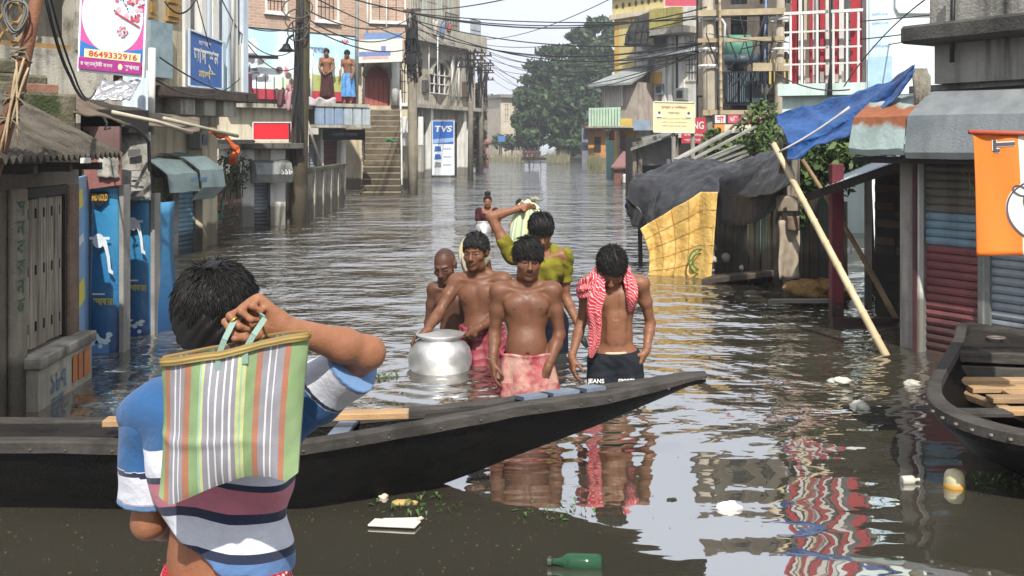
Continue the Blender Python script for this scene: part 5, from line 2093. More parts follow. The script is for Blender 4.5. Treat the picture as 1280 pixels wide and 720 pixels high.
# ================================================================ LEFT SIDE, near to far
# ---- old shop with the plank door
F1 = Fr(-2.88, 5.2, -2.975, 7.0)
def old_shop():
 t = thing('old_shop', 'old low shop with a grey plank door under a corrugated roof at the left edge', 'shop', F1.pt(1, 0, 0))
 u = F1.at
 d0, d1 = u(28), u(81)
 mb = MB()
 F1.box(mb, -.6, d0, -.15, 0, -.3, 1.52)
 F1.box(mb, d1, F1.L, -.15, 0, -.3, 1.52)
 F1.box(mb, d0, d1, -.15, 0, -.3, .33)
 F1.box(mb, -.6, F1.L, -.16, .012, 1.335, 1.50)
 part('rear_wall', MOSSY, t, lambda m: F1.box(m, -.6, F1.L, -1.9, -1.75, -.3, 1.9))
 mb.build('wall', wmat('dirty_shop_wall', '#6e675b', '#544d43', 3, .9, .012, 50, streak='#25211b', streak_amt=.7, patch='#77503f', patch_amt=.24, patch_scale=3, tide='#2f291f', tide_z=.25), t)
 # plank door, each plank
 fr_ = MB()
 F1.box(fr_, d0 - .01, d0 + .02, -.1, .01, .33, 1.335)
 F1.box(fr_, d1 - .02, d1 + .01, -.1, .01, .33, 1.335)
 F1.box(fr_, d0, d1, -.1, .012, 1.27, 1.33)
 door = fr_.build('door', DARKW, t)
 n = 5
 PL = wmat('door_plank', '#a39a8a', '#827968', 2.5, .85, .006, 90, grain=((25, 25, 1.2), 2.0, (.14, .125, .10)), streak='#4a4338', streak_amt=.35)
 for i in range(n):
  mb = MB()
  a = d0 + .022 + (d1 - d0 - .044) * i / n
  b = d0 + .022 + (d1 - d0 - .044) * (i + 1) / n - .008
  z0, z1 = .335 + rnd.uniform(0, .012), 1.268 - rnd.uniform(0, .015)
  F1.box(mb, a, b, -.045 + rnd.uniform(-.006, .006), -.012 + rnd.uniform(-.004, .004), z0, z1)
  pl = mb.build('plank', PL, door, bevel=.004)
  for z in (.47, .82, 1.17):
   m2 = MB()
   F1.box(m2, (a + b) / 2 + .012, (a + b) / 2 + .024, -.03, -.006, z - .03, z + .03)
   m2.build('slot', DARK, door)
 # sill ledge
 mb = MB()
 F1.box(mb, d0 - .05, u(97), -.02, .13, .255, .325)
 mb.build('ledge', CONC, t, bevel=.008)
 mb = MB()
 F1.box(mb, d0 - .02, u(96), .0, .10, -.3, .254)
 mb.build('plinth', wmat('painted_plinth', '#a7a294', '#8a8475', 3, .9, .008, 60, streak='#4d4639', streak_amt=.6, patch='#77705f', patch_amt=.3), t)
 # posts
 mb = MB()
 F1.box(mb, u(8), u(29), .0, .03, -.3, 1.34)
 mb.build('post', wmat('post_plaster', '#8f8879', '#6f685b', 3, .9, .012, 60, streak='#39332a', streak_amt=.6, patch='#57503f', patch_amt=.35, tide='#2f291f', tide_z=.3), t, bevel=.01)
 mb = MB()
 F1.box(mb, d1 + .01, u(95), .0, .025, .2, 1.34)
 mb.build('post', wmat('post_brick', '#7d6856', '#5c4a3c', 4, .9, .014, 50, patch='#8a5a44', patch_amt=.3, streak='#2c251d', streak_amt=.6), t, bevel=.01)
 GP = plain('green_wall_paint', '#35604a', .9)
 BP = plain('blue_wall_paint', '#3f6c8a', .9)
 OP = plain('orange_wall_paint', '#b06b3c', .9)
 for i, ch in enumerate(('স', 'ন', 'ব', 'র', 'ন', 'ক')):
  lettering(ch, F1.pt((u(8) + u(30)) / 2, .034, 1.22 - .115 * i), F1.u, (0, 0, 1), .10, .085, GP, t, 'painted_lettering', bold=.004)
 lettering('১৮৭', F1.pt(u(52), .104, .12), F1.u, (0, 0, 1), .24, .12, BP, t, 'painted_lettering', bold=.004)
 lettering('কথা', F1.pt(u(50), .104, -.0), F1.u, (0, 0, 1), .2, .07, BP, t, 'painted_lettering', bold=.004)
 for a, b in ((.0, .08), (.1, .17), (.2, .3)):
  decal(t, F1.pt(u(70), .104, .05), F1.u, (0, 0, 1), rect_pts(a, b, 0, .17), OP)
 # roof
 corrugated(F1, -.8, 1.46, .42, 1.525, -.9, 2.22, .085, .020, t, ASB, 'roof_sheet')
 mb = MB()
 for uu in (0.2, .7, 1.2): F1.box(mb, uu, uu + .05, -.7, .36, 1.44, 1.485)
 mb.build('rafter', DARKW, t)
 mb = MB()
 mb.obox(F1.pt(u(28) - .25, .46, 1.505), F1.u * .03, F1.n * .02, (0, 0, .015))
 mb.build('white_clip', WHITEM, t)


old_shop()

# ---- mossy broken parapet with loose bricks, behind the roof
def ruin():
 t = thing('broken_parapet', 'mossy broken brick parapet above the corrugated roof, loose bricks along the top', 'wall', (-3.9, 7.6, 1.5))
 f = Fr(-4.75, 6.6, -3.62, 8.1)
 for i, (n0, n1, z0, z1) in enumerate(((-.9, .42, 1.3, 1.98), (-.9, .30, 1.98, 2.12), (-.9, .14, 2.12, 2.24), (-.9, -.02, 2.24, 2.34))):
  mb = MB()
  f.box(mb, -.2 + .12 * i, f.L - .05 - .16 * i, n0, n1, z0 if i else 1.2, z1)
  mb.build('course', MOSSY, t, bevel=.02)
 r0 = random.Random(8)
 for i in range(22):
  mb = MB()
  k = r0.randrange(4)
  z = (1.98, 2.12, 2.24, 2.34)[k]
  uu = r0.uniform(.1, f.L - .25 - .16 * k)
  n = (.30, .20, .06, -.1)[k] + r0.uniform(-.03, .04)
  c = f.pt(uu, n, z + .036)
  a = r0.uniform(-.5, .5)
  ux = f.u * math.cos(a) + f.n * math.sin(a)
  un = -f.u * math.sin(a) + f.n * math.cos(a)
  mb.obox(c, ux * .115, un * .055, np.array((0, 0, .036)))
  mb.build('brick', BRICKM if r0.random() < .45 else MOSSY, t, bevel=.006)
 # silver foil sheet
 mb = MB()
 FOIL = NT('crumpled_foil').p(Metallic=.7, Roughness=.4)
 FOIL.base((.42, .43, .45))
 FOIL.bump(FOIL.noise(FOIL.n('NewGeometry').outputs['Position'], 22, 3), .03)

 def ff(u, v):
  return P(112 + 50 * u, 124 - 26 * v, 8.3) + np.array((0, .25 * v, .02 * vnoise(u * 9, v * 9, 2)))
 mb.grid(ff, 24, 14, .01)
 tag(mb.build('foil_sheet', FOIL.m, None, smooth=True), 'crumpled silver foil sheet under the pink food sign', 'sheet')


ruin()

# ---- leaning pole lashed with rope at the left edge
def leaning_pole():
 t = thing('leaning_pole', 'brown wooden pole leaning at the left edge, lashed with rope and bamboo strips', 'pole', P(0, 190, 5.1))
 mb = MB()
 mb.tube([P(-34, 300, 5.05), P(2, 182, 5.05), P(27, 92, 5.05), P(58, -60, 5.05)], [.036, .035, .033, .03], 12)
 mb.build('pole', wmat('brown_pole', '#7a4f36', '#5b3b28', 4, .7, .006, 60, streak='#33241a', streak_amt=.5), t, smooth=True)
 r0 = random.Random(3)
 for i in range(4):
  mb = MB()
  a = P(r0.uniform(14, 40), r0.uniform(70, 100), 5.0)
  b = P(r0.uniform(-4, 22), r0.uniform(150, 215), 5.0)
  mb.tube(sag(a, b, -.02, 6), [.005, .007, .006, .006, .005, .003], 6)
  mb.build('bamboo_strip', BAMBOO, t, smooth=True)
 for (px, py, k) in ((26, 64, 5), (17, 122, 4), (10, 150, 3)):
  mb = MB()
  for j in range(k):
   c = P(px + r0.uniform(-1, 2), py + j * 4 - 6, 5.05)
   mb.tube([c + np.array((.045 * math.cos(a), .045 * math.sin(a), .016 * math.sin(a + j))) for a in np.linspace(0, 2 * pi, 13)], .0045, 6, caps=False)
  mb.tube(sag(P(px + 4, py, 4.99), P(px + r0.uniform(10, 18), py + 14, 4.97), -.01, 5), .004, 5)
  mb.tube(sag(P(px - 4, py, 4.99), P(px - 14, py + 10, 4.97), -.01, 5), .004, 5)
  mb.build('rope_lashing', ROPE, t, smooth=True)
 t2 = thing('cable_coil', 'grey coil of cable hanging on the leaning pole', 'coil', P(20, 45, 4.98))
 mb = MB()
 for j in range(9):
  rx, rz = r0.uniform(.035, .055), r0.uniform(.06, .095)
  c = P(19 + r0.uniform(-2, 2), 20 + r0.uniform(-3, 3), 4.96 + j * .006)
  mb.tube([c + np.array((rx * math.cos(a) + .01 * math.sin(2 * a), 0, rz * math.sin(a))) for a in np.linspace(0, 2 * pi, 25)], .0038, 5, caps=False)
 mb.build('cable_loops', plain('grey_cable', '#6c6a64', .6), t2, smooth=True)
 mb = MB()
 mb.tube(sag(P(56, -8, 5.2), P(88, 96, 5.6), .05, 10) + sag(P(88, 96, 5.6), P(108, 125, 6.6), .03, 8)[1:], .009, 7)
 mb.tube(sag(P(62, -8, 5.2), P(92, 92, 5.6), .03, 10) + sag(P(92, 92, 5.6), P(120, 112, 7.5), .1, 8)[1:], .006, 6)
 tag(mb.build('cable_bundle', CABLE, None, smooth=True), 'thick black cables dropping past the broken parapet to the shop roof', 'cable')


leaning_pole()

# ---- concrete house with ochre pierced blocks behind
def jali_house():
 f = Fr(-6.3, 9.3, -4.35, 11.6)
 t = thing('concrete_house', 'grey concrete house with ochre pierced balcony blocks behind the pink food sign', 'house', f.pt(1, 0, 0))
 mb = MB()
 f.box(mb, -1.5, f.L, -2.5, 0, -.3, 2.62)
 f.box(mb, -1.5, f.L, -2.5, -.5, 2.62, 5.2)
 f.box(mb, -1.5, f.L, -.5, .0, 3.55, 3.75)
 for uu in (-.6, .35, 1.3, 2.4, f.L - .2): f.box(mb, uu, uu + .18, -.3, .03, 2.62, 3.55)
 mb.build('wall', CONC, t)
 OC = wmat('ochre_block', '#96774a', '#755a35', 4, .9, .01, 50, streak='#3d2f1e', streak_amt=.5)
 g = MB()
 f.box(g, -1.4, f.L, -.14, -.10, 2.62, 2.68)
 scr = g.build('pierced_screen', OC, t)
 cell, off = .20, wloc(scr)
 base = MB()
 ring = [(-.085, 0), (-.03, .095), (.03, .095), (.085, 0), (.03, -.095), (-.03, -.095)]
 base.tube([(x, 0, z) for x, z in ring + ring[:1]], .018, 4, caps=False)
 me = base.mesh('pierced_block', OC)
 for i in range(16):
  for j in range(4):
   uu = -1.2 + i * cell
   if any(abs(uu - q - .09) < .16 for q in (-.6, .35, 1.3, 2.4)): continue
   o = bpy.data.objects.new('pierced_block', me)
   COL.objects.link(o)
   o.parent = scr
   o.location = f.pt(uu, -.1, 2.77 + j * .2) - off
   o.rotation_euler = (0, 0, f.ang)


jali_house()

# ---- kiosk wrapped in blue tap posters
def kiosk():
 t = thing('kiosk', 'small kiosk with blue water tap posters standing in the flood beside the old shop', 'shop', (-3.4, 8.4, 0))
 mb = MB()
 mb.box(-4.4, -3.36, 8.722, 9.3, -.3, 1.78)
 mb.box(-4.4, -3.30, 7.98, 8.722, -.3, 1.70)
 mb.build('wall', wmat('kiosk_wall', '#4b4740', '#35322c', 3, .9, .01, 50, streak='#1f1c18', streak_amt=.6), t)
 BLUE = NT('poster_blue')
 vec = BLUE.n('NewGeometry').outputs['Position']
 sp = BLUE.n('SeparateXYZ')
 BLUE.t.links.new(vec, sp.inputs[0])
 c = BLUE.mix(BLUE.ramp(sp.outputs['Z'], -.05, 1.15), hexc('#123768'), hexc('#3a82a8'))
 c = BLUE.mix(BLUE.ramp(BLUE.noise(vec, 2.5, 2), .4, .7, 0, .4), c, hexc('#1d5f92'))
 BLUE.base(c)
 BLUE.p(Roughness=.32)
 BLUE.bump(BLUE.noise(vec, 9, 3), .01)
 PB = wmat('pale_blue_poster', '#7f9fbe', '#5f83aa', 3, .5, .006, 30, streak='#39536d', streak_amt=.4, patch='#b8b25e', patch_amt=.24, patch_scale=4)
 WT, GD, YL, CR = WHITEM, plain('gold_print', '#b58f3c', .5), plain('yellow_print', '#d0c24a', .6), plain('chrome_print', '#c3ccd2', .5)
 KB = plain('black_print', '#14161c', .5)
 spec = ((112, 151, 236, 7.9, 1.0), (156, 190, 246, 8.62, .9))
 for i, (p0, p1, ytop, d, k) in enumerate(spec):
  x0, x1, zt = X(p0, d), X(p1, d), Z(ytop, d)
  w = x1 - x0
  mb = MB()

  def pf(u, v, x0=x0, w=w, d=d, zt=zt):
   return np.array((x0 + w * u, d - .035 * math.sin(pi * u) - .012 * math.sin(5 * v + 3 * u), -.3 + (zt + .3) * v))
  mb.grid(pf, 12, 20, .02)
  pn = mb.build('poster_panel', BLUE.m, t, smooth=True)
  mb = MB()
  mb.box(x1 + .002, x1 + .036, d - .04, d + .10, -.3, zt + .03)
  mb.build('corner_post', wmat('grey_corner', '#8d8b86', '#6d6a64', 3, .8, .004, 60, streak='#3c3a35', streak_amt=.4), t)
  org, ux, uz = np.array((x0 + w / 2, d - .064, 0)), (1, 0, 0), (0, 0, 1)
  zz = lambda py, d=d: Z(py, d)
  sh = 0 if i == 0 else -21
  # tap: body, handle, spout
  zc = zz(300 + sh)
  decal(pn, org, ux, uz, ell_pts(-.10 * w, zc, .045, .055), CR, .004, 'tap_print')
  decal(pn, org, ux, uz, rect_pts(-.10 * w - .07, -.10 * w + .085, zc + .01, zc + .03), CR, .005, 'tap_print')
  pts = [(a * w, zc + b) for a, b in ((-.02, -.02), (.08, -.05), (.16, -.12), (.22, -.24), (.36, -.26), (.37, -.235), (.30, -.215), (.26, -.12), (.16, .0), (.04, .03))]
  decal(pn, org, ux, uz, pts, CR, .006, 'tap_print')
  lettering('সবাকার!', org + np.array((.06 * w, 0, zz(375 + sh * .8))), ux, (0.0, 0, 1), w * .66, .055, YL, pn, 'printed_lettering', bold=.02, depth=.006)
  decal(pn, org + np.array((-.1 * w, 0, zz(366 + sh * .8))), ux, uz, rect_pts(-.2 * w, .2 * w, -.006, .006), WT, .005)
  # bucket of water
  zb = zz(424 + sh * .9)
  decal(pn, org, ux, uz, [(-.36 * w, zb - .02), (.24 * w, zb - .02), (.2 * w, -.2), (-.3 * w, -.2)], plain('bucket_print%d' % i, '#5f8fc4' if i == 0 else '#20438f', .4), .004, 'bucket_print')
  r0 = random.Random(i)
  for j in range(16):
   decal(pn, org, ux, uz, ell_pts(r0.uniform(-.34, .30) * w, zb + r0.uniform(-.05, .05), r0.uniform(.01, .03), r0.uniform(.008, .022), 9), plain('splash_white', '#cfe0e6', .4) if j == 0 else bpy.data.materials['splash_white'] if 'splash_white' in bpy.data.materials else WT, .005 + .0004 * j, 'splash_print')
  if i == 0:
   decal(pn, org, ux, uz, [(-.34 * w, zz(239)), (.22 * w, zz(239)), (.2 * w, zz(250)), (-.06 * w, zz(258)), (-.32 * w, zz(250))], KB, .004, 'shield_print')
   lettering('IND GOLD', org + np.array((-.06 * w, 0, zz(246))), ux, uz, .5 * w, .055, GD, pn, 'printed_lettering', bold=.03, depth=.006)
 # side poster, turned to the street
 f = Fr(X(93, 7.08), 7.08, X(111, 7.88), 7.88)
 mb = MB()
 f.box(mb, 0, f.L, -.03, 0, -.3, 1.36)
 mb.build('side_poster', PB, t)
 for (a, b, z0, z1, m) in ((.1, .55, 1.12, 1.28, YL), (.15, .6, .86, .95, CR), (.1, .7, .42, .62, YL), (.05, .8, .0, .2, CR)):
  decal(t, f.pt(0, .0, 0), f.u, (0, 0, 1), [(a * f.L, z0), (b * f.L, z0 + .03), (b * f.L * .9, z1), (a * f.L * 1.3, z1 - .02)], m, .004, 'torn_print')
 # right-hand edge poster
 mb = MB()
 mb.grid(lambda u, v: np.array((X(191, 8.62) + .09 * u + .02 * math.sin(6 * v), 8.62 - .0 + .3 * u, -.3 + 1.4 * v)), 5, 14, .01)
 mb.build('edge_poster', BLUE.m, t, smooth=True)
 # boards above
 mb = MB()
 d = 7.78
 mb.add([P(106, 237, d), P(151, 231, d), P(150, 196, d), P(104, 190, d)] + [P(106, 237, d) + (0, .03, 0), P(151, 231, d) + (0, .03, 0), P(150, 196, d) + (0, .03, 0), P(104, 190, d) + (0, .03, 0)],
   [(0, 1, 2, 3), (7, 6, 5, 4), (0, 4, 5, 1), (1, 5, 6, 2), (2, 6, 7, 3), (3, 7, 4, 0)])
 mb.build('fascia_board', wmat('faded_red_board', '#8a5a55', '#744a46', 3, .7, .004, 60, streak='#4a3230', streak_amt=.4), t)
 mb = MB()
 mb.box(X(104, 8.0), X(150, 8.0), 7.99, 8.03, Z(194, 8.0), Z(158, 8.0))
 mb.build('upper_board', wmat('brown_board', '#6e5550', '#57423e', 3, .8, .004, 60, streak='#332624', streak_amt=.5), t)
 PAPER = wmat('torn_paper', '#9a9890', '#7d7b74', 9, .9, .004, 90, patch='#5c5a55', patch_amt=.42, patch_scale=9)
 for (p0, p1, y0, y1, d, s_) in ((149, 187, 165, 250, 8.35, 2), (122, 148, 188, 222, 7.76, 1)):
  mb = MB()
  mb.grid(lambda u, v, p0=p0, p1=p1, y0=y0, y1=y1, d=d, s_=s_: P(p0 + (p1 - p0) * u + 2 * vnoise(v * 4, s_, 1), y1 + (y0 - y1) * v + 3 * vnoise(u * 5, 1, s_) * (1 - v), d - .01 - .012 * math.sin(4 * u + 5 * v)), 12, 16, .006)
  mb.build('torn_poster', PAPER, t, smooth=True)
 for (a, b, c_, e) in ((160, 176, 186, 196), (161, 178, 212, 214), (162, 178, 224, 228), (163, 180, 238, 246)):
  decal(t, P(0, 0, 8.31) * 0 + np.array((0, 8.30, 0)), (1, 0, 0), (0, 0, 1), [(X(a, 8.3), Z(e, 8.3)), (X(b, 8.3), Z(e - 1, 8.3)), (X(b, 8.3), Z(c_, 8.3)), (X(a, 8.3), Z(c_ + 1, 8.3))], plain('grey_ink', '#5b595a', .8), .004, 'poster_print')
 mb = MB()
 mb.box(X(172, 8.55), X(188, 8.55), 8.52, 8.56, Z(250, 8.55), Z(165, 8.55))
 mb.build('side_board', PALEBL, t)
 # tin canopy
 mb = MB()

 def cf(u, v):
  px = 92 + 158 * u
  y0 = 118 + 30 * u + 12 * u * (1 - u)
  y1 = 139 + 24 * u + 14 * u * (1 - u)
  d0 = 8.7 + 1.2 * u
  p = P(px, y0 + (y1 - y0) * v, d0 - 1.0 * v)
  p[2] += .02 * vnoise(u * 8, v * 3, 5)
  return p
 mb.grid(cf, 40, 8, .012, flip=True)
 mb.build('canopy', wmat('brown_tin', '#6f6152', '#544839', 4, .8, .01, 50, streak='#2d261e', streak_amt=.5, patch='#6b4a33', patch_amt=.3), t, smooth=True)
 mb = MB()
 mb.tube([P(140, 140, 7.7), P(196, 152, 8.0), P(240, 166, 8.3)], .016, 7)
 mb.build('canopy_stick', plain('pale_stick', '#b5ab98', .8), t, smooth=True)
 mb = MB()
 mb.box(X(104, 8.3), X(186, 8.3), 8.25, 8.3, Z(166, 8.3), Z(138, 8.3))
 mb.build('gap_shade_panel', DARK, t)  # dark panel painting the shade below the canopy
 mb = MB()
 mb.tube(sag(P(152, 158, 7.9), P(186, 178, 8.2), -.05, 8) + sag(P(186, 178, 8.2), P(188, 240, 8.5), .02, 6)[1:], .014, 7)
 mb.tube([P(129, 146, 7.75), P(134, 154, 7.73), P(131, 162, 7.73), P(138, 160, 7.73)], .010, 6)
 mb.build('drain_hose', CABLE, t, smooth=True)


kiosk()

# white boards and pipe above the kiosk
mb = MB()
mb.box(X(153, 9.6), X(186, 9.6), 9.6, 9.66, Z(150, 9.6), Z(88, 9.6))
tag(mb.build('white_board', PALEBL, None), 'white board standing on the kiosk canopy right of the wooden post', 'board')
mb = MB()
mb.tube([P(189, 168, 9.4), P(190, 60, 9.4)], .032, 14)
tag(mb.build('drain_pipe', WHITEM, None, smooth=True), 'white drain pipe beside the kiosk', 'pipe')
mb = MB()
mb.tube([P(147.5, 125, 8.75), P(147.5, -20, 8.75)], .040, 10)
tag(mb.build('wooden_post', wmat('sign_post_wood', '#8a6444', '#6b4b32', 4, .8, .006, 60), None, smooth=True), 'brown wooden post holding up the pink food sign', 'post')


def food_sign():
 d = 8.5
 W = plain('sign_white', '#d6d8da', .4, var=.08)
 t, c, ux, uz, w, h = signboard('food_sign', 'pink and white food shop sign with a phone number, above the kiosk', (P(96.5, 89, d), P(180, 97.5, d), P(184.5, -22, d), P(101, -30, d)), W, thick=.04)
 R = lambda a, b: (a - .5) * w
 U = lambda x: (x - .5) * w
 V = lambda y: (y - .5) * h
 PK, CY, MG, YE, RD, BL = plain('print_pink', '#c94f94', .4), plain('print_ice', '#bcd6de', .4, var=.12), plain('print_magenta', '#9c2f7e', .4), plain('print_cream', '#d9cfa0', .4), plain('print_red', '#b83a3a', .5), plain('print_blue', '#2f6fb4', .4)
 D = lambda pts, m, k: decal(t, c, ux, uz, [(U(a), V(b)) for a, b in pts], m, .003 + .0015 * k, 'printed_shape')
 D(rect_pts(.03, .97, .03, .98), PK, 0)
 D([(.03, .16), (.97, .16), (.97, .30), (.45, .22), (.03, .33)], BL, 1)
 D(ell_pts(.5, .62, .46, .40, 40), CY, 2)
 g = random.Random(5)
 RS = [plain('berry_%d' % i, q, .5) for i, q in enumerate(('#b85a6c', '#d9a0ac', '#a8404f', '#e0c4c8'))]
 for i in range(34):
  a, b = g.uniform(.56, .93), g.uniform(.60, .86)
  D(ell_pts(a, b - .1 * (a - .56), g.uniform(.02, .05), g.uniform(.015, .035), 10), RS[i % 4], 3 + i * .12)
 D([(.55, .66), (.92, .53), (.92, .51), (.6, .62)], RS[2], 9)
 for i in range(18):
  a = i / 18 * 2 * pi
  D(ell_pts(.66 + .07 * math.cos(a) * g.uniform(.3, 1.1), .46 + .05 * math.sin(a) * g.uniform(.3, 1.1), .018, .013, 8), RS[1 if i % 3 else 0], 9 + i * .1)
 D(rect_pts(.11, .95, .155, .245), YE, 12)
 lettering('8649332916', c + np.asarray(ux) * U(.54) + np.asarray(uz) * V(.2), ux, uz, w * .72, h * .062, RD, t, 'printed_lettering', bold=.02, depth=.024)
 D(rect_pts(.03, .97, .03, .15), MG, 12)
 lettering('র ফ্যাক্টরী কমন', c + np.asarray(ux) * U(.30) + np.asarray(uz) * V(.09), ux, uz, w * .48, h * .062, WHITEM, t, 'printed_lettering', bold=.02, depth=.024)
 lettering('সুখবর', c + np.asarray(ux) * U(.83) + np.asarray(uz) * V(.085), ux, uz, w * .22, h * .062, WHITEM, t, 'printed_lettering', bold=.02, depth=.024)
 D(ell_pts(.655, .088, .035, .032, 14), YE, 14)
 for i in range(9):
  D(ell_pts(g.uniform(.15, .9), g.uniform(.35, .95), .012, .014, 7), plain('dark_hole', '#35373a', .8) if i == 0 else bpy.data.materials['dark_hole'], 15 + i * .1)


food_sign()

# ---- two-storey house with the blue sign
F3 = Fr(X(200, 14), 14, X(310, 16.2), 16.2)
def blue_sign_house():
 t = thing('shop_house', 'two-storey shop house with white pilasters, tin awnings and blue shutters on the left', 'house', F3.pt(1, 0, 0))
 u = F3.at
 mb = MB()
 F3.box(mb, -1.2, F3.L, -3, -.55, -.3, 2.28)
 F3.box(mb, -1.2, F3.L, -3, -.35, 2.28, 5.5)
 F3.box(mb, u(185), u(229), -.35, -.02, 2.40, 5.5)
 mb.build('wall', BEIGE, t)
 mb = MB()
 F3.box(mb, u(196), F3.L + .05, -.6, .14, 2.25, 2.40)
 mb.build('ledge', wmat('rusty_ledge', '#4c4138', '#382f28', 4, .9, .012, 50, streak='#1e1914', streak_amt=.6, patch='#6b4632', patch_amt=.28), t, bevel=.01)
 mb = MB()
 for p0, p1 in ((222, 240), (252, 266), (276, 292)):
  F3.box(mb, u(p0), u(p1), -.6, .05, 2.02, 2.248)
 F3.box(mb, u(190), F3.L, -.6, -.52, 1.9, 2.24)
 mb.build('bracket', CONC, t)
 # upper front: pilasters, curtain bays
 for p0, p1, m in ((230, 236.5, WHITEW), (251, 257, WHITEW), (259, 262, PALEBL), (265, 272.5, WHITEW), (284, 290, PALEBL), (291, 296, WHITEW), (303, 309, PALEBL)):
  mb = MB()
  F3.box(mb, u(p0), u(p1), -.36, .02, 2.40, 5.5)
  mb.build('pilaster', m, t)
 CUR = wmat('grey_curtain', '#8b8c90', '#6c6d72', 4, .9, .02, 12, streak='#4a4b50', streak_amt=.5)
 for p0, p1, m in ((236.5, 251, CUR), (257, 265, CREAM), (272.5, 284, GLASSD), (296, 303, CUR)):
  mb = MB()
  F3.box(mb, u(p0), u(p1), -.34, -.28, 2.9, 5.5)
  mb.build('bay_screen', m, t)
 for p0, p1, m in ((272, 284, wmat('glassy_blue', '#9fb7bf', '#86a2ad', 3, .5, .002)), (290, 304, CREAM)):
  mb = MB()
  F3.box(mb, u(p0), u(p1), -.3, -.02, 2.41, 3.15)
  mb.build('spandrel_panel', m, t)
 mb = MB()
 mb.tube([F3.pt(u(287), .05, 2.4), F3.pt(u(287.5), .05, 5.4)], .03, 8)
 mb.build('pipe', WHITEM, t, smooth=True)
 # pierced ochre screen
 OC = wmat('ochre_block_b', '#a5803e', '#86652f', 4, .9, .01, 50, streak='#4d3a20', streak_amt=.5)
 for p0, p1 in ((186, 193), (208, 223)):
  g = MB()
  F3.box(g, u(p0), u(p1), -.02, .02, 3.30, 3.36)
  sc = g.build('pierced_screen', OC, t)
  w_ = u(p1) - u(p0)
  k = max(1, int(w_ / .19))
  for i in range(k):
   for j in range(11):
    mb = MB()
    a = u(p0) + w_ * i / k
    F3.box(mb, a + .015, a + w_ / k - .015, .0, .035, 3.37 + j * .19, 3.37 + j * .19 + .15)
    o = mb.build('pierced_block', OC, sc)
 mb = MB()
 F3.box(mb, u(180), u(208), -.0, .10, 2.5, 3.25)
 mb.build('glass_case', wmat('dull_glass', '#8fa2a6', '#6e8287', 4, .4, .004, 40, patch='#4f5f66', patch_amt=.35, patch_scale=4), t)
 # ground floor
 n = -.5
 u = lambda p: F3.at(p, -.45)
 shutter(F3, u(190), u(202.5), -.2, 1.15, n + .06, t, SLATGR, .07)
 shutter(F3, u(212), u(240), -.2, 1.25, n + .06, t, SLATB, .07)
 mb = MB()
 F3.box(mb, u(203.5), u(210.5), n - .05, n + .22, -.3, 1.3)
 mb.build('pier', wmat('poster_pier', '#8f8b84', '#66625c', 5, .9, .008, 60, patch='#3b3937', patch_amt=.4, patch_scale=6), t)
 mb = MB()
 F3.box(mb, u(241), u(246), n - .05, n + .22, -.3, 1.9)
 mb.build('pier', BEIGE, t)
 AW = wmat('green_grey_tin', '#6f7f7f', '#596867', 3, .55, .004, 60, streak='#3c4544', streak_amt=.5, metal=.2)
 u = lambda p: F3.at(p, -.1)
 awning(F3, u(191), u(229), [(n, 1.40), (n + .35, 1.36), (n + .62, 1.18), (n + .66, .93)], t, AW)
 awning(F3, u(229.5), u(259), [(n, 1.46), (n + .4, 1.40), (n + .66, 1.22), (n + .70, .98), (n + .5, .80)], t, AW)
 BT = plain('blue_lettering', '#3f628c', .7)
 lettering('বই ঘর', F3.pt(F3.at(248, .2), n + .705, 1.10), F3.u, (0, 0, 1), .42, .10, BT, t, 'painted_lettering', bold=.02)


blue_sign_house()


def blue_sign():
 u = F3.at
 a, b = u(228.5), u(270.5)
 BLP = wmat('sign_blue', '#3f629c', '#34548a', 3, .5, .003, 60, patch='#56779f', patch_amt=.25)
 t, c, ux, uz, w, h = signboard('shop_sign', 'blue shop sign with white Bengali lettering on the first floor ledge', (F3.pt(a, .10, 2.42), F3.pt(b, .10, 2.42), F3.pt(b, .10, 3.12), F3.pt(a, .10, 3.22)), BLP, frame=PALEBL)
 lettering('আদর্শন', c + uz * .04 * h, ux, uz, w * .74, h * .40, WHITEM, t, 'painted_lettering', bold=.03, depth=.006)
 lettering('মালিক', c + uz * -.24 * h + ux * .02 * w, ux, uz, w * .5, h * .2, plain('cream_paint', '#c9bc96', .7), t, 'painted_lettering', bold=.03, depth=.006)
 lettering('মেসার্স', c + uz * .33 * h - ux * .05 * w, ux, uz, w * .36, h * .12, WHITEM, t, 'painted_lettering', bold=.02, depth=.006)


blue_sign()

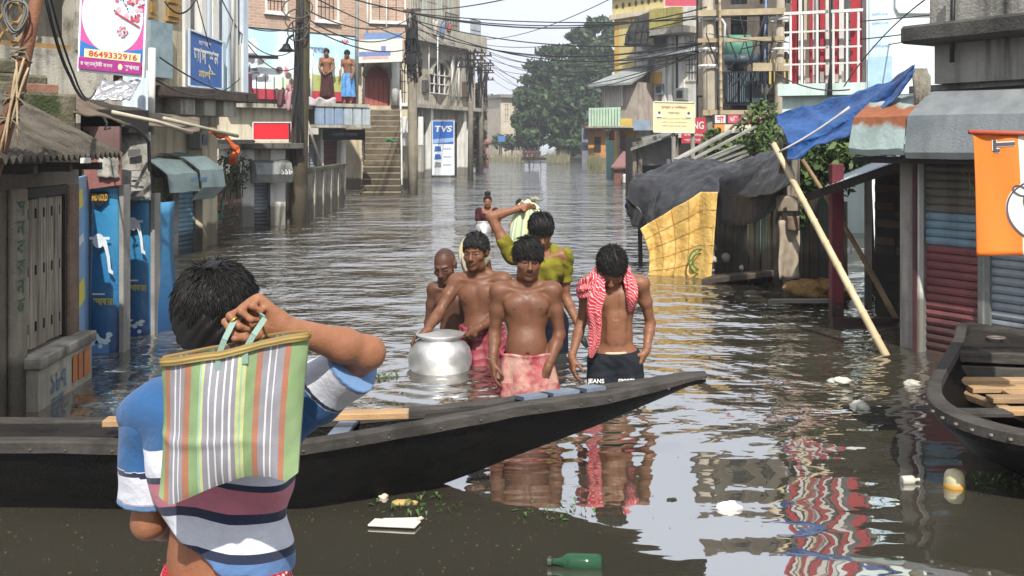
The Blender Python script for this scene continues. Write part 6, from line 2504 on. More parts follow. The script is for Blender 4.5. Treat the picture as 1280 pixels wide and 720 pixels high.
# ---- ruined brick wall, every brick
F4 = Fr(X(244, 17.0), 17.0, X(304, 19.4), 19.4)
def brick_ruin():
 t = thing('brick_wall', 'low mossy brick wall with green stains between the blue shutters and the white kiosk', 'wall', F4.pt(1, 0, 0))
 mb = MB()
 F4.box(mb, 0, F4.L, -.24, -.035, -.3, .98)
 core = mb.build('wall_core', MOSSY, t)
 r0 = random.Random(12)
 bl = MB()
 bl.box(0, .225, 0, .06, 0, .066)
 off = wloc(core)
 meshes = [bl.mesh('brick', m) for m in (BRICKO, MOSSY, wmat('pink_brick', '#9a7466', '#7d5c50', 5, .95, .012, 80, patch='#4a4436', patch_amt=.3, patch_scale=2.5, tide='#2f2a20', tide_z=.4))]
 for j in range(13):
  k = int(F4.L / .245)
  for i in range(k):
   uu = i * .245 + (.12 if j % 2 else 0)
   if uu + .225 > F4.L or r0.random() < .07: continue
   z = -.06 + j * .08
   if z > .75 + .2 * math.sin(uu * 2.2): continue
   o = bpy.data.objects.new('brick', r0.choice(meshes))
   COL.objects.link(o)
   o.parent = core
   o.location = F4.pt(uu, -.005 + r0.uniform(-.012, .012), z) - off
   o.rotation_euler = (0, 0, F4.ang)
 GS = plain('green_splash', '#2f6b54', .9)
 for i in range(9): decal(t, F4.pt(.95 + r0.uniform(-.1, .35), .012, .0), F4.u, (0, 0, 1), ell_pts(0, r0.uniform(.05, .6), .05, .07, 9), GS, .004 + .001 * i, 'paint_splash')
 # rear wall and slab
 mb = MB()
 F4.box(mb, -.2, F4.L + .3, -1.6, -1.4, -.3, 1.55)
 mb.build('rear_wall', wmat('orange_plaster', '#a9795a', '#8a6048', 2, .9, .01, 50, streak='#4d3828', streak_amt=.5, patch='#6a5848', patch_amt=.35), t)
 mb = MB()
 F4.box(mb, -.3, F4.L + .1, -1.3, .18, 1.60, 1.68)
 mb.build('slab_roof', wmat('slab_edge', '#6d6a63', '#53504a', 3, .9, .01, 50, streak='#2d2b27', streak_amt=.6), t)
 mb = MB()
 for uu in (.05, F4.L - .15): F4.box(mb, uu, uu + .13, -.2, -.05, .9, 1.6)
 mb.build('pier', BEIGE, t)
 pl = thing('creeper', 'dark creeper growing over the top of the mossy brick wall', 'plant', F4.pt(1, 0, 1))
 mb = MB()
 for i in range(9): leaf_mass(mb, F4.pt(.3 + i * .26, .0, 1.05 + .16 * math.sin(i * 1.7)), (.22, .14, .24), 120, .04, 100 + i)
 mb.build('foliage', leaf_mat('creeper_leaf', (.035, .055, .018), (.055, .075, .025), (.02, .03, .012)), pl)
 mb = MB()
 for i in range(7): mb.tube(sag(F4.pt(.3 + i * .33, .03, .6), F4.pt(.4 + i * .3, .05, 1.2), -.05, 6), .010, 5)
 mb.build('stem', DARKW, pl)


brick_ruin()

# ---- white kiosk with hooded shutter
F5 = Fr(X(300, 19.8), 19.8, X(360, 20.3), 20.3)
def white_kiosk():
 t = thing('white_kiosk', 'small white-pillared kiosk with a grey shutter and tin hood under a flat slab', 'shop', F5.pt(.4, 0, 0))
 u = F5.at
 for a, b in ((302, 317), (337, 356)):
  mb = MB()
  F5.box(mb, u(a), u(b), -.25, .05, -.3, 1.50)
  mb.build('pillar', WHITEW, t, bevel=.008)
 mb = MB()
 F5.box(mb, u(302), u(370), -1.6, -.26, -.3, 1.5)
 F5.box(mb, u(302.5), u(355.5), -.26, .02, 1.22, 1.5)
 mb.build('wall', CONC, t)
 mb = MB()
 F5.box(mb, u(296), u(373), -1.7, .32, 1.505, 1.62)
 mb.build('slab_roof', wmat('kiosk_slab', '#5b5952', '#45433d', 3, .9, .01, 50, streak='#25241f', streak_amt=.6), t, bevel=.01)
 shutter(F5, u(318), u(336), -.2, 1.18, -.12, t, SLATG, .07)
 awning(F5, u(312), u(357), [(.05, 1.28), (.34, 1.22), (.45, 1.02), (.36, .86)], t, TIND, 'hood')
 mb = MB()
 for uu in (u(311.5), u(329)):
  c = F5.pt(uu, .25, 1.05)
  mb.add([F5.pt(uu, .05, 1.28), F5.pt(uu, .34, 1.22), F5.pt(uu, .45, 1.02), F5.pt(uu, .36, .86), F5.pt(uu, .08, .86)], [(0, 1, 2, 3, 4)])
 mb.build('hood_cheek', TIND, t)
 lettering('১১৮', F5.pt(u(349), .46, 1.06), F5.u, (0, 0, 1), .22, .10, WHITEM, t, 'painted_lettering', bold=.02)


white_kiosk()
RS = plain('sign_red', '#c3202c', .4, var=.1)
t_, c_, ux_, uz_, w_, h_ = px_sign('red_signboard', 'plain bright red signboard above the white kiosk', 316, 364, 153, 175, 23, 23.3, RS, frame=WHITEM)
mb = MB()
for px in (318, 362): mb.tube([P(px, 178, 23.1), P(px, 154, 23.1)], .02, 6)
mb.build('bracket', BLACKM, t_)

# ---- mossy utility pole
def mossy_pole():
 t = thing('utility_pole', 'thick mossy utility pole with cables in front of the billboard', 'pole', P(375, 280, 20.5))
 mb = MB()
 pts = [np.array((X(373, 20.5), 20.5, -.3)), P(374, 180, 20.5), P(377, 90, 20.5), P(379, 0, 20.5), P(381, -110, 20.5)]
 mb.tube(pts, [.18, .17, .155, .14, .13], 14)
 mb.build('pole', wmat('mossy_pole', '#54493c', '#3a332a', 3, .95, .015, 40, patch='#4a5223', patch_amt=.42, patch_scale=2.0, streak='#1f1b16', streak_amt=.6, tide='#6b6250', tide_z=.7), t, smooth=True)
 r0 = random.Random(6)
 mb = MB()
 for i in range(9):
  a = P(372 + r0.uniform(-8, 10), r0.uniform(-20, 40), 20.3)
  b = P(372 + r0.uniform(-7, 8), r0.uniform(120, 230), 20.3)
  mb.tube(sag(a, b, r0.uniform(-.05, .08), 8), r0.uniform(.012, .025), 5)
 mb.build('down_cables', CABLE, t, smooth=True)
 mb = MB()
 for k in range(3):
  c = P(372, 10 + 14 * k, 20.3)
  mb.tube([c + np.array(((.3 - .05 * k) * math.cos(a), .1 * math.sin(a), (.22) * math.sin(a))) for a in np.linspace(0, 2 * pi, 19)], .015, 5, caps=False)
 mb.build('cable_loop', plain('grey_loop', '#4a4844', .7), t, smooth=True)
 mb = MB()
 mb.tube([P(366, 44, 20.3), P(360, 48, 20.2), P(358, 56, 20.15)], .025, 6)
 mb.lathe([(.0, .06), (.06, .05), (.09, -.02), (.17, -.10), (.16, -.10), (.0, -.04)], P(358, 58, 20.15), 12)
 mb.build('street_lamp', BLACKM, t, smooth=True)


mossy_pole()

# ---- boundary wall
F7 = Fr(X(388, 21.5), 21.5, X(432, 27.0), 27.0)
t_ = thing('boundary_wall', 'low grey stained boundary wall right of the mossy pole', 'wall', F7.pt(1, 0, 0))
mb = MB()
F7.box(mb, -.6, F7.L, -.14, 0, -.3, 1.02)
mb.build('wall', wmat('boundary_render', '#8a8577', '#6b6659', 3, .95, .015, 50, streak='#2f2c24', streak_amt=.8, patch='#57523f', patch_amt=.42, patch_scale=3, tide='#2c281f', tide_z=.4), t_)
mb = MB()
F7.box(mb, -.62, F7.L + .02, -.18, .04, 1.022, 1.09)
mb.build('coping', MOSSY, t_)
mb = MB()
for k in range(5): F7.box(mb, .4 + k * 1.2, .52 + k * 1.2, .002, .03, -.3, 1.02)
mb.build('buttress', CONC, t_)
mb = MB()
mb.tube([P(402, 208, 24), P(384, 150, 24.5)], .03, 7)
tag(mb.build('leaning_stick', plain('grey_stick', '#8d887d', .9), None, smooth=True), 'pale stick leaning from the boundary wall against the mossy pole', 'stick')

# ---- billboard house
F8 = Fr(X(285, 28.4), 28.4, X(449, 31.2), 31.2)
def billboard_house():
 t = thing('brick_house', 'brick upper storey house carrying the long painted billboard, shutters below', 'house', F8.pt(2, 0, 0))
 u, za = F8.at, F8.zat
 BR = NT('fine_brickwork')
 vec = BR.coord('Object', (1, 1, 1))
 sp = BR.n('SeparateXYZ')
 pos = BR.n('NewGeometry').outputs['Position']
 BR.t.links.new(pos, sp.inputs[0])
 cmb = BR.n('CombineXYZ', X=BR.math('ADD', sp.outputs['X'], BR.math('MULTIPLY', sp.outputs['Y'], .4)), Y=sp.outputs['Z'])
 bt = BR.n('TexBrick', Scale=1.0, Color1=hexc('#b5927e'), Color2=hexc('#a07e6b'), Mortar=hexc('#b3a899'))
 BR.t.links.new(cmb.outputs[0], bt.inputs['Vector'])
 bt.inputs['Brick Width'].default_value = .26
 bt.inputs['Row Height'].default_value = .085
 bt.inputs['Mortar Size'].default_value = .012
 BR.base(BR.mix(BR.ramp(BR.noise(pos, 1.5, 5), .4, .7, 0, .6), bt.outputs['Color'], hexc('#8f7d6d')))
 BR.p(Roughness=.95)
 BR.bump(bt.outputs['Fac'], -.01)
 global BRICKFAR
 BRICKFAR = BR.m
 mb = MB()
 F8.box(mb, -.2, F8.L, -3, -.12, 2.75, 7.5)
 mb.build('upper_wall', BR.m, t)
 mb = MB()
 F8.box(mb, -.2, u(388), -3, -.1, -.3, 2.74)
 F8.box(mb, u(388), F8.L, -3, -.75, -.3, 2.74)
 mb.build('lower_wall', CREAM, t)
 for p0, p1, y0, y1 in ((336, 359, -22, 15), (399, 424, -28, 20)):
  window(F8, u(p0), u(p1), za(2, y1), za(2, y0), -.12, t, WHITEW, 4)
 mb = MB()
 F8.box(mb, -.1, u(386), -.2, .25, 2.62, 2.74)
 F8.box(mb, u(386), F8.L + .1, -.9, .42, 2.70, 2.80)
 mb.build('floor_slab', CONC, t)
 # balcony parapet: blue-grey left half, pale right half
 pts = np.linspace(u(386), u(455), 7)
 for i in range(6):
  mb = MB()
  F8.box(mb, pts[i] + .02, pts[i + 1] - .02, .30, .38, 2.18, 2.69)
  mb.build('parapet_panel', wmat('parapet_paint_%d' % i, '#6f86a4' if i < 3 else '#a9b3b8', '#8b98a8' if i < 3 else '#8d979b', 3, .8, .004, 60, streak='#4b535c', streak_amt=.5), t)
 mb = MB()
 F8.box(mb, u(386), u(455), -.75, .40, 2.08, 2.17)
 mb.build('balcony_floor', CONC, t)
 shutter(F8, u(391), u(409), -.2, 1.65, -.68, t, SLATG, .09)
 shutter(F8, u(414), u(434), -.2, 1.75, -.68, t, SLATM, .09)
 shutter(F8, u(330), u(358), -.2, 1.6, -.03, t, SLATG, .09)
 for p0, p1 in ((409.8, 413.2), (435, 441)):
  mb = MB()
  F8.box(mb, u(p0), u(p1), -.74, -.4, -.3, 2.07)
  mb.build('pier', WHITEW, t)


billboard_house()


def billboard():
 u, za = F8.at, F8.zat
 SKY = NT('billboard_print')
 g = SKY.n('NewGeometry').outputs['Position']
 sp = SKY.n('SeparateXYZ')
 SKY.t.links.new(g, sp.inputs[0])
 c = SKY.mix(SKY.ramp(sp.outputs['Z'], 3.5, 4.3), hexc('#bcc9ae'), hexc('#a8cfe2'))
 c = SKY.mix(SKY.ramp(SKY.noise(g, 1.2, 4), .45, .65, 0, .8), c, hexc('#d5e2e8'))
 SKY.base(c)
 SKY.p(Roughness=.5)
 a, b = u(298), u(443)
 t, c, ux, uz, w, h = signboard('billboard', 'long pale blue painted billboard with a dome and red flowers on the brick house', (F8.pt(a, .06, 2.86), F8.pt(b, .06, 2.86), F8.pt(b, .06, 4.86), F8.pt(a, .06, 4.88)), SKY.m, frame=BLACKM, thick=.06)
 D = lambda pts, m, k: decal(t, c, ux, uz, [((x - .5) * w, (y - .5) * h) for x, y in pts], m, .004 + .002 * k, 'printed_shape')
 PW, RDP, GP, GR, PK = plain('print_white', '#d5d8d8', .5), plain('print_crimson', '#b03a48', .5), plain('print_yellowgreen', '#a9b06a', .5), plain('print_grey', '#7a7a84', .6, var=.4, scale=5), plain('print_rose', '#c98a92', .5)
 D(rect_pts(.0, 1, 0, .15), RDP, 1)
 D([(.52, .15), (1, .15), (1, .42), (.75, .36), (.52, .42)], GP, 1)
 D(ell_pts(.105, .72, .045, .13, 20), PW, 2)
 D([(.10, .82), (.11, .82), (.107, 1.0), (.103, 1.0)], PW, 2.2)
 D(ell_pts(.105, .57, .07, .05, 16), PW, 2.4)
 g_ = random.Random(9)
 for i in range(26): D(ell_pts(g_.uniform(.04, .26), g_.uniform(.28, .62), g_.uniform(.015, .05), g_.uniform(.02, .06), 9), GR if i % 3 else PW, 3 + i * .1)
 for i in range(18): D(ell_pts(g_.uniform(.30, .44), g_.uniform(.05, .45), g_.uniform(.01, .03), g_.uniform(.02, .07), 9), plain('print_brown', '#6b5a56', .6) if i == 0 else (bpy.data.materials['print_brown'] if i % 3 else PK), 6 + i * .1)
 for k in range(5):
  a_ = (k - 2) * .5
  D([(.90, .86), (.90 + .04 * math.sin(a_) - .008, .86 + .06), (.90 + .055 * math.sin(a_), .86 + .10 * math.cos(a_)), (.90 + .04 * math.sin(a_) + .008, .86 + .05)], RDP if k % 2 else PK, 3 + k * .2)
 lettering('স্বাগতম', c + ux * .16 * w + uz * .24 * h, ux, uz, w * .15, h * .12, plain('print_navy', '#5a6f8f', .5), t, 'printed_lettering', bold=.01, depth=.02)
 for px in range(303, 385, 11):
  mb = MB()
  mb.tube([F8.pt(u(px), .32, 2.75), F8.pt(u(px), .32, 3.5)], .014, 5)
  mb.build('front_bar', BLACKM, t)
 mb = MB()
 mb.bar(F8.pt(u(297), .34, 4.02), F8.pt(u(340), .34, 4.05), .07, .09)
 mb.build('pole_bar', BLACKM, t)


billboard()
t_, c_, ux_, uz_, w_, h_ = signboard('black_signboard', 'narrow black shop sign under the balcony of the billboard house', (F8.pt(F8.at(394), .46, 1.72), F8.pt(F8.at(446), .46, 1.72), F8.pt(F8.at(446), .46, 2.04), F8.pt(F8.at(394), .46, 2.04)), plain('sign_black', '#050506', .8, spec=.05))
lettering('লক্ষ্মী ভাণ্ডার', c_, ux_, uz_, w_ * .6, h_ * .4, plain('dim_lettering', '#3c4046', .5), t_, 'painted_lettering', depth=.006)
mb = MB()
mb.grid(lambda u, v: F8.pt(F8.at(378 + 34 * u), .36 + .06 * math.sin(9 * u), 2.72 + .28 * v * (1 - .3 * math.sin(7 * u) ** 2) - .02), 16, 5, .04)
tag(mb.build('washing', plain('pale_cloths', '#b9b0b4', .9, var=.5, scale=5), None, smooth=True), 'pale cloths laid over the balcony edge beside the two men', 'cloth')
mb = MB()
F8.box(mb, F8.at(300.5), F8.at(307), .30, .42, 2.76, 3.55)
tag(mb.build('hanging_cloth', plain('maroon_hanging', '#4d2a3c', .9), None, bevel=.02), 'maroon cloth hanging at the left end of the billboard', 'cloth')


def balcony_man(px, yhead, label, clothc, seed, lean):
 d = 29.2
 t0 = F8.at(px)
 base = F8.pt(t0, .16, 2.80)
 k = 1.0
 t = thing('person', label, 'person', base)
 O = base + np.array((0, 0, .82))
 b = Body(O, yaw=lean, pitch=2, s=.93, slim=.98)
 b.make_torso()
 for sx in (-1, 1):
  sh = b.tp((sx * .178, 0, .515))
  el = b.tp((sx * .23, -.03, .25))
  wr = b.tp((sx * (.10 if seed == 1 else .20), -.17, .10 if seed == 1 else .02))
  b.arm(sh, el, wr)
  b.hand(wr, (-.6 * sx if seed == 1 else 0, -.2, -.5), (0, -1, .2))
  b.rest.append(b.Cn(b.tp((sx * .085, 0, 0)), np.array((base[0] + sx * .09, base[1], base[2] + .42)), .09, .055, .05))
  b.rest.append(b.Cn(np.array((base[0] + sx * .09, base[1], base[2] + .42)), np.array((base[0] + sx * .09, base[1], base[2] + .06)), .055, .035, .03))
  b.rest.append(b.Cn(np.array((base[0] + sx * .09, base[1] + .03, base[2] + .035)), np.array((base[0] + sx * .10, base[1] - .13, base[2] + .03)), .035, .028, .02))
 b.head(b.tp((0, -.04, .73)), rot3(yaw=lean * 2, pitch=16 if seed == 1 else 30), s=.98)
 b.build('body', t, SK3, h=.011, zmin=-1)
 make_hair(b, t, n=300, length=.04, grow=.014)
 m = cyl_cloth_mat('lungi_cloth_%d' % seed, clothc[0], hexc(clothc[1]))
 wrap(t, 'lungi', m, [(O + (0, 0, .10), .145, .11, 0), (O, .17, .13, 0), (np.array((base[0], base[1], base[2] + .22)), .20, .15, 0)], folds=7, fold_amp=.014, seed=seed)


balcony_man(405, 73, 'shirtless man in a brown lungi standing on the balcony before the billboard, hands together', ('#4a2d2c', '#33201f'), 1, 4)
balcony_man(431, 71, 'shirtless man in a bright blue lungi looking down from the balcony before the billboard', ('#3a74b0', '#6f9cc8'), 2, -8)

# ---- outdoor stair and the arched doorway above it
def stair():
 t = thing('staircase', 'steep stained concrete staircase rising from the water to the red arched door', 'staircase', P(478, 243, 32.5))
 n = 15
 for i in range(n):
  z1 = .10 + i * .193
  y0 = 32.2 + i * .27
  k = max(0, (6 - i) / 6)
  x0, x1 = X(456 - 6 * k, y0), X(500 + 1 * k, y0)
  mb = MB()
  mb.box(x0, x1, y0, y0 + .60, z1 - .193 if i else -.4, z1)
  mb.build('step', wmat('step_concrete_%d' % (i % 3), ('#6f6553', '#645a49', '#786d5a')[i % 3], '#4d4435', 3, .95, .01, 50, patch='#4a4233', patch_amt=.4, patch_scale=2, tide='#3f372a', tide_z=.9), t, bevel=.015)
  if i % 1 == 0:
   mb = MB()
   mb.box(x0, x1, y0 - .012, y0 + .03, z1 - .035, z1 + .006)
   mb.build('nosing', wmat('pale_nosing', '#8f8674', '#716857', 4, .9) if i == 0 else bpy.data.materials['pale_nosing'], t)
 mb = MB()
 for i in range(13):
  y = 33.6 + i * .24
  z = .9 + i * .175
  x = X(454.5, y)
  mb.tube([(x, y, z), (x, y, z + .85)], .022, 6)
  for q in (.2, .5): mb.tube([(x + .05 * math.cos(a), y, z + q + .07 * math.sin(a)) for a in np.linspace(0, 2 * pi, 9)], .014, 4, caps=False)
 mb.tube([(X(454.5, 33.5), 33.5, 1.72), (X(455.5, 36.6), 36.6, 3.95)], .03, 6)
 mb.build('balustrade', plain('dark_railing', '#3a3735', .7), t)
 mb = MB()
 mb.tube([(X(502, 33), 33, -.2), (X(502, 33), 33, 1.4), (X(500.5, 36.5), 36.5, 3.5)], .028, 6)
 mb.tube([(X(500, 36.5), 36.5, 2.6), (X(500, 36.5), 36.5, 3.5)], .025, 6)
 mb.build('handrail', WHITEM, t)
 c = P(490, 178, 34.5)
 mb = MB()
 mb.grid(lambda u, v: c + np.array(((u - .5) * .36, -.05 - .15 * v, (v - .5) * .22 * (1 - .7 * abs(u - .3)) + .03 * math.sin(7 * u))), 10, 8, .02)
 tag(mb.build('green_cloth', plain('green_cloth', '#3f8f63', .9), None, smooth=True), 'green cloth hung on the side of the staircase', 'cloth')


stair()
F10 = Fr(X(440, 37), 37, X(512, 37.6), 37.6)
def arch_house():
 t = thing('arched_house', 'brick house with a red arched first floor doorway at the head of the stairs', 'house', F10.pt(1, 0, 0))
 u, za = F10.at, F10.zat
 mb = MB()
 F10.box(mb, -.3, u(452), -3, 0, -.3, 4.6)
 F10.box(mb, u(489), F10.L, -3, 0, -.3, 4.6)
 F10.box(mb, u(452), u(489), -3, 0, -.3, 3.0)
 mb.build('wall', BEIGE, t)
 mb = MB()
 F10.box(mb, -.3, F10.L, -3, .05, 4.62, 8.0)
 mb.build('upper_wall', BRICKFAR, t)
 # arch
 c, r = u(471.5), (u(488) - u(455)) / 2
 mb = MB()
 pts = []
 for i in range(13):
  a = pi * i / 12
  bump = 1 + .13 * abs(math.sin(3 * a))
  pts.append((c + r * math.cos(a) * 1.0, 4.05 + .42 * math.sin(a) * bump))
 for (a0, z0), (a1, z1) in zip(pts, pts[1:]):
  mb.add([F10.pt(a0, .02, z0), F10.pt(a1, .02, z1), F10.pt(a1, .02, 4.61), F10.pt(a0, .02, 4.61)], [(0, 1, 2, 3)])
 mb.build('arch_spandrel', BEIGE, t)
 mb = MB()
 mb.tube([F10.pt(a, .06, z) for a, z in pts], .09, 6)
 mb.build('arch_moulding', wmat('green_grey_mould', '#6d6e5c', '#57584a', 4, .9, .01, 50), t)
 mb = MB()
 F10.box(mb, u(456), u(487), -.4, -.35, 3.0, 4.55)
 mb.build('doorway', plain('faded_red', '#8a4640', .8, var=.3), t)
 for k in range(5):
  mb = MB()
  F10.box(mb, u(457 + 6 * k), u(462.4 + 6 * k), -.35, -.31, 3.02, 4.02)
  mb.build('door_board', plain('door_red', '#98504a', .7, var=.3, scale=3) if k == 0 else bpy.data.materials['door_red'], t)
 window(F10, u(464), u(505), za(1, 26), za(1, -25), .05, t, WHITEM, 3, glass=wmat('pale_glass', '#9fb3bc', '#7d949f', 3, .3))
 window(F10, u(496), u(508), 3.1, 4.3, .0, t, WHITEM, 4)


arch_house()
t_, c_, ux_, uz_, w_, h_ = px_sign('white_banner', 'white banner with blue and pink bands above the arched door', 444, 503, 50, 79, 36.4, 36.4, WHITEM, skew=2, thick=.03)
for (x0, x1, z0, z1, m) in ((-.42, .25, -.22, -.02, plain('banner_blue', '#6d7fb0', .6)), (-.35, .2, -.34, -.24, plain('banner_pink', '#c9a0a0', .6)), (.05, .15, -.05, .2, bpy.data.materials['banner_blue'])):
 decal(t_, c_, ux_, uz_, rect_pts(x0 * w_, x1 * w_, z0 * h_, z1 * h_), m, .006, 'printed_band')
px_sign('blue_board', 'blue sign frame behind the white banner', 455, 502, 41, 66, 36.8, 36.8, plain('dusty_blue', '#6a86b0', .6))

# ---- pole with the cable tangle
def tangle_pole():
 t = thing('utility_pole', 'concrete utility pole with a black tangle of cables right of the stairs', 'pole', P(516, 241, 33.5))
 mb = MB()
 pts = [np.array((X(516, 33.5), 33.5, -.3)), P(516, 180, 33.5), P(515, 90, 33.5), P(514, 20, 33.5)]
 mb.tube(pts, [.17, .16, .15, .14], 12)
 mb.build('pole', wmat('pole_concrete', '#8f8878', '#746d5f', 3, .9, .008, 50, streak='#453f35', streak_amt=.5, patch='#8a6a4e', patch_amt=.25), t, smooth=True)
 r0 = random.Random(21)
 mb = MB()
 for i in range(34):
  a = P(514 + r0.uniform(-9, 10), r0.uniform(8, 60), 33.3 + r0.uniform(-.3, .2))
  b = P(514 + r0.uniform(-9, 14), r0.uniform(50, 110), 33.3 + r0.uniform(-.3, .2))
  mb.tube(sag(a, b, r0.uniform(-.1, .35), 7), r0.uniform(.012, .03), 5)
 for k in range(5):
  c = P(514 + r0.uniform(-4, 6), r0.uniform(70, 92), 33.2)
  mb.tube([c + np.array((r0.uniform(.15, .28) * math.cos(a), .05 * math.sin(a), .3 * math.sin(a))) for a in np.linspace(0, 2 * pi, 13)], .02, 5, caps=False)
 mb.build('cable_tangle', CABLE, t, smooth=True)
 for py in (42, 74):
  mb = MB()
  c = P(514, py, 33.2)
  mb.box(c[0] - .17, c[0] + .17, c[1] - .1, c[1] + .1, c[2] - .18, c[2] + .18)
  mb.build('junction_box', BLACKM, t, bevel=.02)
 mb = MB()
 mb.bar(P(504, 14, 33.4), P(526, 12, 33.4), .1, .1)
 mb.build('crossarm', plain('crossarm_wood', '#4f4a42', .9), t)


tangle_pole()
for k, (p0, p1, y0, y1, lab) in enumerate(((503, 513, 146, 183, 'blank white panel left of the tangled pole'), (522.5, 529, 146, 182, 'blank white panel right of the tangled pole'))):
 c0 = P(p0, y1, 37.0)
 mb = MB()
 mb.box(c0[0], X(p1, 37), 37.0, 37.06, c0[2], Z(y0, 37))
 tag(mb.build('blank_sign', WHITEM, None, bevel=.02), lab, 'sign')

# ---- ornate house with the motorcycle shop sign
F12 = Fr(X(498, 46.5), 46.5, X(594, 54), 54)
def ornate_house():
 t = thing('ornate_house', 'grey ornate house with an arched window and an upper balcony over the motorcycle shop', 'house', F12.pt(2, 0, 0))
 u, za = F12.at, F12.zat
 mb = MB()
 F12.box(mb, -.2, F12.L, -4, -.3, -.3, 3.3)
 F12.box(mb, -.2, u(538), -4, 0, 3.5, 6.4)
 F12.box(mb, u(561), F12.L, -4, 0, 3.5, 6.4)
 F12.box(mb, u(538), u(561), -4, 0, 3.5, 4.0)
 F12.box(mb, u(538), u(561), -4, 0, 5.75, 6.4)
 F12.box(mb, u(538), u(561), -4, -.5, 4.0, 5.75)
 F12.box(mb, -.2, F12.L, -4, -.9, 6.6, 12)
 mb.build('wall', wmat('grey_render', '#b0aa9c', '#948e80', 1.0, .9, .008, 40, streak='#3f3c36', streak_amt=.7, patch='#5d594f', patch_amt=.35), t)
 mb = MB()
 F12.box(mb, -.2, F12.L + .15, -1.0, .35, 3.3, 3.48)
 F12.box(mb, -.2, F12.L + .3, -1.2, .55, 6.4, 6.58)
 mb.build('floor_slab', CONC, t)
 mb = MB()
 F12.box(mb, -.2, F12.L + .3, .42, .55, 6.582, 7.2)
 mb.build('balcony_parapet', wmat('pale_parapet', '#b5b0a2', '#979285', 2, .9, .006, 40, streak='#5b564b', streak_amt=.6), t)
 # arched window
 c, r = u(549.5), (u(561) - u(538)) / 2
 mb = MB()
 pts = [(c + r * math.cos(pi * i / 12), 4.95 + .7 * math.sin(pi * i / 12)) for i in range(13)]
 for (a0, z0), (a1, z1) in zip(pts, pts[1:]):
  mb.add([F12.pt(a0, .01, z0), F12.pt(a1, .01, z1), F12.pt(a1, .01, 5.76), F12.pt(a0, .01, 5.76)], [(0, 1, 2, 3)])
 mb.build('arch_spandrel', wmat('arch_grey', '#6e6a62', '#57534c', 3, .9), t)
 wn = MB()
 wn.tube([F12.pt(a, .05, z) for a, z in pts], .10, 6)
 wo = wn.build('window', CONC, t)
 mb = MB()
 F12.box(mb, u(538), u(561), -.45, -.4, 4.0, 5.74)
 mb.build('pane', GLASSD, wo)
 mb = MB()
 for z in (4.05, 4.5, 4.95): F12.box(mb, u(538), u(561), -.06, .02, z, z + .05)
 for p in (543, 549.5, 556): F12.box(mb, u(p) - .03, u(p) + .03, -.05, .015, 4.0, 5.6)
 mb.build('grille', WHITEM, wo)
 for p in (562, 569, 575, 582):
  mb = MB()
  F12.box(mb, u(p), u(p + 3), .0, .16, 4.0, 6.0)
  mb.build('pilaster', CONC, t)
 DIA = wmat('dark_stone', '#5d5850', '#47433c', 3, .9)
 decal(t, F12.pt(c, .0, 0), F12.u, (0, 0, 1), [(-.75, 4.05), (0, 3.5), (.75, 4.05)][::1], DIA, .03, 'keystone')
 # upper balcony windows and rails
 for p0, p1, m in ((534, 548, GLASSD), (553, 566, wmat('pale_louvre', '#a9b5b2', '#8b9794', 3, .6)), (572, 580, GLASSD)):
  window(F12, u(p0), u(p1), 7.3, 9.4, -.9, t, wmat('aqua_frame', '#9fb5ae', '#84998f', 3, .7) if p0 == 534 else bpy.data.materials['aqua_frame'], 3, glass=m, sill=False)
 for p0, p1 in ((546, 562), (578, 590)):
  mb = MB()
  for q in np.linspace(u(p0), u(p1), 9): mb.bar(F12.pt(q, .48, 7.2), F12.pt(q, .48, 8.0), .03)
  for z in (7.45, 8.0): mb.bar(F12.pt(u(p0), .48, z), F12.pt(u(p1), .48, z), .04)
  mb.build('balcony_rail', BLACKM, t)
 # ground floor
 shutter(F12, u(528), u(536), -.2, 2.6, -.24, t, SLATG, .12)
 mb = MB()
 F12.box(mb, u(570), u(577), -.31, -.27, -.3, 2.7)
 mb.build('shop_opening', DARK, t)
 for p in (524, 536.5, 578, 586):
  mb = MB()
  F12.box(mb, u(p), u(p + 3), -.3, .1, -.3, 3.3)
  mb.build('pier', WHITEW if p > 530 else CONC, t)


ornate_house()


def tvs():
 d = 49.0
 BLU = plain('tvs_blue', '#2457a4', .4, var=.08)
 t, c, ux, uz, w, h = px_sign('shop_sign', 'tall white and blue motorcycle shop sign standing in the water', 540, 568, 150, 219, d, d, plain('sign_offwhite', '#c9cdd2', .4, var=.08), thick=.3, frame=TIN)
 V = lambda py: Z(py, d) - c[2]
 decal(t, c, ux, uz, rect_pts(-.46 * w, .46 * w, V(180), V(151.5)), BLU, .006, 'blue_field')
 decal(t, c, ux, uz, [(-.46 * w, V(179.5)), (.46 * w, V(177)), (.46 * w, V(172)), (-.46 * w, V(174))], plain('tvs_pale', '#8ea9d0', .4), .010, 'pale_band')
 lettering('TVS', c + np.array((0, 0, V(161))), ux, uz + np.asarray(ux) * .15, w * .78, .30, WHITEM, t, 'sign_lettering', bold=.03, depth=.02)
 for i, py in enumerate((186, 196, 206)):
  decal(t, c, ux, uz, [(-.4 * w, V(py + 3.5)), (-.08 * w, V(py + 3)), (-.12 * w, V(py - 3)), (-.36 * w, V(py - 3.5))], BLU if i < 2 else plain('tvs_grey', '#7d7f84', .5), .008, 'motorcycle_print')
  decal(t, c, ux, uz, rect_pts(0, .36 * w, V(py + .8), V(py - .8)), plain('tvs_text%d' % i, '#9aa3b2', .5), .008, 'text_line')


tvs()

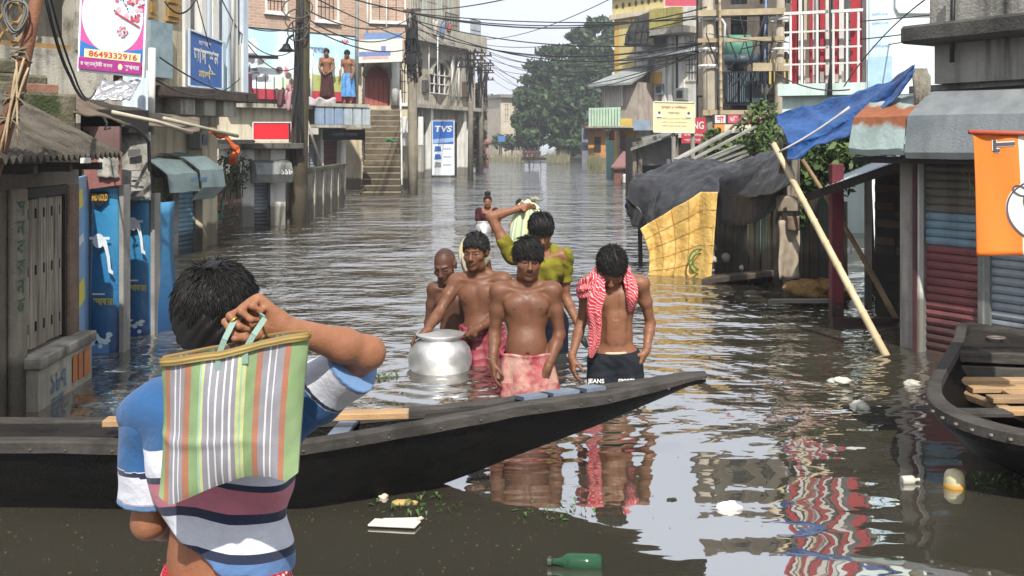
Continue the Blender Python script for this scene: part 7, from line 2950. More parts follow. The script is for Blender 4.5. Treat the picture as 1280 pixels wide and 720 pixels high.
# ---- poles and creepers further up
def thin_pole(px, d, ytop, r, label, arms=True, mat=None):
 t = thing('utility_pole', label, 'pole', np.array((X(px, d), d, 0)))
 mb = MB()
 mb.tube([np.array((X(px, d), d, -.3)), P(px + .8, ytop, d)], [r, r * .7], 9)
 mb.build('pole', mat or wmat('pole_grey', '#7d776b', '#645e54', 3, .9) if 'pole_grey' not in bpy.data.materials else bpy.data.materials['pole_grey'], t, smooth=True)
 if arms:
  mb = MB()
  for k in range(3):
   c = P(px + .6, ytop + 4 + 9 * k, d)
   mb.bar(c + (-.6, -.1, 0), c + (.6, -.1, 0), .08)
  mb.build('crossarm', BLACKM, t)
  mb = MB()
  for k in range(3):
   for s_ in (-.5, -.2, .2, .5): mb.lathe([(0, 0), (.05, .02), (.06, .08), (.03, .16), (0, .17)], P(px + .6, ytop + 4 + 9 * k, d) + np.array((s_, -.1, .04)), 8)
  tag(mb.build('insulators', plain('dark_insulator', '#2a2524', .4), t, smooth=True), kind='stuff')
  r0 = random.Random(int(px))
  mb = MB()
  for i in range(12):
   a = P(px + r0.uniform(-5, 5), ytop + r0.uniform(0, 30), d - .2)
   mb.tube(sag(a, P(px + r0.uniform(-4, 4), ytop + r0.uniform(30, 70), d - .2), r0.uniform(-.2, .4), 6), .025, 4)
  mb.build('cable_tangle', CABLE, t)


thin_pole(588, 47, 62, .14, 'thin pole with wires at the right corner of the ornate house')
thin_pole(601, 57, 66, .15, 'slim pole with crossarms just beyond the ornate house')
thin_pole(606.5, 72, 78, .16, 'furthest pole on the left side of the street', True)
cr = thing('creeper', 'grey-green creeper hanging down the far corner behind the poles', 'plant', np.array((X(597, 58), 58, 0)))
mb = MB()
for i in range(12): leaf_mass(mb, np.array((X(596 + 4 * math.sin(i * 2.1), 58), 58.5, .6 + i * .38)), (.45, .4, .5), 150, .14, 300 + i)
mb.build('foliage', leaf_mat('far_creeper_leaf', (.05, .06, .035), (.07, .08, .045), (.035, .04, .025)), cr)
mb = MB()
mb.tube([(X(597, 58.5), 58.6, -.2), (X(597, 58.5), 58.6, 5)], .12, 6)
mb.build('stem', DARKW, cr)
# ================================================================ RIGHT SIDE, near to far
# ---- concrete shop with roller shutters and tin hoods
FR = Fr(X(1152, 7.9), 7.9, 4.72, 5.38)
def shutter_shop():
 t = thing('concrete_shop', 'stained concrete shop with two roller shutters and tin hoods at the right edge', 'shop', FR.pt(.5, 0, 0))
 u = FR.at
 a0, a1, b0 = .02, u(1222), u(1237)
 mb = MB()
 FR.box(mb, -.22, FR.L, -1.6, -.14, 1.50, 2.06)
 FR.box(mb, a1 + .04, b0 - .04, -.3, .0, -.4, 1.60)
 FR.box(mb, -.22, -.03, -1.6, -.03, -.4, 1.60)
 FR.box(mb, -.2, FR.L, -1.6, -1.4, -.4, 1.6)
 FR.box(mb, u(1163), FR.L, -1.6, -.05, 2.06, 2.36)
 FR.box(mb, u(1160), FR.L, -1.6, -.02, 2.50, 4.0)
 mb.build('wall', wmat('streaky_concrete', '#a7a49d', '#86837c', 2.0, .92, .012, 50, streak='#1f1e1c', streak_amt=.95, patch='#5a5852', patch_amt=.34), t)
 mb = MB()
 FR.box(mb, u(1147), FR.L, -1.6, .22, 2.362, 2.498)
 mb.build('ledge', wmat('black_mould_ledge', '#4f4d49', '#33322f', 3, .95, .012, 50, streak='#141413', streak_amt=.8, patch='#8f8d86', patch_amt=.25, patch_scale=2), t, bevel=.02)
 mb = MB()
 mb.bar(FR.pt(u(1164), -.02, 1.98), FR.pt(FR.L, -.02, 2.02), .05, .05)
 mb.build('dark_lintel', DARK, t)
 z_sp = lambda z: SLATM2 if z < .80 else (SLATB2 if z < 1.06 else SLATW)
 shutter(FR, a0, a1, -.35, 1.48, -.04, t, z_sp, .062)
 shutter(FR, b0, b0 + 1.1, -.35, 1.48, -.04, t, SLATG, .062)
 mb = MB()
 FR.box(mb, -.03, .0, -.05, .07, -.4, 1.52)
 mb.build('door_jamb', plain('maroon_jamb', '#4a2c30', .7, var=.4), t)
 mb = MB()
 FR.box(mb, .0, .018, .0, .05, -.4, 1.45)
 mb.build('pale_edge', WHITEW, t)
 RT = NT('rusted_tin')
 v = RT.n('NewGeometry').outputs['Position']
 sp = RT.n('SeparateXYZ')
 RT.t.links.new(v, sp.inputs[0])
 zz = RT.math('ADD', sp.outputs['Z'], RT.math('MULTIPLY', RT.noise(v, 5, 5), .24))
 band = RT.math('MULTIPLY', RT.ramp(zz, 1.86, 1.90), RT.ramp(zz, 2.06, 2.02))
 base = RT.mix(RT.ramp(RT.noise(v, 4, 5), .35, .65), hexc('#9fb0ad'), hexc('#85938f'))
 RT.base(RT.mix(band, base, RT.mix(RT.noise(v, 14, 5), hexc('#a05f38'), hexc('#6b3f28'))))
 RT.p(Roughness=.6, Metallic=.15)
 RT.bump(RT.noise(v, 30, 4), .006)
 def hood(px0, px1, prof, mat, ztop):
  return awning(FR, u(px0), u(px1), prof, t, mat, 'tin_hood', ribs=0)
 hood(1104, 1172, [(-.14, 1.99), (.10, 1.96), (.34, 1.80), (.40, 1.56), (.38, 1.52)], RT.m, 0)
 GT = wmat('grey_blue_tin', '#8d9293', '#73797b', 2.5, .5, .004, 60, streak='#565e62', streak_amt=.5, patch='#6b7478', patch_amt=.3, metal=.3)
 awning(FR, u(1174), FR.L, [(-.14, 2.00), (.12, 1.97), (.36, 1.80), (.40, 1.54), (.38, 1.50)], t, GT, 'tin_hood')
 for px in (1104, 1172.5):
  mb = MB()
  uu = u(px)
  mb.add([FR.pt(uu, n_, z_) for n_, z_ in ((-.14, 1.98), (.10, 1.95), (.335, 1.79), (.39, 1.56), (-.14, 1.50))] + [FR.pt(uu + .012, n_, z_) for n_, z_ in ((-.14, 1.98), (.10, 1.95), (.335, 1.79), (.39, 1.56), (-.14, 1.50))],
    [(0, 1, 2, 3, 4), (9, 8, 7, 6, 5)] + [(i, 5 + i, 5 + (i + 1) % 5, (i + 1) % 5) for i in range(5)])
  mb.build('hood_cheek', wmat('dark_tin', '#3b3a36', '#2a2926', 4, .8, .004, 60) if px < 1120 else bpy.data.materials['dark_tin'], t)
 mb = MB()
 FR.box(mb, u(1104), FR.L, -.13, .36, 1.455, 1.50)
 mb.build('hood_shade_strip', DARK, t)  # near-black strip put in for the shade beneath the tin hoods
 mb = MB()
 mb.tube(sag(FR.pt(.35, .02, 1.40), FR.pt(.50, .04, 1.18), -.04, 6), .005, 5)
 mb.tube(sag(FR.pt(.42, .02, 1.40), FR.pt(.44, .04, 1.22), -.02, 6), .004, 5)
 mb.build('dangling_wire', plain('straw_wire', '#8a806a', .8), t)
 # bundle of sacking tied where the tarpaulin ends
 mb = MB()
 for i in range(7):
  c = P(1151 + 2.2 * (i - 3), 96, 7.7)
  mb.tube([c + (0, 0, .06), c + (.012 * (i % 3 - 1), -.03, .0), c + (.02 * (i % 2), -.02, -.10), c + (0, 0, -.26 - .03 * (i % 3))], [.010, .024, .022, .006], 7)
 tag(mb.build('tied_sacking', wmat('grey_sacking', '#8f8a7e', '#6a655a', 9, .95, .01, 60), None, smooth=True), 'bunch of grey sacking tied at the top end of the blue tarpaulin', 'cloth')


SLATW = wmat('slat_dusty', '#6d685f', '#57524a', 4, .75, .004, 80, streak='#332f29', streak_amt=.7, patch='#7f776b', patch_amt=.3)
SLATB2 = wmat('slat_worn_blue', '#7892a0', '#627886', 4, .65, .004, 80, streak='#3d4448', streak_amt=.6, patch='#736d64', patch_amt=.34, patch_scale=4)
SLATM2 = wmat('slat_worn_maroon', '#7a4446', '#61373a', 4, .65, .004, 80, streak='#35292a', streak_amt=.5, patch='#7a7068', patch_amt=.26, patch_scale=4, tide='#2d2320', tide_z=.2)
shutter_shop()

# ---- party flag
def flag():
 t = thing('party_flag', 'orange and white flag with a ringed flower emblem hanging from a stick', 'flag', P(1225, 320, 4.75))
 d = 4.75
 W = .66
 x0 = X(1216, d)
 zt, zb = Z(166, d), Z(320, d)

 def cloth(u, v, off=0.0):
  x = x0 + W * u + .022 * v * (1 - u) * 1.2
  y = d + .10 * u + .018 * math.sin(9 * u + 2 * v) * (.3 + v) + .01 * math.sin(17 * u - 3 * v) - off
  z = zt - .004 - .02 * u + (zb - zt) * v * (1 - .02 * math.sin(6 * u))
  return np.array((x, y, z))
 fm = uvramp('flag_tricolour', [(0, '#d8732a'), (.335, '#d9d4ca'), (.66, '#2f7d45')], 'X', .75, wear=.12)
 nb_ = fm.node_tree.nodes['Principled BSDF']
 nb_.inputs['Transmission Weight'].default_value = 0.0
 mb = MB()
 mb.grid(cloth, 40, 26, .003)
 mb.build('cloth', fm, t, smooth=True)
 INK, RIM = plain('flag_ink', '#4b4a55', .8), plain('flag_rim', '#d9d4ca', .8, var=.1)

 def curve(pts, r, mat, off, name='emblem_line'):
  mb = MB()
  P3 = [cloth(u, v, off) for u, v in pts]
  vs, fs = [], []
  for i, p in enumerate(P3):
   q0, q1 = P3[max(i - 1, 0)], P3[min(i + 1, len(P3) - 1)]
   tg = nz(q1 - q0)
   sd_ = nz(np.cross(tg, (0, -1, 0)))
   vs += [p + sd_ * r, p - sd_ * r]
  n_ = len(P3)
  fs = [(2 * i, 2 * i + 1, 2 * i + 3, 2 * i + 2) for i in range(n_ - 1)]
  mb.add(vs, fs)
  return mb.build(name, mat, t)
 H = abs(zb - zt)
 cu, cv, R = .45, .62, .140 / W
 circ = lambda r, a0=0, a1=2 * pi, n=40, c=(cu, cv): [(c[0] + r * math.cos(a), c[1] + r * W / H * math.sin(a)) for a in np.linspace(a0, a1, n)]
 # white disc then rings
 mb = MB()
 ring = circ(R * 1.04)
 cen = cloth(cu, cv, .005)
 rows = [[cloth(cu + (a - cu) * f, cv + (b_ - cv) * f, .005) for a, b_ in ring[:-1]] for f in (1, .66, .33)]
 n_ = len(ring) - 1
 vs = [p for r_ in rows for p in r_] + [cen]
 fs = [(j * n_ + i, j * n_ + (i + 1) % n_, (j + 1) * n_ + (i + 1) % n_, (j + 1) * n_ + i) for j in range(2) for i in range(n_)] + [(2 * n_ + i, 2 * n_ + (i + 1) % n_, 3 * n_) for i in range(n_)]
 mb.add(vs, fs)
 mb.build('emblem_disc', RIM, t, smooth=True)
 curve(circ(R), .004, INK, .008)
 for fx, fy, k in ((-.35, -.55, 1.0), (.25, -.2, .9), (-.05, .35, .85)):
  c0 = (cu + R * fx, cv + R * W / H * fy)
  for j in range(3):
   a = -pi * .75 + j * 2 * pi / 3 + fx
   pts = []
   for q in np.linspace(0, 2 * pi, 22):
    lx, ly = .034 * k * (1 - math.cos(q)) , .021 * k * math.sin(q)
    pts.append((c0[0] + (lx * math.cos(a) - ly * math.sin(a)) / W, c0[1] + (lx * math.sin(a) + ly * math.cos(a)) / H))
   curve(pts, .0032, INK, .009)
  curve([(c0[0] + .008 * math.cos(a) / W, c0[1] + .008 * math.sin(a) / H) for a in np.linspace(0, 2 * pi, 10)], .004, INK, .010)
 # the T and the letter at the top, lettering turned sideways
 def glyph(segs):
  for (a, b_, c_, d_) in segs:
   for r, m, o in ((.012, RIM, .006), (.0075, INK, .009)):
    curve([(a + (c_ - a) * q, b_ + (d_ - b_) * q) for q in np.linspace(0, 1, 6)], r, m, o, 'flag_lettering')
 glyph([(.155, .085, .305, .07), (.165, .045, .168, .135), (.168, .135, .20, .132)])
 glyph([(.42, .09, .52, .09), (.43, .05, .43, .14)])
 mb = MB()
 mb.tube([np.array((x0 - .02, d - .004, zt + .004)), np.array((x0 + W + .6, d + .10, zt - .03))], .011, 8)
 mb.build('stick', uvramp('stick_red', [(0, '#a8432c'), (.3, '#cfc8ba')], 'X') if False else plain('stick_red', '#a34a30', .6), t, smooth=True)


flag()

# ---- bamboo props
def bamboo(name, label, a, b, r, seed, mat=BAMBOO):
 a, b = np.asarray(a, float), np.asarray(b, float)
 L = np.linalg.norm(b - a)
 n = int(L / .21)
 pts, rs = [], []
 r0 = random.Random(seed)
 bend = np.array((.02 * r0.uniform(-1, 1), .02, .03))
 for i in range(n + 1):
  t = i / n
  p = a + (b - a) * t + bend * math.sin(pi * t)
  rr = r * (1 - .22 * t)
  ax = (b - a) / L
  if 0 < i < n:
   for o, k in ((-.012, 1.0), (-.004, 1.13), (.004, 1.13), (.012, .98)):
    pts.append(p + ax * o)
    rs.append(rr * k)
  else:
   pts.append(p)
   rs.append(rr)
 return tube_thing(name, label, 'pole', pts, rs, mat, 12)


bamboo('bamboo_pole', 'long pale bamboo pole leaning from the water up to the black tarpaulin', P(1113, 455, 7.75), P(967, 180, 8.9), .032, 1, wmat('pale_bamboo', '#bfae8c', '#a08f70', 4, .55, .003, 60, patch='#7a6440', patch_amt=.22, patch_scale=6))
bamboo('bamboo_pole', 'thinner darker bamboo pole leaning under the tin lean-to roof', P(1126, 410, 9.0), P(1003, 200, 9.9), .026, 2, wmat('dark_bamboo', '#86704f', '#6a5639', 4, .6, .003, 60, patch='#4d3e29', patch_amt=.3, patch_scale=6))

# ---- lean-to shed
def shed():
 t = thing('lean_to_shed', 'dark brick lean-to shed with a sloping tin roof and a maroon post', 'shed', (4.0, 9.8, 0))
 f = Fr(X(1040, 10.3), 10.3, 4.15, 9.5)
 mb = MB()
 f.box(mb, .1, f.L + .4, -1.3, -1.15, -.4, 1.6)
 mb.build('rear_wall', wmat('dark_rear', '#4a443a', '#35302a', 3, .95, .01, 50, streak='#1d1a16', streak_amt=.6), t)
 core = MB()
 f2 = Fr(X(1092, 9.75), 9.75, X(1150, 9.35), 9.35)
 f2.box(core, 0, f2.L, -.2, -.02, -.4, 1.45)
 bw = core.build('brick_wall', DARKW, t)
 bm = MB()
 bm.box(0, .215, 0, .05, 0, .07)
 bms = [bm.mesh('brick', wmat('sooty_brick_%d' % i, c, c2, 5, .95, .01, 70, tide='#26221b', tide_z=.4)) for i, (c, c2) in enumerate((('#5d5045', '#453b33'), ('#6a584b', '#4f4339'), ('#4c463c', '#38342d')))]
 off = wloc(bw)
 r0 = random.Random(2)
 for j in range(19):
  k = 0
  uu = -.1 if j % 2 else 0.0
  while uu < f2.L - .05:
   o = bpy.data.objects.new('brick', r0.choice(bms))
   COL.objects.link(o)
   o.parent = bw
   o.location = f2.pt(max(uu, 0), -.03 + r0.uniform(0, .018), -.1 + j * .083) - off
   o.rotation_euler = (0, 0, f2.ang)
   uu += .232
 mb = MB()
 mb.box(X(1040, 9.1), X(1055, 9.1), 9.1, 9.2, -.4, Z(205, 9.1))
 mb.build('post', wmat('maroon_post', '#6b2730', '#4f1e26', 4, .7, .004, 60, streak='#2e1a1c', streak_amt=.5, tide='#2a2320', tide_z=.15), t, bevel=.006)
 mb = MB()
 mb.box(X(1083, 10.0), X(1090, 10.0), 10.0, 10.06, -.4, 1.3)
 mb.build('post', wmat('pale_post', '#8f8a80', '#6f6a60', 4, .9, .004, 60, tide='#2a2620', tide_z=.3), t)
 mb = MB()
 mb.bar((X(1040, 9.05), 9.05, .02), (4.0, 9.0, .02), .05, .09)
 mb.build('sill_beam', bpy.data.materials['maroon_post'], t)
 # sloping roof: eave left, rising to the right
 mb = MB()

 def rf(u, v):
  a = P(1022, 243, 8.7) * (1 - u) + P(1145, 194, 8.3) * u
  b = P(1050, 222, 10.3) * (1 - u) + P(1160, 176, 9.9) * u
  p = a * (1 - v) + b * v
  p[2] += .014 * math.sin(2 * pi * u * 22)
  return p
 mb.grid(rf, 120, 6, .008, flip=True)
 mb.build('roof_sheet', wmat('pale_tin_roof', '#b3bcc0', '#97a1a6', 3, .45, .003, 60, streak='#5e6668', streak_amt=.4, metal=.3), t, smooth=True)
 MB().bar(P(1008, 247, 8.75), P(1146, 200, 8.32), .06, .07).build('roof_beam', DARKW, t)
 mb = MB()
 mb.bar(P(1046, 232, 10.0), P(1150, 196, 9.6), .05, .06)
 mb.build('roof_beam', DARKW, t)
 mb = MB()
 mb.lathe([(0, 0), (.02, .01), (.022, .05), (.012, .07), (0, .07)], P(1062, 318, 9.05), 10)
 mb.build('white_insulator', WHITEM, t, smooth=True)


shed()

# ---- timber hoarding under the tarpaulin
def hoarding():
 t = thing('board_fence', 'old grey-green board fence in the shade behind the yellow tarpaulin', 'fence', (3.2, 11.5, 0))
 f = Fr(X(893, 12.7), 12.7, X(1046, 10.45), 10.45)
 r0 = random.Random(31)
 ms = [wmat('fence_board_%d' % i, c, c2, 3, .9, .006, 80, grain=((20, 20, 1.0), 2.0, hexc(c3)), tide='#29241c', tide_z=.4) for i, (c, c2, c3) in enumerate((('#6b6557', '#4f4a40', '#3b372f'), ('#5f6b62', '#48534b', '#363f39'), ('#7a6050', '#5b4639', '#40332a'), ('#757061', '#59543f', '#443f33')))]
 uu = 0
 while uu < f.L:
  w_ = r0.uniform(.10, .17)
  mb = MB()
  f.box(mb, uu, uu + w_ - .012, -.02 + r0.uniform(-.012, .012), .0 + r0.uniform(-.008, .012), -.4, .98 + r0.uniform(-.08, .06))
  mb.build('board', r0.choice(ms), t)
  uu += w_
 mb = MB()
 f.box(mb, 0, f.L, -.1, -.04, .75, .83)
 f.box(mb, 0, f.L, -.1, -.04, .2, .28)
 mb.build('rail', DARKW, t)
 # floor ledge just over the water
 mb = MB()
 mb.bar(P(884, 350, 12.0), P(972, 340, 11.6), .42, .07)
 mb.bar(P(900, 344, 12.6), P(968, 334, 12.2), .25, .06)
 tag(mb.build('plank_ledge', wmat('wet_ledge', '#6f6152', '#51463a', 3, .8, .006, 60, tide='#2c261e', tide_z=.1), None, bevel=.01), 'low wet plank ledge at the foot of the board fence', 'ledge')
 for i, (px, py, d) in enumerate(((894, 307, 12.5), (917, 306, 12.4), (908, 319, 12.4), (954, 329, 12.0), (930, 332, 12.1), (891, 322, 12.4))):
  o = blob(P(px, py + 3, d), .035 + .012 * (i % 3), 50 + i, (1, .8, .8), 8)
  tag(o.build('hanging_scrap', plain('pale_scrap', '#a9a79d', .8) if i == 0 else bpy.data.materials['pale_scrap'], None, smooth=True), 'pale scrap of plastic caught against the board fence', 'litter', 'scraps caught on the board fence')
 hb = blob(P(1024, 364, 10.2), .22, 71, (1.3, .8, .45), 14)
 tag(hb.build('straw_heap', wmat('straw', '#9a7a48', '#6f5631', 25, .95, .03, 40), None, smooth=True), 'heap of brown straw beside the cloth-hung post', 'heap')
 mb = MB()
 mb.bar(P(962, 376, 9.7), P(1040, 376, 9.4), .10, .03)
 tag(mb.build('floating_plank', wmat('grey_plank', '#77726a', '#5b5750', 4, .8), None), 'grey plank awash at the foot of the maroon post', 'plank')


hoarding()

# ---- post with hung sack cloth
def cloth_post():
 t = thing('timber_post', 'weathered timber post carrying the black tarpaulin corner', 'post', P(990, 362, 10.6))
 mb = MB()
 mb.box(X(984, 10.6), X(1000, 10.6), 10.6, 10.75, -.4, Z(196, 10.6))
 mb.build('post', GREYWD, t, bevel=.008)
 mb = MB()
 mb.bar(P(976, 215, 9.2), P(982, 178, 9.0), .05)
 mb.bar(P(990, 222, 10.4), P(975, 182, 9.2), .06)
 mb.build('fork', GREYWD, t)
 CL = wmat('sack_cloth', '#a69a88', '#857a69', 9, .95, .008, 90, streak='#6a604f', streak_amt=.4)
 mb = MB()
 mb.grid(lambda u, v: P(972 + 25 * u + 1.5 * math.sin(6 * v), 276 + 72 * v, 10.35) + np.array((0, -.03 - .05 * math.sin(7 * u + 2 * v) * v, .01 * math.sin(9 * u))), 14, 16, .012)
 s1 = thing('hung_cloth', 'beige sack cloth hanging from the timber post just over the water', 'cloth', P(985, 348, 10.35))
 mb.build('cloth', CL, s1, smooth=True)
 mb = MB()
 mb.grid(lambda u, v: P(985 + 12 * u, 270 + 18 * v, 10.28) + np.array((0, -.05 * math.sin(pi * u), 0)), 8, 8, .02)
 mb.build('folded_corner', wmat('brown_cloth', '#7d6a5a', '#5d4f43', 9, .95, .008), s1, smooth=True)
 mb = MB()
 c = P(984, 255, 10.4)
 mb.obox(c, (.10, 0, 0), (0, .06, 0), (0, 0, .085))
 tag(mb.build('wooden_block', wmat('block_wood', '#8d8272', '#6b6153', 4, .9), None, bevel=.02), 'pale block of wood fixed on the timber post above the cloth', 'block')


cloth_post()

# ---- tarpaulins
TARP = NT('black_tarpaulin')
_v = TARP.n('NewGeometry').outputs['Position']
TARP.base(TARP.mix(TARP.ramp(TARP.noise(_v, 2.2, 5), .4, .68), (.012, .0125, .014), (.030, .031, .034)))
TARP.p(Roughness=.42)
TARP.b.inputs['Specular IOR Level'].default_value = .3
TARP.bump(TARP.math('ADD', TARP.math('MULTIPLY', TARP.noise(_v, 3.0, 2), .035), TARP.math('MULTIPLY', TARP.noise(_v, 11, 2), .008)), 1.0)


def tarps():
 # black sheet: from the ridge at the right down over the front left
 t = thing('black_tarpaulin', 'sagging black tarpaulin roof over the market stall', 'tarpaulin', (3.0, 11, 1.2))

 def f(u, v):
  # u: left -> right, v: front (bottom) edge -> back ridge
  fx = [782, 815, 870, 925, 985]
  fy = [246, 284, 252, 246, 236]
  bx = [800, 830, 870, 925, 995]
  by = [222, 204, 200, 202, 184]
  q = [0, .16, .42, .7, 1]
  px0, py0 = np.interp(u, q, fx), np.interp(u, q, fy)
  px1, py1 = np.interp(u, q, bx), np.interp(u, q, by)
  d0 = np.interp(u, q, [12.75, 12.8, 12.75, 11.7, 9.2])
  d1 = d0 + 1.4 - .5 * u
  a, b = P(px0, py0, d0), P(px1, py1, d1)
  p = a * (1 - v) + b * v
  p[2] += .10 * math.sin(pi * v) * (1 - .6 * u) - .04 * math.sin(pi * u * 3.0 + 1) * (1 - v) + .03 * math.sin(13 * u + 3 * v) * (1 - .5 * v)
  p[2] += .02 * vnoise(u * 9, v * 5, 7) + .035 * abs(math.sin(19 * u * (1.3 - .8 * v) + 2 * v)) * (1 - .6 * v)
  p[1] += .08 * math.sin(11 * u) * (1 - v)
  p[2] += .022 * abs(vnoise(u * 17 + v * 3, v * 9 - u * 5, 2)) - .03 * abs(vnoise(u * 9 - v * 4, v * 5 + u * 6, 6))
  return p
 mb = MB()
 mb.grid(f, 120, 44, .006, flip=True)
 mb.build('sheet', TARP.m, t, smooth=True)
 mb = MB()

 def g(u, v):
  p = f(u * .30, 0)
  p = p + np.array((.04 * math.sin(8 * u + 2 * v), .05 * math.sin(15 * u), -(.14 + .10 * math.sin(9 * u) ** 2) * v * (1.3 - u)))
  return p
 mb.grid(g, 24, 8, .008, flip=True)
 mb.build('torn_hem', TARP.m, t, smooth=True)
 BL = plain('blue_lining', '#24407c', .5, var=.4, scale=4)
 mb = MB()
 mb.grid(lambda u, v: P(783 + 24 * u, 246 + (30 * u + 22 * v), 12.95) + np.array((.02 * math.sin(9 * v), .05 + .04 * math.sin(12 * u), 0)), 10, 8, .01)
 mb.build('blue_lining', BL, t, smooth=True)
 mb = MB()
 mb.grid(lambda u, v: P(888 + 30 * u, 238 + 24 * v * (1 - .3 * math.sin(5 * u)), 12.5) + np.array((0, .04 * math.sin(9 * u + 4 * v), 0)), 12, 8, .02)
 mb.build('blue_lining', BL, t, smooth=True)
 # rear hanging sheet making the dark inside
 mb = MB()
 mb.grid(lambda u, v: P(900 + 90 * u, 262 - 30 * u + (30 * math.sin(pi * (.2 + .7 * u))) * v - 40 * (1 - v), 12.15 - 1.4 * u) + np.array((0, .05 * math.sin(9 * u), 0)), 20, 8, .01)
 mb.build('hanging_flap', TARP.m, t, smooth=True)
 # yellow wall of the stall
 t = thing('yellow_tarpaulin', 'bright yellow quilted tarpaulin wall of the stall reaching into the water', 'tarpaulin', P(848, 343, 12.5))
 YL = NT('yellow_tarp')
 v_ = YL.n('NewGeometry').outputs['Position']
 c = YL.mix(YL.ramp(YL.noise(v_, 2.5, 5), .35, .7), hexc('#cdaa62'), hexc('#ba934a'))
 c = YL.mix(YL.ramp(YL.noise(v_, 9, 5), .5, .72, 0, .5), c, hexc('#d6bb7c'))
 YL.base(c)
 YL.p(Roughness=.5)
 YL.bump(YL.math('ADD', YL.math('MULTIPLY', YL.noise(v_, 3.2, 3), .02), YL.math('MULTIPLY', YL.noise(v_, 18, 3), .012)), 1.0)

 def yf(u, v):
  px = 800 + 98 * u + (10 * math.sin(pi * v * .8)) * (1 - u) * 1.2 - 10 * (v) * u
  py = (286 - 46 * min(u * 1.3, 1)) + (352 - 2 * u - (286 - 46 * min(u * 1.3, 1))) * v
  p = P(px, py, 12.55 - .45 * u + .12 * math.sin(pi * u))
  p[1] += .04 * math.sin(6 * pi * u) * .6 + .03 * math.sin(3 * v + 8 * u)
  p[1] -= .03 * abs(vnoise(u * 6 + v * 1.5, v * 3 - u * 2, 4)) + .005 * abs(vnoise(u * 19, v * 15, 8))
  if v > .97: p[2] = -.2
  return p
 mb = MB()
 mb.grid(yf, 80, 64, .012)
 mb.build('sheet', YL.m, t, smooth=True)
 mb = MB()
 for k in range(1, 5): mb.tube([yf(k / 5, v) + np.array((0, -.024, 0)) for v in np.linspace(0, 1, 16)], .003, 4)
 for k in range(1, 5): mb.tube([yf(u, k / 5) + np.array((0, -.024, 0)) for u in np.linspace(0, 1, 16)], .003, 4)
 mb.build('seam_cord', plain('seam_cord', '#a98746', .8), t)
 GP = plain('green_logo', '#5d7d3f', .6)
 c = yf(.80, .78) + np.array((0, -.02, 0))
 for r in (.13, .085):
  mb = MB()
  mb.tube([c + np.array((r * math.cos(a), -.0, r * 1.15 * math.sin(a))) for a in np.linspace(.4, 5.9, 20)], .012, 4)
  mb.build('printed_swirl', GP, t)
 mb = MB()
 mb.tube([P(799, 232, 13.3), P(801, 346, 13.3)], .03, 7)
 mb.build('corner_pole', DARKW, t)
 # blue tarpaulin slung to the concrete shop
 t = thing('blue_tarpaulin', 'bright blue tarpaulin slung from the black tarpaulin post up to the concrete shop', 'tarpaulin', P(1000, 190, 8.8))
 BT = NT('blue_tarp')
 v_ = BT.n('NewGeometry').outputs['Position']
 BT.base(BT.mix(BT.ramp(BT.noise(v_, 3, 5), .35, .7), hexc('#27548f'), hexc('#1b3d70')))
 BT.p(Roughness=.36)
 BT.bump(BT.math('ADD', BT.math('MULTIPLY', BT.noise(v_, 7, 4), .03), BT.math('MULTIPLY', BT.noise(v_, 30, 3), .005)), 1.0)

 def bf(u, v):
  # u from the left end to the tied end at the right; v top edge -> bottom edge
  q = [0, .25, .55, .8, 1]
  tx, ty = np.interp(u, q, [971, 1015, 1068, 1115, 1142]), np.interp(u, q, [142, 134, 118, 98, 80])
  bx, by = np.interp(u, q, [990, 1028, 1074, 1116, 1142]), np.interp(u, q, [202, 184, 158, 124, 88])
  d = 8.9 - 1.2 * u
  p = P(tx, ty, d + .25 * (1 - u)) * (1 - v) + P(bx, by, d - .35 * (1 - u)) * v
  p[2] += -.05 * math.sin(pi * u) * math.sin(pi * v) + .025 * math.sin(7 * v + 5 * u) * (1 - u) + .02 * vnoise(u * 8, v * 6, 4) + .014 * math.sin(21 * v + 4 * u) * (1 - .5 * u)
  p[1] += .08 * math.sin(9 * v + 3 * u) * (1 - u * .7)
  p[2] -= .026 * abs(vnoise(u * 7 + v * 5, v * 11 - u * 4, 3)) * (1 - .5 * u)
  return p
 mb = MB()
 mb.grid(bf, 100, 40, .005)
 mb.build('sheet', BT.m, t, smooth=True)
 mb = MB()
 mb.tube(sag(P(974, 190, 8.6), P(1062, 134, 8.2), .02, 8), .010, 5)
 mb.build('tie_rope', plain('white_rope', '#c4c0b6', .9), t, smooth=True)


tarps()

# ---- bushes and creepers behind the shed
LEAFB = leaf_mat('bush_leaf', (.045, .085, .020), (.075, .115, .030), (.03, .05, .015), 1.5)
def bush(name, label, cat, blobs, size, n, seed, stems):
 t = thing(name, label, cat, stems[0][0])
 mb = MB()
 for i, (px, py, d, rx, rz) in enumerate(blobs):
  leaf_mass(mb, P(px, py, d), (rx, rx * .8, rz), n, size, seed + i)
 mb.build('foliage', LEAFB, t)
 mb = MB()
 for a, b in stems: mb.tube(sag(a, b, -.05, 6), [.03, .028, .024, .02, .016, .01], 6)
 mb.build('stem', DARKW, t)


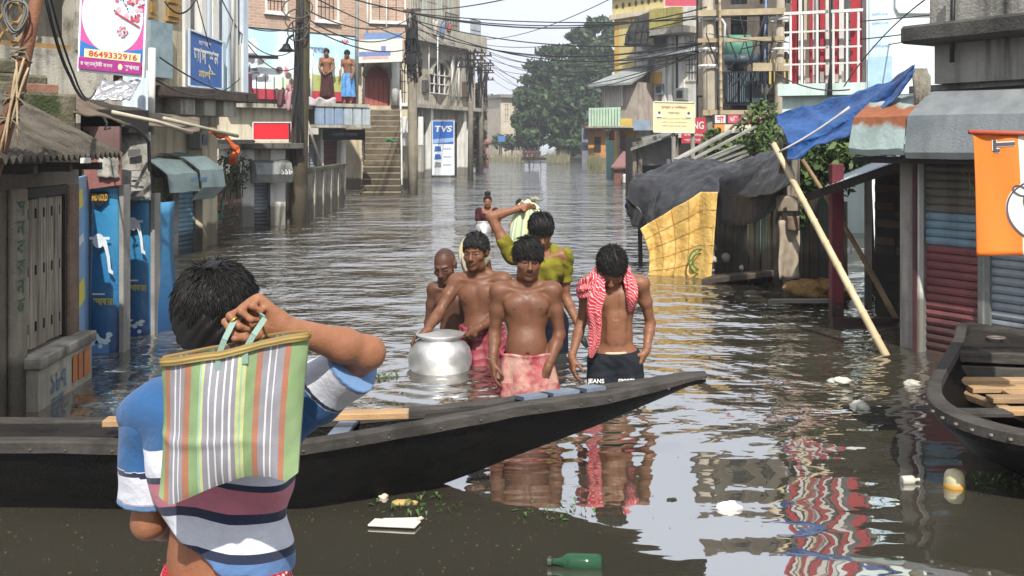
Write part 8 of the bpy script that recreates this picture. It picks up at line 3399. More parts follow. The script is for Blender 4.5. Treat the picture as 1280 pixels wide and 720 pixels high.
bush('creeper_bush', 'leafy green creeper bush between the blue tarpaulin and the tin lean-to', 'bush',
  [(1020, 205, 11.2, .30, .26), (1045, 195, 11.0, .32, .28), (1068, 182, 11, .34, .30), (1085, 165, 11, .34, .34), (1060, 205, 10.8, .30, .22), (1092, 190, 10.8, .25, .3), (1035, 225, 11, .3, .25), (1010, 235, 11.2, .22, .28), (1095, 140, 11.0, .25, .25), (1005, 262, 11, .12, .2)],
  .052, 330, 40, [((3.7, 11.3, -.3), P(1050, 190, 11)), ((4.0, 11.3, -.3), P(1085, 160, 11)), ((3.3, 11.4, -.3), P(1020, 215, 11.2))])
bush('roof_plant', 'green and yellow plants growing behind the black tarpaulin roof', 'plant',
  [(893, 178, 16, .22, .22), (905, 186, 16, .3, .2), (945, 170, 15.5, .3, .42), (955, 150, 15.5, .22, .35), (962, 175, 15.2, .25, .35), (930, 185, 15.6, .25, .2)], .05, 300, 80,
  [((X(930, 15.8), 15.8, 0), P(945, 170, 15.5)), ((X(900, 16), 16, 0), P(900, 178, 16))])
for i, (px0, py0, px1, py1) in enumerate(((845, 208, 912, 164), (860, 210, 945, 158), (868, 214, 935, 178), (880, 214, 950, 182), (905, 214, 968, 178))):
 o = MB().bar(P(px0, py0 - 8, 14.2 + .2 * i), P(px1, py1, 15.2 + .2 * i), (.10, .045, .14, .12, .05)[i], .03)
 tag(o.build('roof_batten', wmat('silvery_batten', '#8f8d86', '#6a6861', 3, .8) if i == 0 else bpy.data.materials['silvery_batten'], None), 'weathered pale batten lying on the stall roof behind the black tarpaulin', 'board', 'battens on the stall roof')

# ---- pale house with red and white striped columns
FW = Fr(X(986, 17.6), 17.6, X(1180, 16.6), 16.6)
def striped_house():
 t = thing('white_house', 'pale mint house with red and white striped balcony columns and white railing', 'house', FW.pt(2, 0, 0))
 u, za = FW.at, FW.zat
 MINT = wmat('mint_plaster', '#dbe5e2', '#cbd7d3', 1.0, .8, .003, 50, streak='#8d9894', streak_amt=.3)
 RED = plain('column_red', '#9a2530', .5, var=.15)
 mb = MB()
 FW.box(mb, u(1083), FW.L, -3, .0, -.3, 7)
 FW.box(mb, 0, u(1083), -3, -1.3, -.3, 7)
 mb.build('wall', MINT, t)
 mb = MB()
 FW.box(mb, -.15, u(1083), -1.6, .22, 2.42, 2.62)
 FW.box(mb, -.1, u(1083) - .01, -1.5, .05, 1.9, 2.42)
 mb.build('balcony_slab', wmat('mint_slab', '#bfcfca', '#a9bab5', 1.5, .8, .003, 50, streak='#6b7875', streak_amt=.4), t)
 for p0, p1, m in ((988, 994, RED), (996, 1000, WHITEM), (1003, 1010, CREAM), (1010.5, 1014, RED), (1014, 1022, WHITEM), (1024, 1029.5, RED), (1030, 1037, WHITEM), (1041, 1046, RED), (1047, 1053, WHITEM), (1062, 1075, RED), (1075.5, 1081, WHITEM)):
  mb = MB()
  n0 = -.25 if m is not RED else -.16
  FW.box(mb, u(p0), u(p1), n0 - .2, n0 + .05, 2.622, 7)
  mb.build('column', m, t)
 mb = MB()
 for z in (2.95, 3.22, 3.5): mb.bar(FW.pt(-.05, .17, z), FW.pt(u(1078), .17, z), .03)
 mb.bar(FW.pt(-.05, .17, 3.82), FW.pt(u(1080), .17, 3.82), .05)
 for p in (990, 1004, 1023, 1043, 1060, 1074): mb.bar(FW.pt(u(p), .17, 2.62), FW.pt(u(p), .17, 3.82), .035)
 mb.build('railing', WHITEM, t)
 # advertisement panel and moulding on the plain wall
 mb = MB()
 FW.box(mb, u(1087), u(1114), .0, .03, 1.7, 4.9)
 ad = mb.build('wall_poster', wmat('pale_poster', '#c9dbe6', '#b3cbdb', 1.5, .6, .002), t)
 LP = plain('poster_ink', '#9db4c6', .7)
 lettering('OPEN', FW.pt(u(1101), .034, 4.55), FW.u, (0, 0, 1), .32, .13, LP, ad, 'poster_lettering', bold=.01)
 for z in (3.75, 3.6, 3.22): lettering('প্রতিদিন খোলা', FW.pt(u(1100), .034, z), FW.u, (0, 0, 1), .26, .07, LP, ad, 'poster_lettering', bold=.01)
 decal(ad, FW.pt(u(1100), .03, 2.5), FW.u, (0, 0, 1), rect_pts(-.19, .19, -.7, .55), plain('poster_blue_patch', '#a5c5d8', .6), .003, 'printed_band')
 mb = MB()
 pts = [FW.pt(u(1121), .02, 5.2), FW.pt(u(1121), .02, 3.85), FW.pt(u(1124), .02, 3.76), FW.pt(u(1165), .02, 3.74)]
 mb.tube(pts, .035, 6)
 mb.build('moulding', MINT, t, smooth=True)
 mb = MB()
 for k in range(6): FW.box(mb, u(1008 + 9 * k), u(1013 + 9 * k), .0, .12, 2.64, 2.72 + .05 * (k % 3))
 tag(mb.build('balcony_clutter', plain('balcony_clutter', '#a79c94', .9, var=.5, scale=6), t), kind='stuff')
 mb = MB()
 mb.tube([FW.pt(u(1039), .3, 5.5), FW.pt(u(1041), .3, 2.9), FW.pt(u(1040), .32, 2.4)], [.02, .02, .05], 6)
 tag(mb.build('hanging_cable', CABLE, None, smooth=True), 'dark cable bundle hanging in front of the red and white balcony', 'cable')


striped_house()

# ---- transformer on its frame
def transformer_frame():
 d = 25.5
 t = thing('transformer_gantry', 'two pale concrete poles with crossbars carrying the street transformer', 'frame', P(925, 200, d))
 PC = wmat('pale_pole_concrete', '#a89f8e', '#8a8171', 2, .9, .006, 50, streak='#5a5347', streak_amt=.5)
 for p0, p1, p2 in ((885, 889, .34), (977, 971, .22)):
  mb = MB()
  mb.tube([np.array((X(p1, d), d, -.3)), P(p0, -60, d)], [p2 / 2 + .03, p2 / 2 - .02], 10)
  mb.build('pole', PC, t, smooth=True)
 for py, w_, m in ((17, .15, BAMBOO), (51, .10, WHITEM), (84, .2, CREAM), (141, .13, CREAM)):
  mb = MB()
  mb.bar(P(872 if py < 80 else (940 if py == 84 else 878), py, d - .25), P(981 if py < 80 else 992, py - (3 if py < 80 else 0), d - .25), w_, w_)
  mb.build('crossbar', wmat('bar_%d' % py, '#a89a7e', '#85785f', 3, .9, .006), t)
 for py in (24, 83, 62):
  for px in (886, 976):
   mb = MB()
   mb.lathe([(.25, -.04), (.27, 0), (.25, .04)], P(px, py, d), 12)
   mb.build('clamp', WHITEM, t)
 tr = thing('transformer', 'dark blue-grey street transformer with ribbed radiators between the two pale poles', 'transformer', P(930, 131, d + .6))
 TB = wmat('transformer_paint', '#4b5860', '#3a454c', 3, .5, .003, 50, streak='#262b2e', streak_amt=.5)
 D = d + .5
 mb = MB()
 mb.box(X(905, D), X(950, D), D, D + .8, Z(130, D), Z(89, D))
 mb.build('tank', TB, tr, bevel=.03)
 for k in range(3):
  mb = MB()
  for j in range(5):
   x = X(907 + 15 * k, D) + j * .052
   mb.box(x, x + .03, D - .28, D - .01, Z(128, D), Z(92, D))
  mb.build('radiator', TB, tr)
 for k in range(3):
  mb = MB()
  mb.lathe([(.03, 0), (.09, .03), (.05, .07), (.09, .11), (.05, .15), (.08, .19), (.03, .24)], P(912 + 16 * k, 88, D + .3), 10)
  mb.build('bushing', plain('brown_porcelain', '#3b2a25', .3), tr, smooth=True)
 mb = MB()
 mb.tube([P(906, 75, D - .1), P(948, 73, D - .1)], .13, 12)
 mb.build('conservator', plain('blue_grey_drum', '#3e4c57', .5), tr, smooth=True)
 GB = thing('green_tank', 'green tank behind the transformer', 'tank', P(925, 70, D + 2))
 mb = MB()
 mb.tube([P(908, 60, D + 2), P(937, 60, D + 2)], [.36, .36], 18)
 mb.build('drum', plain('tank_green', '#4f8470', .6, var=.3, scale=4), GB, smooth=True)
 r0 = random.Random(4)
 for i in range(9):
  a = P(r0.uniform(878, 975), r0.uniform(10, 60), d - .3)
  b = P(r0.uniform(895, 960), r0.uniform(60, 135), d - .2)
  tube_thing('jumper_wire', 'thin dark wire drooping between the crossbars and the transformer', 'wire', sag(a, b, r0.uniform(.05, .4), 9), r0.uniform(.012, .025), CABLE, 5, 'wires on the transformer frame')
 tube_thing('bent_pipe', 'white swan-neck pipe on the left transformer pole', 'pipe', [P(905, 60, d - .3), P(906, 30, d - .3), P(902, 24, d - .3), P(895, 24, d - .3)], .035, WHITEM, 8)
 tube_thing('blue_conduit', 'blue conduit rising left of the right transformer pole', 'pipe', [P(957, 140, d - .1), P(956, 60, d - .1), P(958, -20, d - .1)], .03, plain('conduit_blue', '#65799a', .6), 8)
 # the dark house behind it
 h = thing('dark_house', 'shadowy open-fronted house behind the transformer', 'house', P(930, 150, 30))
 f = Fr(X(872, 29.5), 29.5, X(1010, 29.0), 29.0)
 mb = MB()
 f.box(mb, 0, f.L, -3, -1.4, -.3, 9)
 f.box(mb, 0, f.L, -1.4, .0, 3.0, 3.3)
 f.box(mb, 0, f.L, -1.4, .0, 5.3, 5.6)
 for p in (873, 898, 934, 960, 990): f.box(mb, f.at(p), f.at(p) + .35, -.5, -.05, -.3, 9)
 mb.build('wall', wmat('brown_grey_wall', '#5f584e', '#443e36', 1.5, .9, .01, 40, streak='#2c2822', streak_amt=.7), h)
 for p0, p1, z0, z1 in ((900, 932, 3.4, 5.2), (938, 958, 3.4, 5.2), (964, 988, 3.4, 5.2), (900, 932, 5.7, 8), (938, 958, 5.7, 8), (964, 988, 5.7, 8)):
  window(f, f.at(p0), f.at(p1), z0, z1, -1.3, h, CONC, 4, sill=False)
 for k in range(6):
  mb = MB()
  f.box(mb, f.at(955 + 6 * k), f.at(957.5 + 6 * k), .02, .1, 3.3, 4.0)
  mb.build('baluster', plain('yellow_baluster', '#b0a05a', .7) if k == 0 else bpy.data.materials['yellow_baluster'], h)
 dish = MB()
 dish.lathe([(0, .0), (.2, .03), (.36, .12), (.35, .13), (.2, .05), (0, .02)], (0, 0, 0), 18)
 o = dish.build('satellite_dish', WHITEM, None, smooth=True)
 o.location = P(990, 62, 28)
 o.rotation_euler = (math.radians(65), 0, math.radians(25))
 tag(o, 'white satellite dish at the right end of the shadowy house', 'dish')


transformer_frame()

# ---- yellow house
FY = Fr(X(769, 48), 48, X(885, 43), 43)
def yellow_house():
 t = thing('yellow_house', 'tall yellow and white house with an ornamental roof parapet and a dark netted balcony', 'house', FY.pt(2, 0, 0))
 u, za = FY.at, FY.zat
 YW = wmat('yellow_plaster', '#d1a95a', '#bd9548', 1.2, .85, .004, 40, streak='#7d6636', streak_amt=.35)
 YP = wmat('pale_yellow_plaster', '#d3c489', '#c0b077', 1.2, .85, .004, 40, streak='#80764d', streak_amt=.35)
 mb = MB()
 FY.box(mb, 0, u(795), -5, .05, -.3, 8.0)
 FY.box(mb, u(783), u(795), .05, .07, 2.0, 3.8)
 mb.build('yellow_wall', YW, t)
 mb = MB()
 FY.box(mb, u(795), FY.L, -5, 0, -.3, 8.0)
 mb.build('white_wall', WHITEW, t)
 mb = MB()
 FY.box(mb, -.15, u(835), -.3, .25, 7.4, 7.62)
 FY.box(mb, -.25, u(835), -.3, .30, 8.4, 8.7)
 mb.build('cornice', CREAM, t)
 mb = MB()
 FY.box(mb, -.1, u(835), -.2, .10, 7.62, 8.4)
 mb.build('parapet', YP, t)
 g = [(773, 0), (781, 1), (789, 0), (797, 1), (805, 0), (813, 1), (821, 0), (829, 1)]
 DK = plain('parapet_recess', '#6d5d36', .9)
 for p, k in g:
  decal(t, FY.pt(u(p), .10, 8.0), FY.u, (0, 0, 1), ell_pts(0, 0, .11, .16 if k else .11, 10), DK, .006, 'parapet_piercing')
 for j in range(7):
  for p in (779, 788):
   decal(t, FY.pt(u(p), .05, 5.2 + .3 * j), FY.u, (0, 0, 1), ell_pts(0, 0, .09, .09, 8), DK, .006, 'screen_piercing')
 mb = MB()
 FY.box(mb, u(775), u(794), .052, .058, 5.0, 7.3)
 mb.build('pierced_panel', YP, t)
 # netted balcony box
 NET = plain('dark_net', '#3a3a36', .95, var=.5, scale=6)
 mb = MB()
 pts = [(802, 58), (803, 47), (806, 33), (812, 20), (828, 10), (834, 14), (834, 58)]
 dn = 1.0
 q0 = [FY.pt(u(p), .02, za(u(p), y)) for p, y in pts]
 q1 = [FY.pt(u(p), .02 + dn * k, za(u(p), y) - .02) for (p, y), k in zip(pts, (1, 1, .9, .6, .2, .2, 1))]
 n = len(pts)
 mb.add(q0 + q1, [tuple(range(n)), tuple(range(2 * n - 1, n - 1, -1))] + [(i, n + i, n + (i + 1) % n, (i + 1) % n) for i in range(n)])
 mb.build('netted_balcony', NET, t)
 mb = MB()
 for p in (806, 814, 822, 830): mb.bar(FY.pt(u(p), dn + .03, za(u(p), 57)), FY.pt(u(p), dn * .75, za(u(p), 24)), .035)
 mb.bar(FY.pt(u(802), dn + .04, za(u(802), 57)), FY.pt(u(834), dn + .04, za(u(834), 57)), .06)
 mb.bar(FY.pt(u(805), dn + .02, za(u(805), 42)), FY.pt(u(834), dn + .02, za(u(834), 42)), .05)
 mb.build('balcony_frame', BLACKM, t)
 # right part: green-yellow balcony, red board, windows
 mb = MB()
 FY.box(mb, u(830), u(873), .02, .9, za(u(850), 44), za(u(850), 36))
 mb.build('balcony_floor', CONC, t)
 mb = MB()
 FY.box(mb, u(831), u(872), .85, .92, za(u(850), 36) + .003, za(u(850), 12))
 mb.build('balcony_parapet', wmat('lichen_yellow', '#b0a55c', '#8e8646', 3, .9, .008, 40, streak='#4d4a2a', streak_amt=.7), t)
 mb = MB()
 FY.box(mb, u(800), u(874), .0, .8, za(u(850), 70), za(u(850), 66))
 mb.build('canopy', TIN, t)
 for p0, p1, y0, y1 in ((860, 873, 46, 63), (858, 873, 70, 100)):
  window(FY, u(p0), u(p1), za(u(866), y1), za(u(866), y0), .02, t, CREAM, 3, sill=False)
 for p0, p1 in ((830, 834), (838, 842), (850, 857)):
  mb = MB()
  FY.box(mb, u(p0), u(p1), .0, .12, -.3, za(u(850), 46))
  mb.build('pilaster', WHITEW, t)
 mb = MB()
 FY.box(mb, u(807), u(828), .02, .06, 4.2, 4.8)
 mb.build('yellow_panel', YW, t)
 for p in (805, 813, 822): window(FY, u(p), u(p + 6), 2.6, 4.0, .0, t, WHITEW, 2, sill=False)
 mb = MB()
 FY.box(mb, u(784), u(832), .0, 1.0, 2.2, 2.35)
 mb.build('lower_slab', CONC, t)


yellow_house()
px_sign('red_signboard', 'red and white signboard high on the yellow house, cut by the top of the picture', 831, 873, -14, 8, 42.5, 42, plain('board_red', '#b84a5a', .6, var=.2), frame=WHITEM)

# grey roofed house with the pale green corrugated balcony
def green_balcony_house():
 f = Fr(X(752, 46.5), 46.5, X(799, 45.0), 45.0)
 t = thing('corrugated_house', 'small house with a grey sloping roof and pale green corrugated balcony front', 'house', f.pt(1, 0, 0))
 u, za = f.at, f.zat
 mb = MB()
 f.box(mb, 0, f.L, -1.4, 0, za(1, 161), za(1, 104))
 for p_ in (0, f.L - .2): f.box(mb, p_, p_ + .2, -1.3, -1.1, -.3, za(1, 161))
 mb.build('wall', wmat('grey_pink_wall', '#a79c92', '#8a8077', 2, .9, .006, 40, streak='#4d4640', streak_amt=.5), t)
 mb = MB()
 for k in range(9): f.box(mb, u(757 + 2.6 * k), u(758.3 + 2.6 * k), .0, .10, za(1, 133), za(1, 105))
 tag(mb.build('slat_screen', WHITEW, t), kind='stuff')
 mb = MB()
 z0, z1 = za(1, 105), za(1, 76)
 mb.add([f.pt(-.3, .6, z0), f.pt(f.L, .6, z0), f.pt(f.L, -1.6, z1), f.pt(u(775), -1.6, z1), f.pt(-.3, .6, z0 - .1), f.pt(f.L, .6, z0 - .1), f.pt(f.L, -1.6, z1 - .1), f.pt(u(775), -1.6, z1 - .1)],
   [(0, 1, 2, 3), (7, 6, 5, 4), (0, 4, 5, 1), (1, 5, 6, 2), (2, 6, 7, 3), (3, 7, 4, 0)])
 mb.build('roof', wmat('grey_sheet_roof', '#8f9492', '#767b79', 2, .7, .006, 40, streak='#4d504e', streak_amt=.5), t)
 mb = MB()
 a, b = u(752), u(792)
 n = 110
 vs, fs = [], []
 for i in range(n + 1):
  q = a + (b - a) * i / n
  o = .9 + .05 * math.sin(2 * pi * i / 10)
  vs += [f.pt(q, o, za(1, 158)), f.pt(q, o, za(1, 135))]
 fs = [(2 * i, 2 * i + 2, 2 * i + 3, 2 * i + 1) for i in range(n)]
 mb.add(vs, fs)
 mb.build('corrugated_front', wmat('pale_green_sheet', '#a9c0aa', '#8fa893', 2, .6, .003, 40, streak='#5f7062', streak_amt=.4), t, smooth=True)
 mb = MB()
 f.box(mb, a, b, 0, .95, za(1, 160), za(1, 158))
 mb.build('balcony_floor', CONC, t)


green_balcony_house()

# ---- cream notice board and red boards below the transformer
def boards():
 d = 23.5
 CB = plain('board_cream', '#cbc59c', .6, var=.1)
 t, c, ux, uz, w, h = px_sign('notice_board', 'cream notice board with red heading and two round emblems on pole legs', 817, 868, 127, 165, d, d, CB, skew=-1, thick=.04, frame=plain('board_edge', '#d6d2bd', .7))
 RD, GN, GY = plain('heading_red', '#b56a62', .7), plain('text_green', '#93a06a', .7), plain('text_grey', '#8a8676', .7)
 lettering('শুভেচ্ছা ও অভিনন্দন', c + uz * .32 * h, ux, uz, w * .62, h * .12, RD, t, 'painted_lettering', bold=.02, depth=.006)
 lettering('সকলকে', c + uz * .13 * h, ux, uz, w * .3, h * .07, GY, t, 'painted_lettering', depth=.006)
 for i, (z, m) in enumerate(((-.05, GN), (-.17, GN), (-.29, RD))): lettering('শারদীয়া শুভেচ্ছা জানাই সবাইকে', c + uz * z * h, ux, uz, w * .62, h * .06, m, t, 'painted_lettering', depth=.006)
 for s_ in (-.36, .36):
  decal(t, c + ux * s_ * w + uz * .06 * h, ux, uz, ell_pts(0, 0, .075 * w, .1 * w), plain('emblem_white', '#d8d5c4', .7), .006, 'emblem')
  decal(t, c + ux * s_ * w + uz * .14 * h, ux, uz, ell_pts(0, 0, .035 * w, .035 * w, 10), plain('emblem_dark', '#4a4a44', .7), .010, 'emblem')
  decal(t, c + ux * s_ * w + uz * .0 * h, ux, uz, ell_pts(0, 0, .065 * w, .03 * w, 10, pi, 2 * pi), bpy.data.materials['emblem_dark'], .010, 'emblem')
 mb = MB()
 for px in (842, 866): mb.tube([P(px, 225, d + .1), P(px, 128, d + .1)], .05, 8)
 mb.build('leg', plain('grey_leg', '#8d8a82', .8), t)
 d = 24.6
 t, c, ux, uz, w, h = px_sign('red_shop_sign', 'red shop sign with white lettering half hidden by the cream notice board', 852, 882, 147, 179, d, d, plain('sign_crimson', '#a82a3c', .6, var=.15), thick=.04)
 lettering('NG', c + uz * .2 * h + ux * .2 * w, ux, uz, w * .45, h * .3, WHITEM, t, 'sign_lettering', bold=.02, depth=.008)
 lettering('মোবাইল রিচার্জ', c - uz * .18 * h, ux, uz, w * .8, h * .12, WHITEM, t, 'sign_lettering', bold=.02, depth=.008)
 lettering('সার্ভিস সেন্টার', c - uz * .38 * h, ux, uz, w * .8, h * .12, WHITEM, t, 'sign_lettering', bold=.02, depth=.008)
 d = 24.8
 t, c, ux, uz, w, h = px_sign('pink_shop_sign', 'pink and orange shop sign with Bengali letters under the transformer', 891, 957, 143, 167, d, d, plain('sign_dark_frame', '#3a2c34', .6), thick=.05)
 PK, OR = plain('sign_pink', '#c2455c', .5, var=.15), plain('sign_orange', '#d98a45', .5)
 PL = plain('sign_cream', '#cfc7ae', .5)
 decal(t, c, ux, uz, rect_pts(-.48 * w, .48 * w, -.46 * h, -.02 * h), PL, .004, 'printed_band')
 decal(t, c, ux, uz, rect_pts(-.48 * w, -.28 * w, -.46 * h, -.02 * h), OR, .008, 'printed_band')
 for i, ch in enumerate('মনোহরা'[:4] if False else ('শা', 'ড়ি', 'ঘ', 'র')):
  decal(t, c, ux, uz, rect_pts((-.46 + .25 * i) * w, (-.26 + .25 * i) * w, .05 * h, .46 * h), PK if i else WHITEM, .004, 'letter_tile')
  lettering(ch, c + ux * (-.36 + .25 * i) * w + uz * .25 * h, ux, uz, w * .14, h * .32, WHITEM if i else PK, t, 'sign_lettering', bold=.02, depth=.012)


boards()

# ---- shack with a grey tarpaulin front
def shack():
 d = 30
 t = thing('tarp_shack', 'low shack with a sloping tin roof and hanging grey sheet behind the black tarpaulin', 'shack', P(825, 220, d))
 x0, x1 = X(796, d), X(868, d)
 mb = MB()
 mb.box(x0, x1 + 1, d + .3, d + 3, -.3, Z(172, d))
 mb.build('wall', DARKW, t)
 mb = MB()
 mb.grid(lambda u, v: P(802 + 36 * u, 173 + 34 * v - 6 * u * (1 - v), d - .1) + np.array((0, -.10 * math.sin(pi * u) * v - .05 * math.sin(9 * u), 0)), 16, 12, .02)
 mb.build('hanging_sheet', wmat('grey_sheet', '#7f7e7a', '#62615d', 2, .7, .02, 14), t, smooth=True)
 mb = MB()
 mb.add([P(788, 186, d - .8), P(850, 164, d - .8), P(868, 158, d + 2.5), P(800, 172, d + 2.5)] + [P(788, 186, d - .8) + (0, 0, -.06), P(850, 164, d - .8) + (0, 0, -.06), P(868, 158, d + 2.5) + (0, 0, -.06), P(800, 172, d + 2.5) + (0, 0, -.06)],
   [(0, 1, 2, 3), (7, 6, 5, 4), (0, 4, 5, 1), (1, 5, 6, 2), (2, 6, 7, 3), (3, 7, 4, 0)])
 mb.build('roof', TIND, t)
 for px in (793, 800, 845):
  mb = MB()
  mb.tube([P(px, 222, d - .4), P(px, 178 - (px - 790) * .2, d - .4)], .07, 7)
  mb.build('post', GREYWD, t)


shack()

# ---- far shop row on the right
def far_row():
 d = 62
 t = thing('far_shop_row', 'far little shops with an orange wall and a pale cyan door', 'shop', P(755, 208, d))
 OW = wmat('orange_shop', '#b98448', '#9d6c38', 1.5, .9, .004, 40, streak='#5e4628', streak_amt=.5, tide='#5a5a36', tide_z=.7)
 mb = MB()
 mb.box(X(734, d), X(757, d), d, d + 4, -.3, Z(160, d))
 mb.build('orange_wall', OW, t)
 mb = MB()
 mb.box(X(727, d), X(735, d), d - .3, d + .1, -.3, Z(160, d))
 mb.build('grey_pier', wmat('dark_grey_pier', '#6d6f7a', '#50525c', 2, .8), t)
 mb = MB()
 mb.box(X(743, d), X(751, d), d - .06, d - .01, Z(190, d), Z(171, d))
 mb.build('doorway', DARK, t)
 mb = MB()
 mb.box(X(730, d), X(766, d), d - .9, d + 3, Z(160.5, d), Z(157, d))
 mb.build('roof_slab', wmat('rusty_slab', '#7d5444', '#5f4034', 2, .9), t)
 d2 = 50
 mb = MB()
 mb.box(X(758, d2), X(769, d2), d2, d2 + .3, -.3, Z(175, d2))
 mb.build('cyan_door', plain('cyan_paint', '#7fb6c2', .6, var=.15), t)
 mb = MB()
 mb.box(X(770, d2), X(784, d2), d2 + .1, d2 + .6, -.3, Z(166, d2))
 mb.build('yellow_wall', wmat('far_yellow', '#c29a48', '#a88238', 1.5, .85), t)
 k = thing('market_stall', 'low stall with a dusty maroon canopy standing in the water', 'stall', P(776, 212, 42))
 d3 = 42
 mb = MB()
 mb.add([P(764, 208, d3), P(789, 208, d3), P(792, 190, d3 + 2), P(779, 189, d3 + 2), P(764, 210, d3), P(789, 210, d3), P(792, 192, d3 + 2), P(779, 191, d3 + 2)],
   [(0, 1, 2, 3), (7, 6, 5, 4), (0, 4, 5, 1), (1, 5, 6, 2), (2, 6, 7, 3), (3, 7, 4, 0)])
 mb.build('canopy', plain('maroon_canopy', '#7d5a58', .8), k)
 mb = MB()
 mb.box(X(768, d3), X(787, d3), d3 + .2, d3 + .3, -.3, Z(212, d3))
 mb.build('counter', plain('brown_counter', '#6b4a42', .8), k)
 for px in (765.5, 787):
  mb = MB()
  mb.tube([P(px, 226, d3 + .1), P(px, 208, d3 + .1)], .05, 6)
  mb.build('post', DARKW, k)
 mb = MB()
 mb.box(X(779, 41), X(792, 41), 41, 41.4, .0, Z(218, 41))
 tag(mb.build('white_tub', WHITEM, None, bevel=.05), 'white tub beside the maroon stall canopy', 'tub')
 px_sign('red_board', 'dark red signboard over the cyan door', 762, 775, 164, 175, 48, 48, plain('red_board', '#8a3540', .6), frame=DARKW)
 px_sign('leaning_board', 'leaning maroon and yellow board beside the dark red signboard', 775, 783, 166, 186, 47, 47, plain('maroon_board', '#5d3538', .7), skew=-4)


far_row()
# ================================================================ far end of the street
def far_house(label, px0, px1, ytop, d, mat, storeys, dep=6):
 f = Fr(X(px0, d), d, X(px1, d + 1), d + 1)
 t = thing('far_house', label, 'house', f.pt(f.L / 2, 0, 0))
 zt = Z(ytop, d)
 mb = MB()
 f.box(mb, 0, f.L, -dep, 0, -.3, zt)
 mb.build('wall', mat, t)
 mb = MB()
 f.box(mb, -.3, f.L + .3, -dep, .5, zt, zt + .35)
 mb.build('roof', wmat('far_roof', '#7d7a74', '#666460', 1, .9) if 'far_roof' not in bpy.data.materials else bpy.data.materials['far_roof'], t)
 for u0, u1, z0, z1 in storeys: window(f, u0 * f.L, u1 * f.L, z0, z1, .02, t, CREAM, 2, sill=False)
 return t, f


far_house('pale two-storey house at the end of the street left of the big tree', 626, 652, 122, 112, wmat('far_cream', '#b5ab9c', '#9c9284', .6, .9), [(.55, .85, 4.2, 6.2), (.55, .85, 1.0, 3.2), (.15, .4, 4.2, 6.0)])
far_house('low blue-grey house partly behind the far poles', 603, 626, 142, 122, wmat('far_bluegrey', '#8e98a3', '#7a848f', .6, .9), [(.2, .45, 2.2, 4.0), (.6, .85, 2.2, 4.0)])
far_house('long flat-roofed house to the right behind the big tree', 714, 772, 104, 106, wmat('far_grey', '#a09a90', '#868076', .6, .9), [(.3, .45, 3.6, 5.0), (.6, .75, 3.6, 5.0), (.15, .25, 1.4, 2.6)])


def tree(label, trunks, blobs, leaf, n, mat, seed, name='big_tree', group=None):
 base = trunks[0][0]
 t = thing(name, label, 'tree', base, group)
 mb = MB()
 for a, b, r in trunks:
  a, b = np.asarray(a), np.asarray(b)
  m = (a + b) / 2 + np.array((.3, .2, 0))
  mb.tube([a, m, b], [r, r * .7, r * .35], 9)
 mb.build('trunk', wmat('bark', '#5a4d40', '#40372e', 2, .95, .02, 20) if 'bark' not in bpy.data.materials else bpy.data.materials['bark'], t, smooth=True)
 mb = MB()
 g = random.Random(seed)
 k = 0
 for (px, py, d, rx, rz) in blobs:
  c = P(px, py, d)
  # each lobe is a cluster of leaf clumps with gaps between them
  for j in range(7):
   a, e = g.uniform(0, 2 * pi), g.uniform(-1, 1)
   q = c + np.array((rx * .62 * math.cos(a) * math.sqrt(1 - e * e), rx * .62 * math.sin(a) * math.sqrt(1 - e * e), rz * .62 * e))
   leaf_mass(mb, q, (rx * g.uniform(.34, .5), rx * .42, rz * g.uniform(.28, .42)), n, leaf, seed * 100 + k, shell=.35)
   k += 1
 mb.build('crown', mat, t)


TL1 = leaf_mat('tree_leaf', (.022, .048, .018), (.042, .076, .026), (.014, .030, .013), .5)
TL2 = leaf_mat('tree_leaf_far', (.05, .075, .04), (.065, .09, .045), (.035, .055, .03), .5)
D = 98
tree('large dark green tree filling the end of the street', [((X(700, D), D, 0), P(705, 100, D), .55), (P(703, 130, D), P(745, 60, D), .3), (P(702, 130, D), P(670, 110, D), .28), (P(704, 110, D), P(715, 70, D), .25)],
  [(735, 60, D + 1, 2.6, 2.2), (752, 40, D + 2, 2.2, 1.5), (762, 62, D + 2, 2.4, 2.6), (748, 30, D + 2, 1.0, .9), (722, 45, D + 1, 1.3, .7), (715, 82, D, 2.8, 2.2), (690, 78, D, 2.3, 1.8), (672, 95, D, 2.0, 1.8), (700, 110, D - 1, 3.2, 2.2), (668, 122, D - 1, 2.2, 2.0), (738, 100, D, 2.8, 2.6),
  (725, 132, D - 2, 3.2, 2.4), (690, 142, D - 2, 3.0, 2.2), (660, 150, D - 2, 1.6, 1.8), (715, 165, D - 3, 2.6, 1.7), (740, 160, D - 3, 2.4, 2.0), (680, 168, D - 3, 2.2, 1.4), (655, 172, D - 2, 1.2, 1.2), (733, 178, D - 3.5, 1.7, 1.0), (760, 110, D + 1, 2.0, 2.4), (700, 130, D - 1, 4.0, 3.0), (735, 140, D - 1, 3.0, 3.0), (748, 175, D - 3, 1.6, 1.4), (700, 180, D - 3, 3, 1.2), (675, 140, D - 1, 2.6, 3), (720, 72, D + 1, 2.4, 2.0), (712, 98, D, 2.6, 2.2), (738, 70, D + 1, 2.2, 2.2)],
  .30, 190, TL1, 3)
tree('small pale tree far off beside the last pole', [((X(616, 140), 140, 0), P(616, 150, 140), .3)], [(614, 130, 140, 1.8, 1.6), (620, 138, 140, 1.5, 1.2), (608, 140, 140, 1.4, 1.4)], .3, 55, TL2, 5)
